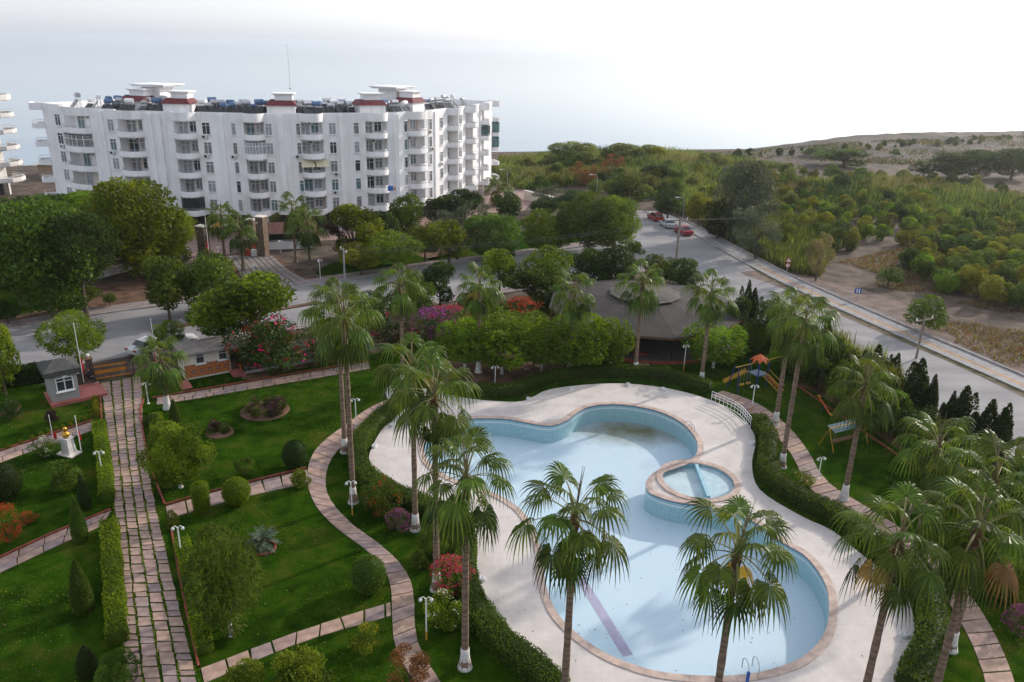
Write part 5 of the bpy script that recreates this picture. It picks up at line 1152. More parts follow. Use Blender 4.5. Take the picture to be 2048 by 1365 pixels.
# trees before the block, centre and right
for px, top, bot, hw, yb, key, lm, lab in [
    (706, 412, 500, 58, 532, 'broad0', 'bright', 'rounded green tree before the middle of the white block'), (676, 412, 470, 26, 520, 'loose0', 'purple', 'small purple leaved tree before the white block'),
    (760, 430, 500, 40, 520, 'broad2', 'dark', 'dark tree before the right half of the white block'), (816, 395, 470, 38, 500, 'broad1', 'broad', 'upright tree before the right half of the white block'),
    (790, 470, 520, 56, 545, 'feather0', 'bright', 'light feathery tree on the far verge behind the utility pole'), (722, 488, 530, 42, 552, 'feather1', 'yellow', 'yellowish feathery tree on the far verge lawn'),
    (850, 446, 500, 34, 525, 'broad3', 'yellow', 'yellow green rounded tree on the far verge'), (898, 448, 515, 46, 535, 'broad2', 'bright', 'rounded green tree right of the yellow one'),
    (890, 392, 440, 40, 460, 'broad1', 'dark', 'dark tree at the right part of the white block'), (930, 380, 425, 36, 450, 'broad0', 'dark', 'dark tree hiding the foot of the right wing'),
    (890, 415, 460, 34, 480, 'loose0', 'olive', 'grey olive tree, left of four'), (945, 408, 460, 40, 480, 'loose1', 'olive', 'grey olive tree, second of four'), (985, 420, 460, 30, 478, 'loose0', 'olive', 'grey olive tree, third of four'),
    (1020, 390, 440, 26, 455, 'broad2', 'dark', 'dark small tree beside the palm at the block end'), (990, 428, 510, 62, 522, 'fine0', 'broad', 'broad leafy tree at the middle of the far verge'), (1098, 420, 496, 52, 508, 'broad3', 'bright', 'lighter leafy tree on the far verge left of the big plane tree'),
    (1180, 392, 488, 66, 512, 'fine1', 'broad', 'big plane tree at the road junction'), (1232, 398, 480, 52, 500, 'fine2', 'bright', 'bright right half of the big trees at the road junction'),
    (1150, 385, 430, 44, 450, 'broad0', 'dark', 'dark tree behind the big plane tree'), (1100, 372, 410, 36, 425, 'loose1', 'olive', 'grey olive tree beside the white wall, last of four'), (1245, 350, 410, 46, 425, 'broad1', 'broad', 'rounded green tree at the far bend of the road'),
    (1090, 398, 430, 30, 440, 'broad2', 'dark', 'small dark tree by the white garden wall'), (1268, 484, 510, 24, 528, 'shrub0', 'broad', 'low umbrella shaped tree at the corner pavement'), (1338, 378, 425, 30, 440, 'broad3', 'dark', 'dark tree behind the parked cars')]:
    T(px, top, bot, hw*1.02, yb, key, lm, lab)
# row between near road and pavilion
for px, top, bot, hw, yb, key, lm, lab in [
    (880, 530, 600, 40, 622, 'broad0', 'dark', 'dark clipped tree behind the fan palms near the road'), (830, 560, 620, 46, 640, 'broad1', 'broad', 'leafy tree behind the single palm near the road'), (1000, 505, 570, 36, 600, 'broad2', 'bright', 'green tree behind the second fan palm'), (1095, 498, 575, 48, 600, 'broad3', 'bright', 'green rounded tree behind the ficus row'),
    (1060, 540, 600, 50, 615, 'broad0', 'broad', 'dull green tree before the rounded one behind the ficus row'), (1172, 500, 560, 40, 585, 'broad1', 'dark', 'dark tree behind the pavilion, first from the left'), (1232, 498, 572, 42, 590, 'broad2', 'dark', 'dark tree behind the pavilion, second from the left'), (1195, 530, 575, 26, 592, 'broad0', 'dark', 'small dark tree between the two dark trees behind the pavilion'),
    (1322, 510, 560, 36, 592, 'broad3', 'broad', 'green tree behind the pavilion at the utility pole'), (1365, 522, 585, 40, 602, 'broad1', 'dark', 'dark tree right behind the pavilion'), (740, 590, 660, 46, 690, 'broad2', 'dark', 'dark tree between the paired palms and the road'), (960, 580, 622, 40, 640, 'broad1', 'dark', 'dark tree low behind the second fan palm'), (1130, 575, 612, 40, 626, 'broad0', 'dark', 'low dark tree at the left rim of the pavilion')]:
    T(px, top, bot, hw*1.05, yb, key, lm, lab)
# cypresses and canes along the right road
def cyp(px, top, yb, hw, lab, key=None):
    g = G(px, yb); s = scale_at(g); h = height_at(g, top); t_ = thing('cypress', lab, 'tree', (g[0], g[1], 0), rng.uniform(0, 6), 'cypresses along the right road')
    r = hw*1.12/s/0.72; inst('crown', CR[key or 'cypress%d' % (px % 2)], t_, (0, 0, 0.1), (0, 0, 0), (r, r, h/5.0), [LM['cypress']]); MB().tube([(0, 0, -0.1), (0, 0, h*0.5)], [0.12, 0.05], 6).build('trunk', M['bark'], t_)
for px, top, yb, hw, lab in [(1488, 562, 652, 12, 'slim cypress pair right of the pavilion, front'), (1500, 578, 660, 15, 'slim cypress right behind the pair by the pavilion'), (1640, 642, 738, 22, 'cypress behind the paired play frame palms'), (1740, 692, 790, 20, 'cypress behind the middle right palm'), (1822, 720, 832, 28, 'broad cypress beside the right utility pole'), (1782, 738, 815, 16, 'narrow cypress left of the broad one'), (1912, 775, 875, 24, 'cypress left of the group at the right road'), (1962, 802, 902, 24, 'cypress in the group at the right road'), (1992, 810, 918, 22, 'last cypress of the group at the right road'), (2040, 890, 1000, 20, 'cypress cut by the right picture edge')]:
    cyp(px, top, yb, hw, lab)
for px, top, bot, hw, yb, key, lm, lab in [(1545, 606, 690, 40, 708, 'broad1', 'dark', 'dark tree behind the play frame'), (1590, 645, 735, 46, 748, 'broad2', 'dark', 'dark shrubby tree right of the play frame'), (1690, 692, 785, 50, 800, 'loose0', 'broad', 'loose green shrub along the right boundary'), (1650, 675, 760, 44, 778, 'broad0', 'dark', 'dark shrub mass along the right boundary'), (1760, 780, 850, 44, 862, 'broad3', 'dark', 'dark shrub below the broad cypress'), (1900, 880, 970, 60, 985, 'broad2', 'dark', 'dark shrub behind the right hand palms'), (2010, 930, 1030, 60, 1045, 'broad1', 'dark', 'dark shrub at the right edge behind the palms'), (1480, 600, 668, 28, 680, 'broad0', 'dark', 'dark shrub at the right rim of the pavilion')]:
    T(px, top, bot, hw, yb, key, lm, lab, cat='shrub', name='shrub')
for k, (px, top, bot, hw, yb, key, lm, lab) in enumerate([(1520, 640, 700, 34, 712, 'broad3', 'broad', 'leafy shrub at the corner of the boundary behind the play frame'), (1620, 690, 752, 36, 762, 'broad2', 'broad', 'leafy boundary shrub between play frame and canes'), (1725, 735, 808, 42, 820, 'broad1', 'broad', 'leafy boundary shrub below the cane clumps'), (1790, 790, 858, 40, 872, 'broad0', 'broad', 'leafy boundary shrub below the narrow cypress'), (1840, 815, 888, 40, 902, 'broad3', 'dark', 'dark boundary shrub right of the broad cypress'), (1880, 850, 915, 36, 930, 'broad2', 'broad', 'leafy boundary shrub left of the cypress group'), (1945, 880, 950, 40, 965, 'broad1', 'dark', 'dark boundary shrub below the cypress group')]):
    T(px, top, bot+8, hw*1.1, yb, key, lm, lab, cat='shrub', name='shrub')
for px, top, yb, hw, lab in [(1765, 712, 802, 16, 'slim cypress left of the narrow one'), (1850, 752, 848, 16, 'slim cypress right of the broad one'), (1600, 640, 722, 16, 'slim cypress behind the play frame palms'), (1890, 785, 868, 14, 'slim cypress before the group at the right road')]: cyp(px, top, yb, hw, lab)
def canes(px, yb, wpx, top, lm, lab, name='cane_clump', n=3, key='cane'):
    g = G(px, yb); s = scale_at(g); h = height_at(g, top); t_ = thing(name, lab, 'reeds', (g[0], g[1], 0))
    for k in range(n): inst('blades', CR[key], t_, ((k-(n-1)/2)*wpx/s/n*0.9, rng.uniform(-0.4, 0.4), 0), (0, 0, rng.uniform(0, 6)), (wpx/s/n*1.0, wpx/s/n*1.0, h*rng.uniform(0.9, 1.05)), [LM[lm]])
canes(1645, 745, 84, 645, 'reed', 'tall light green canes along the right boundary, left clump'); canes(1705, 778, 84, 672, 'reed', 'tall light green canes along the right boundary, middle clump'); canes(1755, 812, 70, 712, 'reed', 'tall light green canes along the right boundary, right clump')

n = len(WEED); D_ = np.c_[rng.normal(0, 0.7, (n, 2)), np.ones(n)*0.7]
o = inst('path_weeds', leaves_mesh('path_weeds', np.c_[WEED, rng.uniform(0.03, 0.09, n)], D_, rng.uniform(0.07, 0.17, n), 0.45), mats=[LM['golden']]); tag(o, 'green weeds growing in the joints of the slab path', None, None, 'stuff')

# single grass tufts and weeds that roughen the lawn
def in_any(P_, polys):
    r = np.zeros(len(P_), bool)
    for poly in polys:
        x, y = P_[:, 0], P_[:, 1]; c = np.zeros(len(P_), bool); j = len(poly)-1
        for i in range(len(poly)):
            (xi, yi), (xj, yj) = poly[i], poly[j]; c ^= ((yi > y) != (yj > y)) & (x < (xj-xi)*(y-yi)/(yj-yi+1e-12)+xi); j = i
        r |= c
    return r
Pt = rng.uniform((-42, 28), (38, 68), (90000, 2)); Pt = Pt[in_any(Pt, [LAWN]) & ~in_any(Pt, [DECK]+PATHPOLY)]
kk = np.sin(Pt[:, 0]*0.7)+np.sin(Pt[:, 1]*0.9+1)+np.sin((Pt[:, 0]+Pt[:, 1])*0.31)+rng.normal(0, 1.0, len(Pt)); Pt = Pt[kk > 0.2]; n = len(Pt)
mi = rng.choice(3, n, p=[0.62, 0.28, 0.10])
o = inst('lawn_tufts', leaves_mesh('lawn_tufts', np.c_[Pt, rng.uniform(0.02, 0.05, n)], np.c_[rng.normal(0, 0.8, (n, 2)), np.ones(n)*0.6], rng.uniform(0.06, 0.15, n), 0.5, None, mi, 3), mats=[LM['hedge'], LM['golden'], LM['dryreed']]); tag(o, 'small grass tufts over the garden lawn', None, None, 'stuff')
# ------------------------------------------------------------------ pavilion
PZ = 2.75
f0 = G(1315, 677, PZ)[:2]; PR = 10.6; PC = np.array([G(1302, 640, PZ)[0], f0[1]+PR])
pav = thing('round_pavilion', 'large round pavilion with grey felt roof and raised centre cap', 'pavilion', (PC[0], PC[1], 0), rad(8))
M['felt'] = mat('grey_roofing_felt', (0.040, 0.034, 0.032), 0.85, 0.25, 0.5, 0.2, 8); M['felt2'] = mat('lighter_cap_felt', (0.085, 0.075, 0.065), 0.85, 0.2, 0.8); M['wood'] = mat('brown_fascia', (0.14, 0.075, 0.04), 0.7, 0.2)
NS = 12
def ring12(r, z): return [(r*math.cos(2*math.pi*k/NS), r*math.sin(2*math.pi*k/NS), z) for k in range(NS)]
for k in range(NS):
    a, b = ring12(PR, PZ), ring12(3.4, PZ+1.25); j = (k+1) % NS; V = [a[k], a[j], b[j], b[k]]
    c = np.mean(V, axis=0); V = [tuple(np.array(v)+(c-np.array(v))*0.006) for v in V]
    MB().add(V+[(x, y, z-0.10) for x, y, z in V], [(0, 1, 2, 3), (7, 6, 5, 4), (0, 4, 5, 1), (1, 5, 6, 2), (2, 6, 7, 3), (3, 7, 4, 0)]).build('roof_panel', M['felt'], pav)
MB().add(ring12(3.9, PZ+1.38)+ring12(0.3, PZ+2.0), [(k, (k+1) % NS, NS+(k+1) % NS, NS+k) for k in range(NS)]+[tuple(range(NS, 2*NS))]).build('roof_cap', M['felt2'], pav)
MB().add(ring12(3.3, PZ+1.1)+ring12(3.3, PZ+1.5), [(k, (k+1) % NS, NS+(k+1) % NS, NS+k) for k in range(NS)]).build('cap_drum', M['wood'], pav)
MB().add(ring12(PR+0.02, PZ-0.22)+ring12(PR+0.02, PZ-0.02), [(k, (k+1) % NS, NS+(k+1) % NS, NS+k) for k in range(NS)]).build('fascia', M['wood'], pav)
for k in range(NS):
    a = 2*math.pi*k/NS; MB().tube([((PR-0.6)*math.cos(a), (PR-0.6)*math.sin(a), 0), ((PR-0.6)*math.cos(a), (PR-0.6)*math.sin(a), PZ)], 0.09, 8).build('post', M['black'], pav)
NF = 36; circ = lambda r: [(r*math.cos(2*math.pi*k/NF), r*math.sin(2*math.pi*k/NF)) for k in range(NF)]
MB().prism(circ(PR-0.2), 0.0, 0.16).build('terrace_floor', mat('dark_terrace_floor', (0.10, 0.09, 0.085), 0.6, 0.2), pav)
mbk = MB()
oc, ic = circ(PR+0.1), circ(PR-0.15)
mbk.add([(*p, 0) for p in oc]+[(*p, 0.30) for p in oc]+[(*p, 0.30) for p in ic]+[(*p, 0.161) for p in ic], [(r*NF+k, r*NF+(k+1) % NF, (r+1)*NF+(k+1) % NF, (r+1)*NF+k) for r in range(3) for k in range(NF)])
mbk.build('red_rim', M['redkerb'], pav)
MB().prism([(4.5*math.cos(a), 4.5*math.sin(a)) for a in np.linspace(0.2, 2.9, 12)]+[(4.2*math.cos(a), 4.2*math.sin(a)) for a in np.linspace(2.9, 0.2, 12)], 0.16, 2.6).build('bar_wall', M['dark'], pav)
MB().box((2.2, -6.0, 1.5), (2.6, 0.08, 0.08)).build('lamp_tube', mat('white_lamp_tube', (0.8, 0.8, 0.8), 0.4, 0.02), pav)
g0, g1 = G(1282, 715), G(1283, 745)
st = thing('steps', 'short red steps leading up to the pavilion rim', 'steps', (g0[0], g0[1], 0), math.atan2(g1[1]-g0[1], g1[0]-g0[0])+math.pi/2)
for k in range(3): MB().box((0, 0.35*k-0.2, 0.05+0.04*k), (1.6, 0.34, 0.10+0.08*k)).build('tread', M['redkerb'], st)

# ------------------------------------------------------------------ guard hut, gate, gatehouse
M['hut'] = mat('grey_hut_panel', (0.30, 0.295, 0.28), 0.7, 0.06, 0.8); M['shingle'] = mat('dark_grey_shingles', (0.06, 0.06, 0.056), 0.85, 0.25, 2.5, 0.3, 12); M['pink'] = mat('red_painted_slab', (0.36, 0.12, 0.10), 0.75, 0.15, 0.8)
ha, hb = G(106, 806, 0.3), G(161, 794, 0.3); hd = (hb-ha)[:2]; hw = np.linalg.norm(hd); ht = math.atan2(hd[1], hd[0]); hd /= hw; hn = np.array([-hd[1], hd[0]]); hc = (ha+hb)[:2]/2+hn*1.25
hut = thing('guard_hut', 'small grey guard hut with dark hipped roof on a red slab', 'hut', (hc[0], hc[1], 0), ht)
MB().box((0.9, -0.1, 0.15), (hw+2.2, 3.1, 0.30)).build('slab', M['pink'], hut)
MB().box((0, 0, 0.3+1.15), (hw, 2.5, 2.30)).build('wall', M['hut'], hut)
W2, D2 = hw/2+0.35, 1.25+0.35; zr_ = 2.6
MB().add([(-W2, -D2, zr_), (W2, -D2, zr_), (W2, D2, zr_), (-W2, D2, zr_), (-W2, -D2, zr_+0.45), (W2, -D2, zr_+0.45), (W2, D2, zr_+0.45), (-W2, D2, zr_+0.45), (-W2*0.25, 0, zr_+1.0), (W2*0.25, 0, zr_+1.0)], [(3, 2, 1, 0), (0, 1, 5, 4), (1, 2, 6, 5), (2, 3, 7, 6), (3, 0, 4, 7), (4, 5, 9, 8), (5, 6, 9), (6, 7, 8, 9), (7, 4, 8)]).build('roof', M['shingle'], hut)
fw, pw_ = window_meshes(1.3, 1.2); wnd = inst('window', fw, hut, (0.05, -1.255, 1.75)); inst('pane', pw_, wnd, mats=[M['glassd']])
MB().box((hw/2+0.02, -0.2, 1.25), (0.05, 0.85, 1.9)).build('door', M['upvc'], hut); MB().box((0.1, -1.42, 2.52), (0.35, 0.3, 0.1)).box((hw/2+0.1, -1.3, 2.5), (0.2, 0.15, 0.12)).build('lamp', M['white'], hut)
MB().box((0.05, -1.27, 1.1), (1.5, 0.1, 0.06)).build('sill', M['upvc'], hut)
# seated guard
def person_seated():
    J = {'pelvis': (0, 0, 0.50), 'belly': (0, 0.02, 0.68), 'chest': (0, 0.0, 0.90), 'neck': (0, -0.01, 1.10), 'head0': (0, -0.03, 1.19), 'head': (0, -0.035, 1.29), 'top': (0, -0.02, 1.36)}
    E = [('pelvis', 'belly'), ('belly', 'chest'), ('chest', 'neck'), ('neck', 'head0'), ('head0', 'head'), ('head', 'top')]; Rd = {'pelvis': 0.145, 'belly': 0.135, 'chest': 0.145, 'neck': 0.055, 'head0': 0.07, 'head': 0.088, 'top': 0.06}
    for s, n_ in ((-1, 'l'), (1, 'r')):
        J.update({n_+'sh': (0.19*s, 0, 1.03), n_+'el': (0.24*s, -0.08, 0.78), n_+'wr': (0.13*s, -0.28, 0.68), n_+'ha': (0.09*s, -0.36, 0.66), n_+'hip': (0.10*s, -0.06, 0.49), n_+'kn': (0.14*s, -0.46, 0.50), n_+'an': (0.13*s, -0.50, 0.09), n_+'to': (0.14*s, -0.68, 0.05)})
        Rd.update({n_+'sh': 0.065, n_+'el': 0.05, n_+'wr': 0.033, n_+'ha': 0.036, n_+'hip': 0.095, n_+'kn': 0.068, n_+'an': 0.048, n_+'to': 0.04})
        E += [('chest', n_+'sh'), (n_+'sh', n_+'el'), (n_+'el', n_+'wr'), (n_+'wr', n_+'ha'), ('pelvis', n_+'hip'), (n_+'hip', n_+'kn'), (n_+'kn', n_+'an'), (n_+'an', n_+'to')]
        for k in range(4):
            nm = n_+'f%d' % k; J[nm] = (0.09*s+(k-1.5)*0.02, -0.43+0.01*abs(k-1.5), 0.635); Rd[nm] = 0.009; E.append((n_+'ha', nm))
        J[n_+'th'] = (0.05*s, -0.38, 0.67); Rd[n_+'th'] = 0.010; E.append((n_+'ha', n_+'th'))
    keys = list(J); me_ = bpy.data.meshes.new('body_skeleton'); me_.from_pydata([J[k] for k in keys], [(keys.index(a), keys.index(b)) for a, b in E], [])
    ob = bpy.data.objects.new('body_skeleton', me_); COL.objects.link(ob); md = ob.modifiers.new('skin', 'SKIN')
    for i, k in enumerate(keys): me_.skin_vertices[0].data[i].radius = (Rd[k], Rd[k])
    me_.skin_vertices[0].data[keys.index('pelvis')].use_root = True
    sb = ob.modifiers.new('sub', 'SUBSURF'); sb.levels = 1; sb.render_levels = 1
    dg = bpy.context.evaluated_depsgraph_get(); dg.update(); m2 = bpy.data.meshes.new_from_object(ob.evaluated_get(dg)); bpy.data.objects.remove(ob)
    mats_ = [mat('skin', (0.35, 0.20, 0.14), 0.6, 0.05), mat('black_jacket', (0.018, 0.018, 0.02), 0.8, 0.2), mat('dark_trousers', (0.025, 0.027, 0.035), 0.85, 0.2), mat('white_shoes', (0.55, 0.55, 0.56), 0.6, 0.05), mat('dark_hair', (0.02, 0.015, 0.012), 0.7, 0.2)]
    m2.materials.clear()
    for q in mats_: m2.materials.append(q)
    for p in m2.polygons:
        c = p.center; z, y = c.z, c.y
        p.material_index = 4 if (z > 1.31 or (z > 1.2 and y > 0.0)) else 0 if z > 1.12 else 3 if z < 0.10 else 0 if (y < -0.30 and 0.60 < z < 0.73 and abs(c.x) < 0.16) else 2 if z < 0.60 else 1
        p.use_smooth = True
    return m2
gq = G(168, 769, 0.3)
per = thing('person', 'seated person in black jacket and white shoes beside the guard hut', 'person', (gq[0]+0.35, gq[1]+0.35, 0.3), rad(75))
inst('body', person_seated(), per)
ch = thing('chair', 'wooden chair under the seated person by the guard hut', 'chair', (gq[0]+0.35, gq[1]+0.35, 0.3), rad(75))
MB().box((0, 0.02, 0.38), (0.48, 0.46, 0.05)).build('seat', M['wood'], ch); MB().box((0, 0.25, 0.70), (0.46, 0.04, 0.5)).build('backrest', M['wood'], ch)
for x in (-0.2, 0.2):
    for y in (-0.18, 0.22): MB().tube([(x, y, 0), (x, y, 0.36)], 0.02, 6).build('leg', M['wood'], ch)
# sliding gate
M['ironbr'] = mat('dark_gate_iron', (0.06, 0.045, 0.04), 0.6, 0.2, metal=0.2); M['orange'] = mat('orange_gate_board', (0.42, 0.17, 0.03), 0.6, 0.15, 1.5); M['yel'] = mat('yellow_paint', (0.50, 0.28, 0.03), 0.6, 0.15); M['brick'] = mat('dark_brick_pillar', (0.10, 0.07, 0.065), 0.8, 0.3, 3.0)
ga_, gb_ = G(192, 763), G(283, 748); gd_ = (gb_-ga_)[:2]; gl_ = np.linalg.norm(gd_); gt_ = math.atan2(gd_[1], gd_[0])
gate = thing('sliding_gate', 'orange and brown sliding gate with a round emblem across the entrance', 'gate', (ga_[0], ga_[1], 0), gt_)
fr_ = MB()
for z in (0.12, 0.62, 1.05, 1.5): fr_.tube([(0, 0, z), (gl_, 0, z)], 0.035, 6)
for x in np.linspace(0, gl_, 7): fr_.tube([(x, 0, 0.1), (x, 0, 1.5)], 0.03, 6)
fr_.build('gate_frame', M['ironbr'], gate)
MB().box((gl_*0.35, -0.05, 0.83), (gl_*0.70, 0.03, 0.36)).build('board', M['orange'], gate); MB().box((gl_*0.35, -0.05, 1.38), (gl_*0.70, 0.03, 0.16)).build('board', M['orange'], gate); MB().box((gl_*0.5, -0.05, 0.25), (gl_*0.98, 0.03, 0.14)).build('board', M['orange'], gate)
for x in np.linspace(0.05, gl_-0.05, 46): MB().tube([(x, 0.03, 1.5), (x, 0.03, 1.95)], 0.012, 4).build('spike', M['ironbr'], gate)
em = MB(); R_ = 0.62; em.tube([(gl_*0.85+R_*math.cos(a), -0.07, 0.85+R_*math.sin(a)) for a in np.linspace(0, 6.283, 25)], 0.035, 6, cap=False); em.tube([(gl_*0.85+0.42*math.cos(a), -0.07, 0.85+0.42*math.sin(a)) for a in np.linspace(0, 6.283, 21)], 0.022, 6, cap=False); em.tube([(gl_*0.85, -0.07, 0.25), (gl_*0.85, -0.07, 1.45)], 0.022, 5); em.build('emblem', M['ironbr'], gate)
def pillar(px, py, label, h=1.9, ball=True):
    g = G(px, py); t_ = thing('gate_pillar', label, 'pillar', (g[0], g[1], 0), gt_); MB().box((0, 0, h/2), (0.55, 0.55, h)).build('shaft', M['brick'], t_); MB().box((0, 0, h+0.05), (0.66, 0.66, 0.1)).build('cap', M['wood'], t_)
    if ball: MB().lathe([(0.05, h+0.1), (0.05, h+0.22), (0.13, h+0.28), (0.16, h+0.38), (0.11, h+0.5), (0.01, h+0.54)], 12).build('globe', M['white'], t_, smooth=True)
pillar(183, 758, 'dark pillar with globe lamp between the guard hut and the sliding gate')
# iron fence pieces beside the hut
def bar_fence(pa, pb, label, h=1.6, n=20, m='ironbr', base=0.0):
    a, b = G(*pa), G(*pb); d = (b-a)[:2]; Lg = np.linalg.norm(d); t_ = thing('bar_fence', label, 'fence', (a[0], a[1], 0), math.atan2(d[1], d[0]))
    for z in (h*0.25+base, h*0.9+base): MB().tube([(0, 0, z), (Lg, 0, z)], 0.03, 5).build('rail', M[m], t_)
    if base: MB().box((Lg/2, 0, base/2), (Lg, 0.2, base)).build('plinth', M['kerb'], t_)
    bm_ = MB().tube([(0, 0, base), (0, 0, h+base)], 0.02, 4).mesh('bar', [M[m]])
    for k in range(n): inst('bar', bm_, t_, (Lg*k/(n-1), 0, 0))
bar_fence((100, 775), (180, 760), 'black bar fence between the guard hut and the gate pillar', 1.7, 16)
bar_fence((288, 747), (362, 730), 'dark bar fence behind the gate palm', 1.5, 16)
bar_fence((490, 748), (780, 696), 'pale bar fence along the bougainvillea bed', 1.3, 60, 'steel', 0.25)
bar_fence((1980, 740), (1420, 492), 'thin wire fence on posts along the right pavement', 1.1, 26, 'steel')
# gatehouse with patterned wall
ga2, gb2 = G(372, 762), G(478, 742); gd2 = (gb2-ga2)[:2]; gl2 = np.linalg.norm(gd2)
gh = thing('gatehouse', 'low gatehouse with white upper wall and orange patterned tiles below', 'building', (ga2[0], ga2[1], 0), math.atan2(gd2[1], gd2[0]))
MB().box((gl2/2, 1.4, 1.35), (gl2, 2.7, 2.1)).box((gl2/2, 1.4, 0.15), (gl2, 2.7, 0.3)).build('wall', M['wallw2'], gh)
MB().box((gl2/2+0.2, 1.3, 2.52), (gl2+0.9, 3.6, 0.22)).build('flat_roof', mat('grey_concrete_roof', (0.20, 0.175, 0.16), 0.9, 0.15), gh)
def carpet_mat():
    m, n, b, o = newmat('patterned_tiles'); tc = n.nodes.new('ShaderNodeTexCoord'); sp = n.nodes.new('ShaderNodeSeparateXYZ'); n.links.new(tc.outputs['Object'], sp.inputs[0])
    def wave(sock, sc):
        mu = n.nodes.new('ShaderNodeMath'); mu.operation = 'PINGPONG'; mu.inputs[1].default_value = sc; n.links.new(sock, mu.inputs[0]); return mu.outputs[0]
    ad = n.nodes.new('ShaderNodeMath'); ad.operation = 'ADD'; n.links.new(wave(sp.outputs[0], 0.36), ad.inputs[0]); n.links.new(wave(sp.outputs[2], 0.36), ad.inputs[1])
    rp = n.nodes.new('ShaderNodeValToRGB'); rp.color_ramp.interpolation = 'CONSTANT'; e = rp.color_ramp.elements; e[0].color = (0.40, 0.36, 0.34, 1); e[1].position = 0.10; e[1].color = (0.16, 0.03, 0.02, 1)
    k = e.new(0.24); k.color = (0.42, 0.16, 0.05, 1); k = e.new(0.46); k.color = (0.34, 0.08, 0.03, 1); k = e.new(0.60); k.color = (0.45, 0.20, 0.06, 1)
    n.links.new(ad.outputs[0], rp.inputs[0]); n.links.new(rp.outputs[0], b.inputs['Base Color']); b.inputs['Roughness'].default_value = 0.6; return m
MB().box((gl2*0.42, 0.02, 0.80), (gl2*0.84, 0.06, 1.2)).build('tile_panel', carpet_mat(), gh)
fw, pw_ = window_meshes(0.8, 0.9)
for x in (0.3, 0.72): q = inst('window', fw, gh, (gl2*x, 0.04, 1.85)); inst('pane', pw_, q, mats=[M['glassd']])
MB().box((gl2*0.935, 0.03, 1.2), (0.75, 0.06, 1.9)).build('door', M['ironbr'], gh); MB().box((gl2*1.02, -0.2, 1.2), (0.12, 0.5, 2.1)).build('orange_post', M['orange'], gh)
MB().box((gl2*0.93, -0.75, 0.12), (1.1, 1.5, 0.24)).build('step', M['pink'], gh); MB().box((-0.3, -1.0, 0.05), (0.9, 2.0, 0.08)).build('step', M['pink'], gh)

# ------------------------------------------------------------------ flag poles, bust
M['flagred'] = mat('red_flag_cloth', (0.42, 0.015, 0.02), 0.8, 0.2)
def flagpole(px, yb, yt, label, flag=True, z=0.0, r=0.035, lo=0.12, hi=0.42):
    g = G(px, yb, z); h = height_at(g, yt); t_ = thing('flagpole', label, 'flagpole', (g[0], g[1], z), rng.uniform(0, 6)); MB().tube([(0, 0, 0), (0, 0, h)], [r, r*0.7], 6).build('pole', M['white'], t_); MB().lathe([(0.01, h), (0.05, h+0.05), (0.01, h+0.1)], 8).build('finial', M['white'], t_)
    if flag:
        V = []; n = 7
        for k in range(n):
            for q in range(5): V.append((0.04+0.05*q+0.02*math.sin(k*1.3+q), 0.05*math.sin(q*1.9+k*0.6), h*(hi-(hi-lo)*k/(n-1))-0.03*q))
        F = [(k*5+q, k*5+q+1, (k+1)*5+q+1, (k+1)*5+q) for k in range(n-1) for q in range(4)]; MB().add(V, F).build('flag', M['flagred'], t_)
        cm = MB(); zc = h*(hi+lo)/2; cm.tube([(0.14+0.07*math.cos(a), 0.085, zc+0.09*math.sin(a)) for a in np.linspace(0.6, 5.7, 12)], 0.016, 4); cm.lathe([(0.03, -0.004), (0.03, 0.004)], 5, (0.21, 0.085, zc)); cm.build('crescent_and_star', M['white'], t_)
flagpole(168, 766, 648, 'white flagpole with a limp red flag behind the guard hut'); flagpole(316, 745, 640, 'white flagpole with red flag behind the gate palm')
flagpole(107, 880, 832, 'short white pole with red flag left of the golden bust', hi=0.35, lo=0.03); flagpole(163, 905, 834, 'short white pole with red flag right of the golden bust', hi=0.60, lo=0.35); flagpole(424, 560, 432, 'white flagpole with red flag at the stone gate pillar', lo=0.40, hi=0.62)
bg_ = G(139, 908); bust = thing('bust_monument', 'golden bust on a white marble pedestal in the left garden', 'statue', (bg_[0], bg_[1], 0), rad(-20)); bust.scale = (0.82, 0.82, 0.82)
MB().prism([(-0.9, -0.6), (0.9, -0.6), (0.9, 0.6), (-0.9, 0.6)], 0, 0.12).build('plinth', M['wallw2'], bust); MB().add([(-0.48, -0.4, 0.12), (0.48, -0.4, 0.12), (0.48, 0.4, 0.12), (-0.48, 0.4, 0.12), (-0.40, -0.34, 1.55), (0.40, -0.34, 1.55), (0.40, 0.34, 1.55), (-0.40, 0.34, 1.55)], [(0, 1, 5, 4), (1, 2, 6, 5), (2, 3, 7, 6), (3, 0, 4, 7), (4, 5, 6, 7)]).box((0, 0, 1.6), (0.95, 0.82, 0.1)).build('pedestal', mat('white_marble', (0.55, 0.52, 0.50), 0.5, 0.12, 2.5), bust)
gold = mat('gold_bronze', (0.55, 0.30, 0.05), 0.35, 0.15, 4.0, metal=0.85)
MB().lathe([(0.16, 1.65), (0.30, 1.80), (0.34, 1.98), (0.26, 2.12), (0.12, 2.18), (0.10, 2.24), (0.15, 2.30), (0.185, 2.44), (0.17, 2.56), (0.09, 2.66), (0.01, 2.69)], 16).tube([(0, -0.12, 2.42), (0, -0.235, 2.38)], [0.03, 0.022], 6).build('bust', gold, bust, smooth=True)

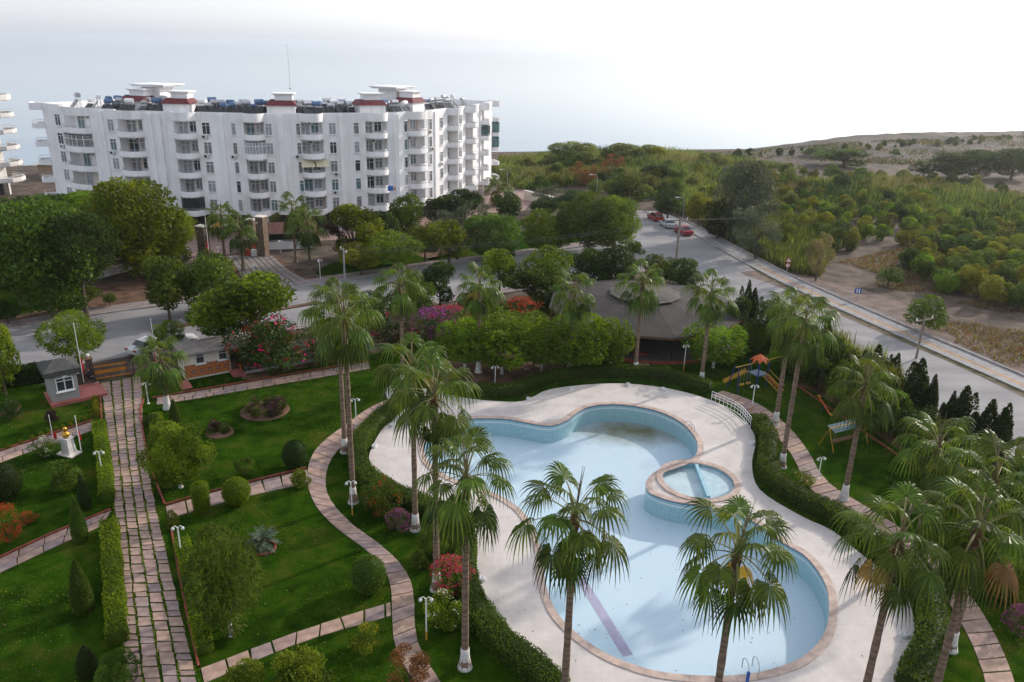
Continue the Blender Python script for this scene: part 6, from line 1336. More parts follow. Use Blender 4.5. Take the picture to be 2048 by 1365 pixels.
# ------------------------------------------------------------------ lamps
M['globe'] = mat('opal_lamp_globe', (0.60, 0.60, 0.58), 0.3, 0.05)
def lamp_proto(n, label, h=2.5, yellow=False, globes=2):
    t_ = thing('garden_lamp', label, 'lamp', group='white globe lamps'); pm = MB(); pm.tube([(0, 0, 0.0 if not yellow else 0.55), (0, 0, h)], 0.04, 6); pm.build('post', M['white'], t_)
    if yellow: MB().tube([(0, 0, 0), (0, 0, 0.55)], 0.055, 6).build('yellow_foot', M['yel'], t_)
    else: MB().lathe([(0.12, 0), (0.12, 0.06), (0.06, 0.1)], 8).build('foot', M['white'], t_)
    for k in range(globes):
        a = 2*math.pi*k/globes; x, y = 0.28*math.cos(a), 0.28*math.sin(a)
        MB().tube([(0, 0, h-0.05), (x*0.5, y*0.5, h+0.10), (x, y, h+0.02)], 0.022, 5).build('arm', M['white'], t_); MB().lathe([(0.03, 0.02), (0.08, -0.03), (0.105, -0.10), (0.08, -0.17), (0.01, -0.2)], 10, (x, y, h)).build('globe', M['globe'], t_, smooth=True)
    return t_
LAMPS = [((363, 1112), 1052, 'white two globe lamp right of the slab path in front', 0, 2), ((205, 950), 902, 'white two globe lamp in the hedge left of the slab path', 0, 2), ((297, 808), 765, 'white two globe lamp beside the slab path near the gate', 0, 2), ((713, 858), 797, 'white two globe lamp beside the upper bend of the curved path', 0, 2), ((705, 1030), 962, 'white lamp with yellow foot under the paired palms', 1, 2), ((853, 1280), 1194, 'white lamp with yellow foot beside the white flowered bush', 1, 2), ((990, 772), 732, 'white two globe lamp behind the far left deck hedge', 0, 2), ((1367, 742), 690, 'white lamp with yellow foot before the pavilion', 1, 2), ((1503, 822), 770, 'white lamp with yellow foot beside the play frame path', 1, 2), ((1636, 958), 915, 'white two globe lamp beside the right curved path', 0, 2),
         ((641, 562), 519, 'white globe lamp on the far verge lawn', 0, 3), ((509, 556), 534, 'white globe lamp at the left edge of the opposite driveway', 0, 3), ((561, 505), 481, 'white globe lamp before the opposite gatehouse', 0, 3), ((438, 518), 495, 'white globe lamp beside the left stone pillar', 0, 3)]
for (x, y), yt, lab, yl, ng in LAMPS:
    g = G(x, y); t_ = lamp_proto(0, lab, max(1.7, height_at(g, yt)-0.1), bool(yl), ng); t_.location = (g[0], g[1], 0); t_.rotation_euler = (0, 0, rng.uniform(-0.4, 0.4))

# ------------------------------------------------------------------ pool side things
def ladder(px, py, label, az, h=0.75, d=1.3):
    g = G(px, py, DECK_Z+0.05); t_ = thing('pool_ladder', label, 'ladder', (g[0], g[1], DECK_Z+0.05), az)
    for s in (-0.28, 0.28): MB().tube([(s, 0.55, 0.0), (s, 0.55, h*0.75), (s, 0.42, h*0.95), (s, 0.25, h), (s, 0.08, h*0.9), (s, -0.08, h*0.5), (s, -0.1, -d)], 0.024, 6).build('rail', M['steel'], t_)
    for k in range(4): MB().box((0, -0.1, -0.35-0.28*k), (0.56, 0.08, 0.03)).build('rung', M['steel'], t_)
def pool_az(px, py):
    p, nn, i = on_loop((px, py), DECK_Z); return math.atan2(nn[1], nn[0])+math.pi/2
ladder(1384, 862, 'steel ladder at the deep far end of the pool', pool_az(1384, 862)); ladder(1505, 1350, 'steel ladder at the near end of the pool beside the blue posts', pool_az(1500, 1349))
# white railing by the deck
ra = resample(smooth_open(GL([(1422, 804), (1450, 816), (1478, 832), (1500, 857)], DECK_Z), 6), 0.22); c0 = ra[0]
rl = thing('deck_railing', 'white curved metal railing at the far right edge of the deck', 'railing', (c0[0], c0[1], DECK_Z))
for z in (0.12, 0.5, 0.75, 1.0): MB().tube([(p[0]-c0[0], p[1]-c0[1], z) for p in ra], 0.03, 5).build('rail', M['white'], rl)
for p in ra[::2]: MB().tube([(p[0]-c0[0], p[1]-c0[1], 0), (p[0]-c0[0], p[1]-c0[1], 1.0)], 0.022, 5).build('baluster', M['white'], rl)
# low white boxes along the deck edge
M['box'] = mat('white_plastic_box', (0.62, 0.62, 0.62), 0.5, 0.05)
for px, py, lab in [(1058, 800, 'low white box at the far left corner of the deck'), (1142, 779, 'low white box on the far deck, left of three'), (1256, 771, 'low white box on the far deck, middle of three'), (1327, 780, 'low white box on the far deck, right of three'), (1504, 888, 'low white box below the railing'), (786, 852, 'low white box on the left lobe of the deck, upper'), (749, 894, 'low white box on the left lobe of the deck, lower'), (961, 1160, 'low white box at the left deck edge in front'), (1748, 1136, 'low white box under the right hand palm'), (1808, 1273, 'low white box at the right deck edge in front')]:
    g = G(px, py, DECK_Z); t_ = thing('deck_box', lab, 'box', (g[0], g[1], DECK_Z), rng.uniform(0, 3), 'white boxes round the pool deck')
    MB().prism([(0.34*math.cos(a), 0.22*math.sin(a)) for a in np.linspace(0, 6.283, 15)[:-1]], 0, 0.13).prism([(0.29*math.cos(a), 0.18*math.sin(a)) for a in np.linspace(0, 6.283, 15)[:-1]], 0.13, 0.18).build('casing', M['box'], t_)
    for k in (-1, 1): MB().box((0.12*k, 0, 0.185), (0.05, 0.1, 0.012)).build('slot', M['black'], t_)
# blue posts with a red net frame at the lower edge
bl = mat('blue_painted_post', (0.02, 0.08, 0.32), 0.5, 0.15); a_, b_ = G(1437, 1392, DECK_Z), G(1489, 1398, DECK_Z); c_ = (a_+b_)/2
ps = thing('foot_wash_frame', 'blue posts with dark red crossbar at the lower edge of the deck', 'frame', (c_[0], c_[1], DECK_Z), math.atan2((b_-a_)[1], (b_-a_)[0])); w_ = np.linalg.norm(b_-a_)/2
for x in (-w_, w_): MB().tube([(x, 0, 0), (x, 0, 1.55)], 0.085, 8).build('post', bl, ps); MB().lathe([(0.09, 1.55), (0.05, 1.62), (0.01, 1.64)], 8, (x, 0, 0)).build('post_cap', bl, ps)
MB().tube([(-w_, 0, 0.85), (w_, 0, 0.85)], 0.025, 6).build('crossbar', M['redkerb'], ps)
for x in np.linspace(-w_*0.85, w_*0.85, 5): MB().tube([(x, 0, 0.1), (x, 0, 0.85)], 0.015, 4).build('bar', M['redkerb'], ps)

# ------------------------------------------------------------------ playground
M['pblu'] = mat('dark_blue_play_post', (0.015, 0.03, 0.13), 0.5, 0.15); M['pyel'] = mat('yellow_play_tube', (0.42, 0.24, 0.03), 0.5, 0.15); M['porg'] = mat('orange_play_roof', (0.48, 0.10, 0.03), 0.5, 0.2)
pa_, pb_ = G(1466, 782), G(1560, 760); pg = thing('play_frame', 'blue and yellow play frame with orange star roof, slide, swings and climbing ladder', 'play frame', (pa_[0], pa_[1], 0), math.atan2((pb_-pa_)[1], (pb_-pa_)[0])); pl_ = np.linalg.norm(pb_-pa_)
for x, y in ((-0.1, -0.7), (-0.1, 0.7)): MB().tube([(x, y, 0), (0.1, y*0.35, 2.3)], 0.055, 7).build('post', M['pblu'], pg)
MB().tube([(0, 0, 2.3), (pl_+1.2, 0, 2.45)], 0.05, 7).build('swing_beam', M['pyel'], pg)
MB().tube([(pl_+1.2, -0.7, 0), (pl_+1.2, 0, 2.45), (pl_+1.2, 0.7, 0)], 0.05, 7).build('post', M['pblu'], pg)
cx = 2.9
for x in (cx-0.6, cx+0.6):
    for y in (-0.6, 0.6): MB().tube([(x, y, 0), (x, y, 2.5)], 0.06, 7).build('post', M['pblu'], pg)
MB().box((cx, 0, 1.25), (1.25, 1.25, 0.08)).build('platform', mat('pale_blue_platform', (0.20, 0.26, 0.34), 0.6, 0.1), pg)
star = []
for k in range(16):
    a = 2*math.pi*k/16; r = 0.92 if k % 2 == 0 else 0.6; star.append((cx+r*math.cos(a), r*math.sin(a), 2.45 if k % 2 == 0 else 2.75))
MB().add(star+[(cx, 0, 3.15)]+[(x, y, z-0.05) for x, y, z in star], [(k, (k+1) % 16, 16) for k in range(16)]+[(17+k, 17+(k+1) % 16, (k+1) % 16, k) for k in range(16)]).build('star_roof', M['porg'], pg)
MB().add([(cx-0.65, 0.9, 1.3), (cx-0.65, 0.5, 1.3), (cx-2.6, 1.3, 0.2), (cx-2.6, 1.7, 0.2), (cx-0.65, 0.95, 1.5), (cx-2.6, 1.75, 0.4), (cx-0.65, 0.45, 1.5), (cx-2.6, 1.25, 0.4)], [(0, 1, 2, 3), (0, 3, 5, 4), (1, 6, 7, 2)]).build('slide', M['pyel'], pg)
ld0, ld1 = Vector((cx+0.2, -0.7, 1.3)), Vector((cx+0.9, -2.3, 0.05)); sd_ = Vector((0.42, 0.15, 0))
for s in (-1, 1): MB().tube([ld0+sd_*s, ld1+sd_*s], 0.045, 6).build('ladder_rail', M['pyel'], pg); MB().tube([ld0+sd_*s+Vector((0, 0, 0.5)), ld1+sd_*s+Vector((0, 0, 0.5))], 0.03, 6).build('ladder_rail', M['pyel'], pg)
MB().tube([ld0, ld1], 0.03, 6).build('ladder_rail', M['porg'], pg)
for k in range(7): q = ld0.lerp(ld1, (k+0.5)/7); MB().tube([q-sd_, q+sd_], 0.03, 6).build('rung', M['porg'], pg)
for x in (0.9, 1.7):
    for s in (-0.2, 0.2): MB().tube([(x+s, 0, 2.3), (x+s, -0.1, 0.5)], 0.01, 4).build('chain', M['steel'], pg)
    MB().box((x, -0.1, 0.5), (0.48, 0.25, 0.12)).build('swing_seat', M['pyel'], pg)
# hanging bench swing right of the path
sa, sb_ = G(1652, 898), G(1720, 880); sw = thing('bench_swing', 'yellow framed garden swing with a blue grey canopy on the right lawn', 'swing', (sa[0], sa[1], 0), math.atan2((sb_-sa)[1], (sb_-sa)[0])); wl = np.linalg.norm(sb_-sa)
for x in (0.0, wl): MB().tube([(x, -0.75, 0), (x, 0, 1.75), (x, 0.75, 0)], 0.04, 6).build('end_frame', M['pyel'], sw)
MB().tube([(0, 0, 1.75), (wl, 0, 1.75)], 0.045, 6).build('top_beam', M['pyel'], sw); MB().box((wl/2, 0.15, 1.55), (wl*0.8, 0.9, 0.05), tilt=Matrix.Rotation(rad(18), 3, 'X')).build('canopy', mat('blue_grey_cloth', (0.07, 0.12, 0.14), 0.8, 0.15), sw); MB().box((wl/2, 0, 0.5), (wl*0.7, 0.45, 0.06)).build('seat', M['wood'], sw)
for x in (wl*0.2, wl*0.8): MB().tube([(x, 0, 1.7), (x, 0, 0.5)], 0.012, 4).build('chain', M['steel'], sw)
s1, s2 = G(1634, 808), G(1662, 838); ss = thing('seesaw', 'yellow and orange seesaw on the right lawn', 'seesaw', ((s1+s2)[0]/2, (s1+s2)[1]/2, 0), math.atan2((s2-s1)[1], (s2-s1)[0])); wl = np.linalg.norm(s2-s1)/2
MB().box((0, 0, 0.5), (wl*2, 0.12, 0.07), tilt=Matrix.Rotation(rad(10), 3, 'Y')).build('plank', M['porg'], ss); MB().tube([(0, -0.3, 0), (0, 0, 0.45), (0, 0.3, 0)], 0.04, 6).build('pivot', M['pblu'], ss)
for s in (-1, 1): MB().box((s*wl*0.9, 0, 0.58-s*wl*0.16), (0.35, 0.28, 0.06)).build('seat', M['pyel'], ss)

# ------------------------------------------------------------------ utility poles and wires
M['pole'] = mat('weathered_pole', (0.22, 0.185, 0.15), 0.9, 0.25, 4.0)
def upole(px, yb, yt, label, arm_az, h=None, r=0.15, metal=False, arms=1):
    g = G(px, yb); h = h or height_at(g, yt); t_ = thing('utility_pole', label, 'pole', (g[0], g[1], 0), arm_az)
    MB().tube([(0, 0, -0.1), (0, 0, h)], [r, r*0.7], 8).build('shaft', M['steel'] if metal else M['pole'], t_)
    for k in range(arms):
        MB().box((0, 0, h-0.35-0.8*k), (2.4, 0.12, 0.12)).build('crossarm', M['pole'], t_)
        for x in (-1.1, 0.0, 1.1): MB().lathe([(0.05, 0), (0.08, 0.08), (0.05, 0.16), (0.07, 0.24), (0.01, 0.28)], 8, (x, 0, h-0.29-0.8*k)).build('insulator', M['white'], t_)
    for k in range(4): MB().tube([(0, 0, h*0.35+0.35*k), (0.25, 0, h*0.35+0.35*k)], 0.015, 4).build('step_iron', M['steel'], t_)
    return np.array([g[0], g[1], h])
p1 = upole(1350, 545, 436, 'weathered concrete utility pole at the road junction', rad(20), r=0.2); p2 = upole(1832, 718, 634, 'wooden utility pole with crossarm beside the right road', rad(25), r=0.13); p3 = upole(690, 566, 497, 'pale utility pole with street lamp head on the far verge', rad(-60), r=0.14, metal=True)
M['wire'] = mat('grey_cable', (0.16, 0.16, 0.16), 0.6, 0.1)
def wire(a, b, sag, label):
    a, b = Vector(a), Vector(b); P_ = []
    for k in range(15): t = k/14; q = a.lerp(b, t); q.z -= sag*4*t*(1-t); P_.append(q-a)
    t_ = thing('overhead_wire', label, 'wire', a, 0, 'overhead wires'); MB().tube(P_, 0.008, 4).build('wire', M['wire'], t_)
for k, dz in enumerate((0.0, -0.35)):
    for dx in (-0.9, 0.9):
        wire((p3[0]+dx*0.5, p3[1]+dx, p3[2]-0.2+dz), (p1[0]+dx*0.8, p1[1]+dx*0.4, p1[2]-0.2+dz), 0.9, 'thin overhead wire between the verge pole and the junction pole')
        wire((p3[0]+dx*0.5, p3[1]+dx, p3[2]-0.2+dz), (-85, 92+dx, p3[2]-0.6+dz), 1.2, 'thin overhead wire running left from the verge pole')
for dx in (-0.9, 0.9): wire((p1[0]+dx, p1[1], p1[2]-0.2), (p1[0]+26+dx, p1[1]+16, 6.8), 0.6, 'thin overhead wire running right from the junction pole')
wire((p2[0], p2[1], p2[2]), (p1[0], p1[1], p1[2]-0.4), 1.0, 'thin overhead wire between the junction pole and the right road pole'); wire((p2[0], p2[1], p2[2]), (75, 62, 6.0), 0.8, 'thin overhead wire leaving right from the right road pole')
def street_light(px, yb, yt, label, az):
    g = G(px, yb); h = height_at(g, yt); t_ = thing('street_light', label, 'street light', (g[0], g[1], 0), az); MB().tube([(0, 0, 0), (0, 0, h-0.4), (0.3, 0, h), (1.2, 0, h+0.05)], [0.08, 0.06, 0.05, 0.04], 6).build('post', M['steel'], t_); MB().box((1.35, 0, h+0.04), (0.6, 0.22, 0.1)).build('lamp_head', M['white'], t_)
street_light(1364, 452, 396, 'street light behind the parked cars', rad(180)); street_light(1014, 395, 340, 'street light at the right end of the white block', rad(180)); street_light(1192, 412, 350, 'street light behind the plane trees', rad(180))
# road signs
def sign(px, yb, yt, label, tri=True, az=rad(-100), col='white'):
    g = G(px, yb); h = height_at(g, yt); t_ = thing('road_sign', label, 'sign', (g[0], g[1], 0), az+math.pi/2); MB().tube([(0, 0, 0), (0, 0, h)], 0.035, 6).build('post', M['steel'], t_)
    if tri:
        MB().add([(-0.45, -0.05, h-0.75), (0.45, -0.05, h-0.75), (0, -0.05, h+0.02), (-0.45, -0.08, h-0.75), (0.45, -0.08, h-0.75), (0, -0.08, h+0.02)], [(2, 1, 0), (3, 4, 5), (0, 1, 4, 3), (1, 2, 5, 4), (2, 0, 3, 5)]).build('red_triangle', M['flagred'], t_); MB().add([(-0.30, -0.085, h-0.66), (0.30, -0.085, h-0.66), (0, -0.085, h-0.15)], [(0, 1, 2)]).build('white_field', M['white'], t_)
        MB().add([(-0.04, -0.09, h-0.60), (0.04, -0.09, h-0.60), (0.05, -0.09, h-0.30), (-0.02, -0.09, h-0.30)], [(0, 1, 2, 3)]).build('black_mark', M['black'], t_)
        R2 = 0.33; MB().add([(R2*math.cos(a), -0.07, h-1.2+R2*math.sin(a)) for a in np.linspace(0, 6.283, 17)[:-1]], [tuple(range(16))]).build('red_disc', M['flagred'], t_); MB().add([(0.24*math.cos(a), -0.075, h-1.2+0.24*math.sin(a)) for a in np.linspace(0, 6.283, 17)[:-1]], [tuple(range(16))]).build('white_disc', M['white'], t_)
        MB().box((-0.07, -0.078, h-1.2), (0.05, 0.004, 0.24)).box((0.08, -0.078, h-1.2), (0.1, 0.004, 0.24)).build('black_mark', M['black'], t_)
    else:
        MB().box((0, -0.05, h-0.4), (0.8, 0.03, 0.7)).build('blue_plate', mat('blue_sign_plate', (0.05, 0.10, 0.32), 0.5, 0.1), t_); MB().box((-0.12, -0.07, h-0.4), (0.12, 0.01, 0.5)).box((0.15, -0.07, h-0.4), (0.12, 0.01, 0.5)).build('white_mark', M['white'], t_)
sign(1572, 555, 514, 'triangular warning sign above a round sign on the right pavement'); sign(1712, 604, 576, 'small blue and white sign at the field edge', False)
# ------------------------------------------------------------------ cars
M['tyre'] = mat('tyre_rubber', (0.015, 0.015, 0.015), 0.9, 0.2); M['carglass'] = mat('car_glass', (0.02, 0.024, 0.03), 0.08, 0.2, spec=0.6); M['taill'] = mat('red_tail_lamp', (0.35, 0.01, 0.01), 0.3, 0.1); M['headl'] = mat('clear_head_lamp', (0.6, 0.6, 0.6), 0.2, 0.1)
def car(px, py, az, label, col, hatch=False):
    g = G(px, py, 0.012); t_ = thing('parked_car', label, 'car', (g[0], g[1], 0.012), az); paint = mat('car_paint', col, 0.3, 0.04, spec=0.6)
    L_, W_ = 4.3, 1.72
    lower = [(-2.15, 0.38), (-2.12, 0.72), (-1.95, 0.86), (-1.2 if not hatch else -1.9, 0.92), (0.75, 0.90), (1.75, 0.76), (2.08, 0.62), (2.15, 0.36), (1.9, 0.2), (-1.9, 0.2)]
    def loft(prof, ws):
        n = len(prof); V = []; F = []
        for y, s in ws:
            for x, z in prof: V.append((x*s[0], y, (z-0.55)*s[1]+0.55))
        for i in range(len(ws)-1):
            for k in range(n): F.append((i*n+k, i*n+(k+1) % n, (i+1)*n+(k+1) % n, (i+1)*n+k))
        F += [tuple(range(n))[::-1], tuple(range((len(ws)-1)*n, len(ws)*n))]; return MB().add(V, F)
    loft(lower, [(-W_/2, (0.93, 0.8)), (-W_/2+0.12, (0.99, 1.0)), (0, (1.0, 1.0)), (W_/2-0.12, (0.99, 1.0)), (W_/2, (0.93, 0.8))]).build('body', paint, t_, smooth=False)
    cab = [(-1.35, 0.9), (-0.85, 1.38), (0.15, 1.42), (0.95, 0.9)] if not hatch else [(-2.0, 0.9), (-1.75, 1.38), (0.1, 1.44), (0.95, 0.9)]
    V = []; 
    for y, k in ((-0.78, 1.0), (-0.62, 0.0), (0.62, 0.0), (0.78, 1.0)): pass
    bot = [(cab[0][0], 0.9), (cab[3][0], 0.9)]; tp = [(cab[1][0], cab[1][1]), (cab[2][0], cab[2][1])]
    V = [(bot[0][0], -0.79, 0.89), (bot[1][0], -0.79, 0.89), (bot[1][0], 0.79, 0.89), (bot[0][0], 0.79, 0.89), (tp[0][0], -0.6, tp[0][1]-0.04), (tp[1][0], -0.6, tp[1][1]-0.04), (tp[1][0], 0.6, tp[1][1]-0.04), (tp[0][0], 0.6, tp[0][1]-0.04)]
    MB().add(V, [(0, 1, 5, 4), (1, 2, 6, 5), (2, 3, 7, 6), (3, 0, 4, 7)]).build('window_glass', M['carglass'], t_)
    MB().add([(tp[0][0]-0.06, -0.62, tp[0][1]-0.05), (tp[1][0]+0.06, -0.62, tp[1][1]-0.05), (tp[1][0]+0.06, 0.62, tp[1][1]-0.05), (tp[0][0]-0.06, 0.62, tp[0][1]-0.05), (tp[0][0], -0.52, tp[0][1]+0.02), (tp[1][0], -0.52, tp[1][1]+0.02), (tp[1][0], 0.52, tp[1][1]+0.02), (tp[0][0], 0.52, tp[0][1]+0.02)], [(0, 1, 5, 4), (1, 2, 6, 5), (2, 3, 7, 6), (3, 0, 4, 7), (4, 5, 6, 7)]).build('roof', paint, t_)
    for s in (-1, 1):
        xm = (tp[0][0]+tp[1][0])/2; MB().tube([(xm, 0.61*s, tp[0][1]-0.05), (xm+0.05, 0.80*s, 0.9)], 0.04, 4).build('door_pillar', paint, t_); MB().box((0.62, 0.88*s, 0.95), (0.18, 0.16, 0.12)).build('mirror', paint, t_)
        MB().box((2.02, 0.62*s, 0.62), (0.16, 0.36, 0.14)).build('headlight', M['headl'], t_); MB().box((-2.1, 0.62*s, 0.74), (0.1, 0.36, 0.16)).build('tail_light', M['taill'], t_)
        for x in (-1.3, 1.32):
            w0 = MB().tube([(x, 0.70*s, 0.31), (x, 0.88*s, 0.31)], 0.31, 14).build('wheel', M['tyre'], t_); MB().tube([(x, 0.881*s, 0.31), (x, 0.89*s, 0.31)], 0.19, 10).build('rim', M['steel'], w0)
    return t_
def az_of(a, b): g1_, g2_ = G(*a), G(*b); return math.atan2(g2_[1]-g1_[1], g2_[0]-g1_[0])
RAZ = az_of((1440, 500), (1310, 432))
car(1310, 440, RAZ, 'red estate car farthest of three parked along the right kerb', (0.30, 0.02, 0.02), True); car(1335, 454, RAZ, 'silver car in the middle of three parked along the right kerb', (0.42, 0.44, 0.47)); car(1366, 468, RAZ+rad(4), 'dark red saloon nearest of three parked along the right kerb', (0.26, 0.008, 0.02))
car(300, 702, az_of((285, 706), (330, 690)), 'white car parked behind the gate palm', (0.62, 0.62, 0.62)); car(352, 692, az_of((335, 696), (380, 686)), 'white car half hidden by shrubs at the gatehouse', (0.6, 0.6, 0.6))
car(372, 470, rad(100), 'silver car parked under the white block', (0.4, 0.4, 0.42)); car(345, 505, rad(30), 'white car parked beside the large rounded tree', (0.6, 0.6, 0.6))
# ------------------------------------------------------------------ opposite gateway
M['stone'] = mat('rubble_stone', (0.17, 0.12, 0.085), 0.9, 0.45, 3.5, 0.8, 9, detail=10)
for px, yb, yt, lab in [(411, 525, 453, 'left rubble stone pillar of the opposite gateway'), (508, 500, 440, 'middle rubble stone pillar of the opposite gateway'), (528, 512, 434, 'right rubble stone pillar of the opposite gateway')]:
    g = G(px, yb); h = height_at(g, yt); t_ = thing('stone_pillar', lab, 'pillar', (g[0], g[1], 0), rad(-15)); MB().box((0, 0, h/2), (1.15, 1.15, h)).build('shaft', M['stone'], t_); MB().box((0, 0, h+0.06), (1.35, 1.35, 0.14)).build('capstone', M['wallw2'], t_)
    for k in range(26):
        s = rng.choice([-1, 1]); z = rng.uniform(0.2, h-0.2); u = rng.uniform(-0.42, 0.42); sz_ = rng.uniform(0.14, 0.26)
        MB().box((u, -0.575, z) if k % 3 else (0.575*s, u, z), (sz_*1.3, 0.09, sz_) if k % 3 else (0.09, sz_*1.3, sz_)).build('stone', random.choice([M['stone'], M['dry'], M['wallw2']]) if rng.random() < 0.3 else M['stone'], t_)
g = G(572, 500); og = thing('gatehouse', 'opposite gatehouse with brown tiled roof and dark open front', 'building', (g[0], g[1]+2.2, 0), rad(14))
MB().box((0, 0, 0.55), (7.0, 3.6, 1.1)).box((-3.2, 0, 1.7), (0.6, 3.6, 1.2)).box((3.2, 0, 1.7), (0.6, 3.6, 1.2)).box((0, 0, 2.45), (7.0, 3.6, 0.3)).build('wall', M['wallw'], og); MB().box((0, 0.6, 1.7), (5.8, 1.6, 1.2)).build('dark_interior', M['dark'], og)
MB().add([(-4, -2.4, 2.6), (4, -2.4, 2.6), (4, 2.4, 2.6), (-4, 2.4, 2.6), (-3.2, 0, 3.7), (3.2, 0, 3.7)], [(0, 1, 5, 4), (1, 2, 5), (2, 3, 4, 5), (3, 0, 4), (3, 2, 1, 0)]).build('roof', mat('brown_roof_tiles', (0.13, 0.06, 0.05), 0.85, 0.25, 3.0), og)
a, b = G(424, 492), G(450, 478); bn = thing('entrance_banner', 'yellow and white banner board between the stone pillars', 'banner', (a[0], a[1], 0), math.atan2((b-a)[1], (b-a)[0])); wl = 3.6
MB().box((wl/2, 0, 2.5), (wl, 0.06, 1.0)).build('board', M['yel'], bn); MB().box((0.5, -0.04, 2.5), (0.9, 0.02, 0.96)).build('white_panel', M['white'], bn)
for x in (0.05, wl-0.05): MB().tube([(x, 0, 0), (x, 0, 3.0)], 0.04, 6).build('post', M['steel'], bn)
for x in (1.5, 2.1, 2.7): MB().box((x, -0.035, 2.5), (0.28, 0.012, 0.55)).build('lettering', M['orange'], bn)
g = G(503, 512); wb = thing('water_barrier', 'red and white road barrier with orange warning triangle at the opposite gate', 'barrier', (g[0], g[1], 0), rad(10))
MB().box((-0.5, 0, 0.45), (0.7, 0.5, 0.9)).build('barrier_body', M['flagred'], wb); MB().box((0.4, 0, 0.45), (0.7, 0.5, 0.9)).build('barrier_end', M['white'], wb); MB().add([(0.1, -0.2, 1.1), (0.9, -0.2, 1.1), (0.5, -0.2, 1.8)], [(0, 1, 2)]).build('triangle', M['porg'], wb)
# driveway slabs with dark joints
dA, dB = two([(492, 585), (478, 545), (455, 512)], [(640, 572), (585, 545), (545, 512)], 20); drv = patch([(488, 584), (470, 548), (452, 510), (545, 508), (592, 545), (642, 570)], 0.007, 'driveway_ground', M['soil'])
M['slab2'] = [mat('grey_drive_slab_%d' % i, c, 0.85, 0.15, 1.0) for i, c in enumerate([(0.26, 0.23, 0.215), (0.23, 0.205, 0.195)])]
_sv = M['slab']; M['slab'] = M['slab2']; slab_path(dA, dB, 8, 1.35, 'driveway', gap=0.16, offs=False); M['slab'] = _sv
# low white walls and kiosks by the far road bend
a, b = G(1052, 400), G(1100, 412); lw = thing('garden_wall', 'low white garden wall beside the olive trees', 'wall', (a[0], a[1], 0), math.atan2((b-a)[1], (b-a)[0])); MB().box((4, 0, 0.9), (9, 0.3, 1.8)).build('wall', M['wallw2'], lw); MB().box((4, 0, 1.84), (9.2, 0.45, 0.1)).build('coping', M['wallw'], lw)
a, b = G(140, 572), G(265, 540); lw = thing('garden_wall', 'low whitewashed wall on the far verge below the large trees', 'wall', (a[0], a[1], 0), math.atan2((b-a)[1], (b-a)[0])); wl = np.linalg.norm(b-a); MB().box((wl/2, 0, 0.4), (wl, 0.3, 0.8)).build('wall', M['wallw'], lw); MB().box((wl/2, 0, 0.83), (wl+0.1, 0.4, 0.06)).build('coping', M['kerb'], lw)
# garden hose on the slab path
hp = smooth_open([G(x, y, 0.07) for x, y in [(262, 1308), (275, 1302), (284, 1310), (280, 1322), (262, 1320), (257, 1312), (264, 1304), (272, 1330), (275, 1350), (262, 1372)]], 5); c0 = hp[0]
hs_ = thing('garden_hose', 'dark garden hose looped on the slab path at the lower edge', 'hose', (c0[0], c0[1], 0.065)); MB().tube([(p[0]-c0[0], p[1]-c0[1], 0) for p in hp], 0.022, 6).build('hose', M['black'], hs_)
# ------------------------------------------------------------------ field, reeds, orchard and dunes on the right
def inpoly(P_, poly):
    x, y = P_[:, 0], P_[:, 1]; c = np.zeros(len(P_), bool); n = len(poly); j = n-1
    for i in range(n):
        xi, yi = poly[i]; xj, yj = poly[j]; c ^= ((yi > y) != (yj > y)) & (x < (xj-xi)*(y-yi)/(yj-yi+1e-12)+xi); j = i
    return c
def scatter_px(px, n):
    poly = [p[:2] for p in GL(px)]; A = np.array(poly); lo, hi = A.min(0), A.max(0); out = np.zeros((0, 2))
    while len(out) < n:
        q = rng.uniform(lo, hi, (n*3, 2)); out = np.vstack([out, q[inpoly(q, poly)]])
    return out[:n]
def vnoise(P_, s, seed=0):
    return (np.sin(P_[:, 0]/s+seed)+np.sin(P_[:, 1]/s*1.3+seed*2.1)+np.sin((P_[:, 0]+P_[:, 1])/s*0.7+seed*0.7)+np.sin((P_[:, 0]-1.7*P_[:, 1])/s*0.45+seed*1.9))/4
def dune_h(x, y):
    """the low dune ridge behind the field"""
    d = (x-140)*(-0.42)+(y-270)*0.91; u = (x-140)*0.91+(y-270)*0.42
    return np.clip((d-5)/60, 0, 1)*np.clip((u+120)/160, 0, 1)*(0.9+0.3*np.sin(u/23)+0.2*np.sin(d/9+u/14))
N1, N2 = 100, 40; U = np.linspace(-60, 460, N1); vv = []
for t_ in np.linspace(0, 1, N2):
    for u in U:
        d1 = np.interp(u, [-60, 12, 79, 180, 396, 460], [10, 24, 48, 49, 32, 30]); d = -30+t_*(d1+30)
        x = 75+u*0.91-d*0.42; y = 235+u*0.42+d*0.91; e = max(0, min(1, (u+50)/70, t_/0.35))
        vv.append((x, y, -0.3+e*0.4+dune_h(x, y)*e+0.22*math.sin(u*0.5+d*0.2)*math.sin(d*0.7)*e))
o = MB().add(vv, [(i*N1+j, i*N1+j+1, (i+1)*N1+j+1, (i+1)*N1+j) for i in range(N2-1) for j in range(N1-1)]).build('dunes', M['sand'], smooth=True); tag(o, kind='structure')
patch([(1480, 545), (1560, 575), (1700, 640), (1900, 725), (2100, 815), (2100, 760), (1900, 650), (1760, 590), (1640, 560), (1560, 545)], 0.02, 'dirt_track', mat('pale_dirt_track', (0.13, 0.092, 0.075), 0.95, 0.2, 0.6, 0.5, 4, col2=(0.19, 0.14, 0.115)))
patch([(1500, 535), (1600, 590), (1800, 680), (2060, 795), (2060, 772), (1820, 662), (1640, 580), (1520, 524)], 0.024, 'verge_grass', mat('sparse_verge_grass', (0.05, 0.06, 0.02), 0.95, 0.4, 1.2, 0.6, 6, col2=(0.14, 0.11, 0.06)))
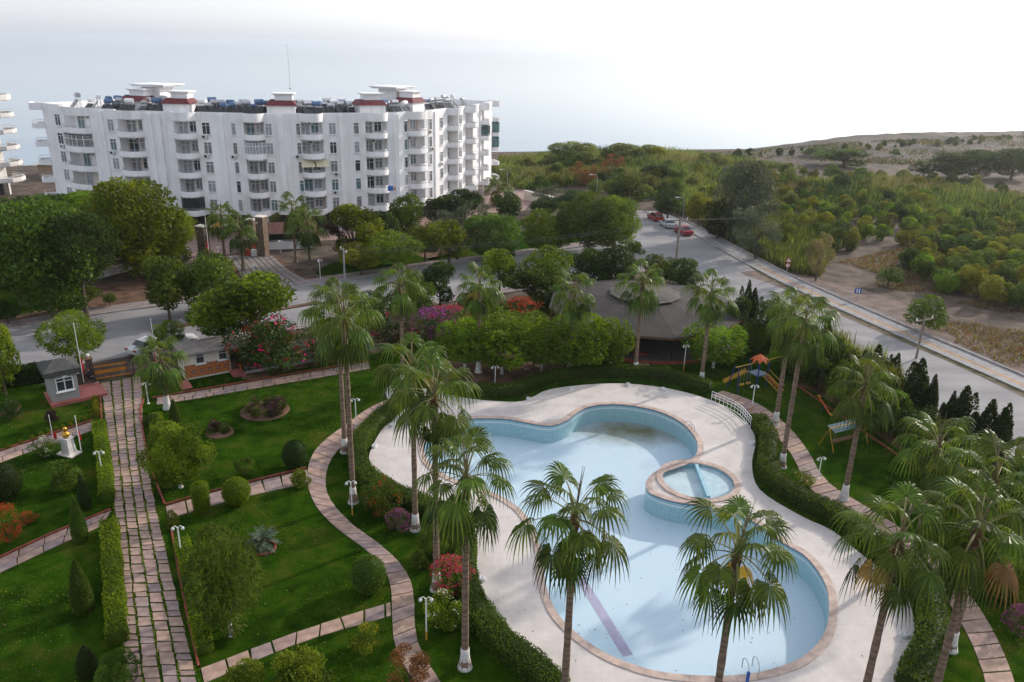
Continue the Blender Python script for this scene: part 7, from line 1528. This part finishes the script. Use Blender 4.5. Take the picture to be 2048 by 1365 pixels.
def blades(name, P_, H, W, mats_, label, mi=None, lean=0.35):
    n = len(P_); a = rng.uniform(0, 6.283, n); ln = rng.uniform(0.05, lean, n); V = np.empty((n, 6, 3)); sx, sy = -np.sin(a), np.cos(a); z0 = np.maximum(0, dune_h(P_[:, 0], P_[:, 1])) if True else 0
    for q, (t, wf) in enumerate(((0.0, 0.8), (0.55, 1.0), (1.0, 0.15))):
        x = P_[:, 0]+np.cos(a)*ln*H*t**2; y = P_[:, 1]+np.sin(a)*ln*H*t**2; z = z0+H*(t-0.12*t**3); V[:, q*2] = np.c_[x-sx*W*wf/2, y-sy*W*wf/2, z]; V[:, q*2+1] = np.c_[x+sx*W*wf/2, y+sy*W*wf/2, z]
    base = np.arange(n)[:, None]*6; Q = np.concatenate([base+np.array([0, 1, 3, 2]), base+np.array([2, 3, 5, 4])]); r = np.clip(0.5+0.35*vnoise(P_, 6, 1)+rng.normal(0, 0.2, n), 0, 1)
    me = raw_mesh(name, V.reshape(-1, 3), Q, np.repeat(r, 6), None if mi is None else np.r_[mi, mi], len(mats_)); o_ = inst(name, me, mats=[LM[k] for k in mats_]); tag(o_, label, None, None, 'stuff'); return o_
# main reed bed
P_ = scatter_px([(985, 345), (1000, 318), (1100, 312), (1300, 312), (1480, 322), (1640, 345), (1800, 375), (2060, 415), (2060, 470), (1900, 450), (1700, 430), (1560, 430), (1480, 440), (1400, 440), (1340, 425), (1280, 405), (1200, 400), (1080, 385), (1020, 375)], 62000)
k = vnoise(P_, 9, 3); keep = k > -0.45; P_ = P_[keep]; k = k[keep]; H = (1.6+1.7*np.clip(vnoise(P_, 11, 5)+0.35, 0, 1))*rng.uniform(0.7, 1.2, len(P_))
c = vnoise(P_, 7, 8)+rng.normal(0, 0.25, len(P_)); mi = np.where(c > 0.55, 1, np.where(c < -0.10, 2, 0)); mi = np.where((vnoise(P_, 16, 11)+rng.normal(0, 0.12, len(P_))) > 0.62, 3, mi)
blades('reed_bed', P_, H, rng.uniform(0.10, 0.22, len(P_)), ['reed', 'dryreed', 'dark', 'yellow'], 'wide bed of green and yellow reeds between road and dunes', mi)
# pale plume reeds
P_ = scatter_px([(1540, 372), (1660, 378), (1800, 385), (2060, 400), (2060, 440), (1800, 410), (1640, 400), (1550, 400)], 4200); P_ = P_[vnoise(P_, 8, 2) > 0.0]
blades('plume_reeds', P_, rng.uniform(1.6, 3.0, len(P_)), rng.uniform(0.12, 0.25, len(P_)), ['dryreed'], 'pale plumed reeds at the back of the field')
# understory scrub along the pavement and field
P_ = scatter_px([(1410, 462), (1500, 505), (1570, 545), (1640, 555), (1660, 520), (1700, 480), (1600, 440), (1480, 440), (1400, 440)], 15000)
blades('roadside_scrub', P_, rng.uniform(0.6, 2.2, len(P_)), rng.uniform(0.08, 0.18, len(P_)), ['broad', 'reed', 'dark'], 'tangled green scrub beside the right pavement', rng.integers(0, 3, len(P_)))
P_ = scatter_px([(1560, 545), (1700, 520), (1860, 480), (2060, 480), (2090, 768), (1945, 702), (1745, 612), (1640, 572)], 30000); kk = vnoise(P_, 4, 6)+0.5*vnoise(P_, 1.7, 2); P_ = P_[kk > 0.12]
blades('dry_grass', P_, rng.uniform(0.12, 0.5, len(P_)), rng.uniform(0.05, 0.12, len(P_)), ['dryreed', 'rust', 'reed'], 'dry grass tufts on the bare field', rng.choice(3, len(P_), p=[0.55, 0.25, 0.2]), 0.6)
P_ = scatter_px([(1000, 324), (1200, 314), (1450, 306), (1700, 286), (2060, 273), (2060, 330), (1800, 330), (1500, 318)], 26000); kk = vnoise(P_, 6, 9)+rng.normal(0, 0.3, len(P_)); P_ = P_[kk > 0.12]
blades('dune_scrub', P_, rng.uniform(0.2, 0.7, len(P_)), rng.uniform(0.2, 0.5, len(P_)), ['olive', 'dryreed', 'rust'], 'low grey scrub dotted over the dunes', rng.choice(3, len(P_), p=[0.72, 0.2, 0.08]), 0.6)
def dtree(px, top, bot, hw, yb, key, lm, lab, **kw):
    t_ = pxtree(px, top, bot, hw, yb, key, lm, lab, **kw); t_.location.z = float(dune_h(np.array([t_.location.x]), np.array([t_.location.y]))[0]); return t_
# big shrubs and trees standing out of the reeds
for px, top, bot, hw, yb, key, lm, lab in [
    (1150, 284, 330, 52, 338, 'fine0', 'reed', 'tall rounded reed thicket on the skyline, larger left one'), (1250, 288, 320, 34, 326, 'broad1', 'reed', 'reed thicket on the skyline right of the larger one'), (1300, 292, 316, 30, 322, 'broad2', 'yellow', 'yellowish thicket on the skyline'),
    (1170, 318, 366, 24, 374, 'loose0', 'rust', 'rusty brown bush among the reeds, left one'), (1225, 310, 350, 24, 360, 'loose1', 'rust', 'rusty brown bush among the reeds, right one'), (1315, 330, 360, 30, 366, 'broad0', 'dark', 'dark mound among the reeds'),
    (1488, 330, 470, 56, 486, 'fine1', 'olive', 'tall dark grey green tree beside the right pavement'), (1520, 390, 500, 46, 520, 'loose0', 'olive', 'thin grey tree against the tall dark tree'), (1440, 400, 466, 30, 478, 'broad3', 'dark', 'dark bush left of the tall dark tree'), (1400, 390, 440, 24, 455, 'broad1', 'yellow', 'yellowish bush behind the parked cars'),
    (1690, 300, 328, 52, 334, 'broad0', 'broad', 'wide green thicket alone on the dune slope'), (1640, 296, 312, 32, 316, 'shrub0', 'broad', 'left lobe of the thicket on the dune slope'), (1790, 298, 312, 10, 314, 'shrub1', 'broad', 'small round bush right of the dune thicket'),
    (1905, 306, 348, 36, 356, 'fine0', 'dark', 'dark bushy tree at the back of the field, left of three'), (1962, 304, 350, 34, 358, 'fine1', 'dark', 'dark bushy tree at the back of the field, middle of three'), (2030, 300, 350, 34, 358, 'fine2', 'dark', 'dark bushy tree at the back of the field, right of three'), (1850, 325, 350, 26, 355, 'shrub0', 'dark', 'dark low bush left of the three back trees'),
    (1640, 470, 545, 26, 562, 'loose1', 'dryreed', 'bare thin tree at the edge of the right pavement'), (1852, 596, 662, 40, 664, 'shrub0', 'broad', 'round green bush behind the right utility pole'), (1780, 535, 568, 26, 574, 'shrub1', 'broad', 'low weedy bush on the bare field')]:
    dtree(px, top, bot, hw*1.1, yb, key, lm, lab)
ORCH_DEFERRED = True
# orchard: small citrus trees in loose rows
def orchard(px, n, sizes, grp, lab, lms, mind):
    P_ = scatter_px(px, n*12); out = []
    for p in P_:
        if all(np.linalg.norm(p-q) > mind for q in out): out.append(p)
        if len(out) >= n: break
    for p in out:
        r = rng.uniform(*sizes); lm = rng.choice(list(lms), p=list(lms.values())); qx = proj((p[0], p[1], 0))[0]; zn = next(w for lim, w in ((1180, ' near the end of the white block'), (1320, ' left of the parked cars'), (1440, ' behind the parked cars'), (1600, ' around the tall dark tree'), (1760, ' above the bare thin tree'), (1900, ' mid right field'), (9000, ' towards the right picture edge')) if qx < lim)
        tree((p[0], p[1]), rng.choice(['broad0', 'broad1', 'broad2', 'broad3', 'shrub0']), r, r*0.95, lm, lab[lm]+zn, 'tree', grp, r*0.9, r*0.8, 0.09, name='citrus_tree')
lab1 = {k: 'small %s citrus tree in the overgrown orchard' % w for k, w in dict(dark='dark', broad='green', bright='bright green', yellow='yellowing').items()}
lab2 = {k: 'small %s citrus tree of the near orchard block' % w for k, w in dict(dark='dark', broad='green', bright='bright green', yellow='yellowing').items()}
orchard([(1560, 430), (1700, 425), (1900, 440), (2070, 450), (2070, 500), (1900, 492), (1720, 505), (1640, 520), (1560, 500)], 84, (1.1, 1.6), 'citrus trees of the overgrown orchard', lab1, dict(dark=0.20, broad=0.24, bright=0.28, yellow=0.28), 2.4)
orchard([(1800, 540), (1860, 515), (1960, 495), (2080, 485), (2100, 640), (1980, 610), (1880, 590)], 56, (1.3, 2.1), 'citrus trees of the near orchard block', lab2, dict(dark=0.26, broad=0.28, bright=0.26, yellow=0.20), 2.3)
orchard([(1540, 395), (1700, 390), (1900, 400), (2070, 420), (2070, 450), (1900, 440), (1700, 425), (1560, 430)], 40, (0.9, 1.7), 'bushes between orchard and reeds', {k: v.replace('small', 'low').replace('citrus tree in the overgrown orchard', 'bush between orchard and reeds') for k, v in lab1.items()}, dict(dark=0.15, broad=0.25, bright=0.25, yellow=0.35), 2.8)

th = {k: '%s thicket rising from the reed bed' % w for k, w in dict(reed='light green', broad='green', dark='dark green', yellow='yellowish', rust='rusty brown').items()}
orchard([(1010, 372), (1020, 330), (1150, 325), (1350, 322), (1500, 335), (1640, 355), (1640, 400), (1560, 425), (1420, 432), (1330, 415), (1260, 400), (1120, 385)], 120, (0.9, 2.0), 'thickets of the reed bed', th, dict(reed=0.64, broad=0.18, dark=0.04, yellow=0.12, rust=0.02), 2.9)
orchard([(1640, 350), (1800, 365), (2060, 385), (2060, 400), (1800, 395), (1650, 385)], 34, (1.0, 2.2), 'thickets of the rear field', {k: v.replace('rising from the reed bed', 'at the back of the orchard field') for k, v in th.items()}, dict(reed=0.5, broad=0.2, dark=0.2, yellow=0.1, rust=0.0), 3.2)
orchard([(1460, 312), (1600, 300), (1800, 288), (2060, 274), (2060, 285), (1800, 300), (1600, 312), (1470, 320)], 44, (0.5, 1.3), 'low bushes along the dune crest', {k: v.replace('thicket rising from the reed bed', 'low bush on the dune crest') for k, v in th.items()}, dict(reed=0.2, broad=0.35, dark=0.45, yellow=0.0, rust=0.0), 3.0)
# ------------------------------------------------------------------ sea haze: one closed box of even air
m = bpy.data.materials.new('sea_haze'); m.use_nodes = True; nn_ = m.node_tree; nn_.nodes.clear()
ho = nn_.nodes.new('ShaderNodeOutputMaterial'); pv = nn_.nodes.new('ShaderNodeVolumePrincipled')
pv.inputs['Color'].default_value = (0.97, 0.98, 0.99, 1); pv.inputs['Density'].default_value = 0.00015; pv.inputs['Anisotropy'].default_value = 0.8
nn_.links.new(pv.outputs[0], ho.inputs['Volume'])
hz = MB().box((0, 3500, 22.0), (18400, 12600, 50.0)).build('haze', m); tag(hz, kind='stuff')
SC.cycles.volume_bounces = 6
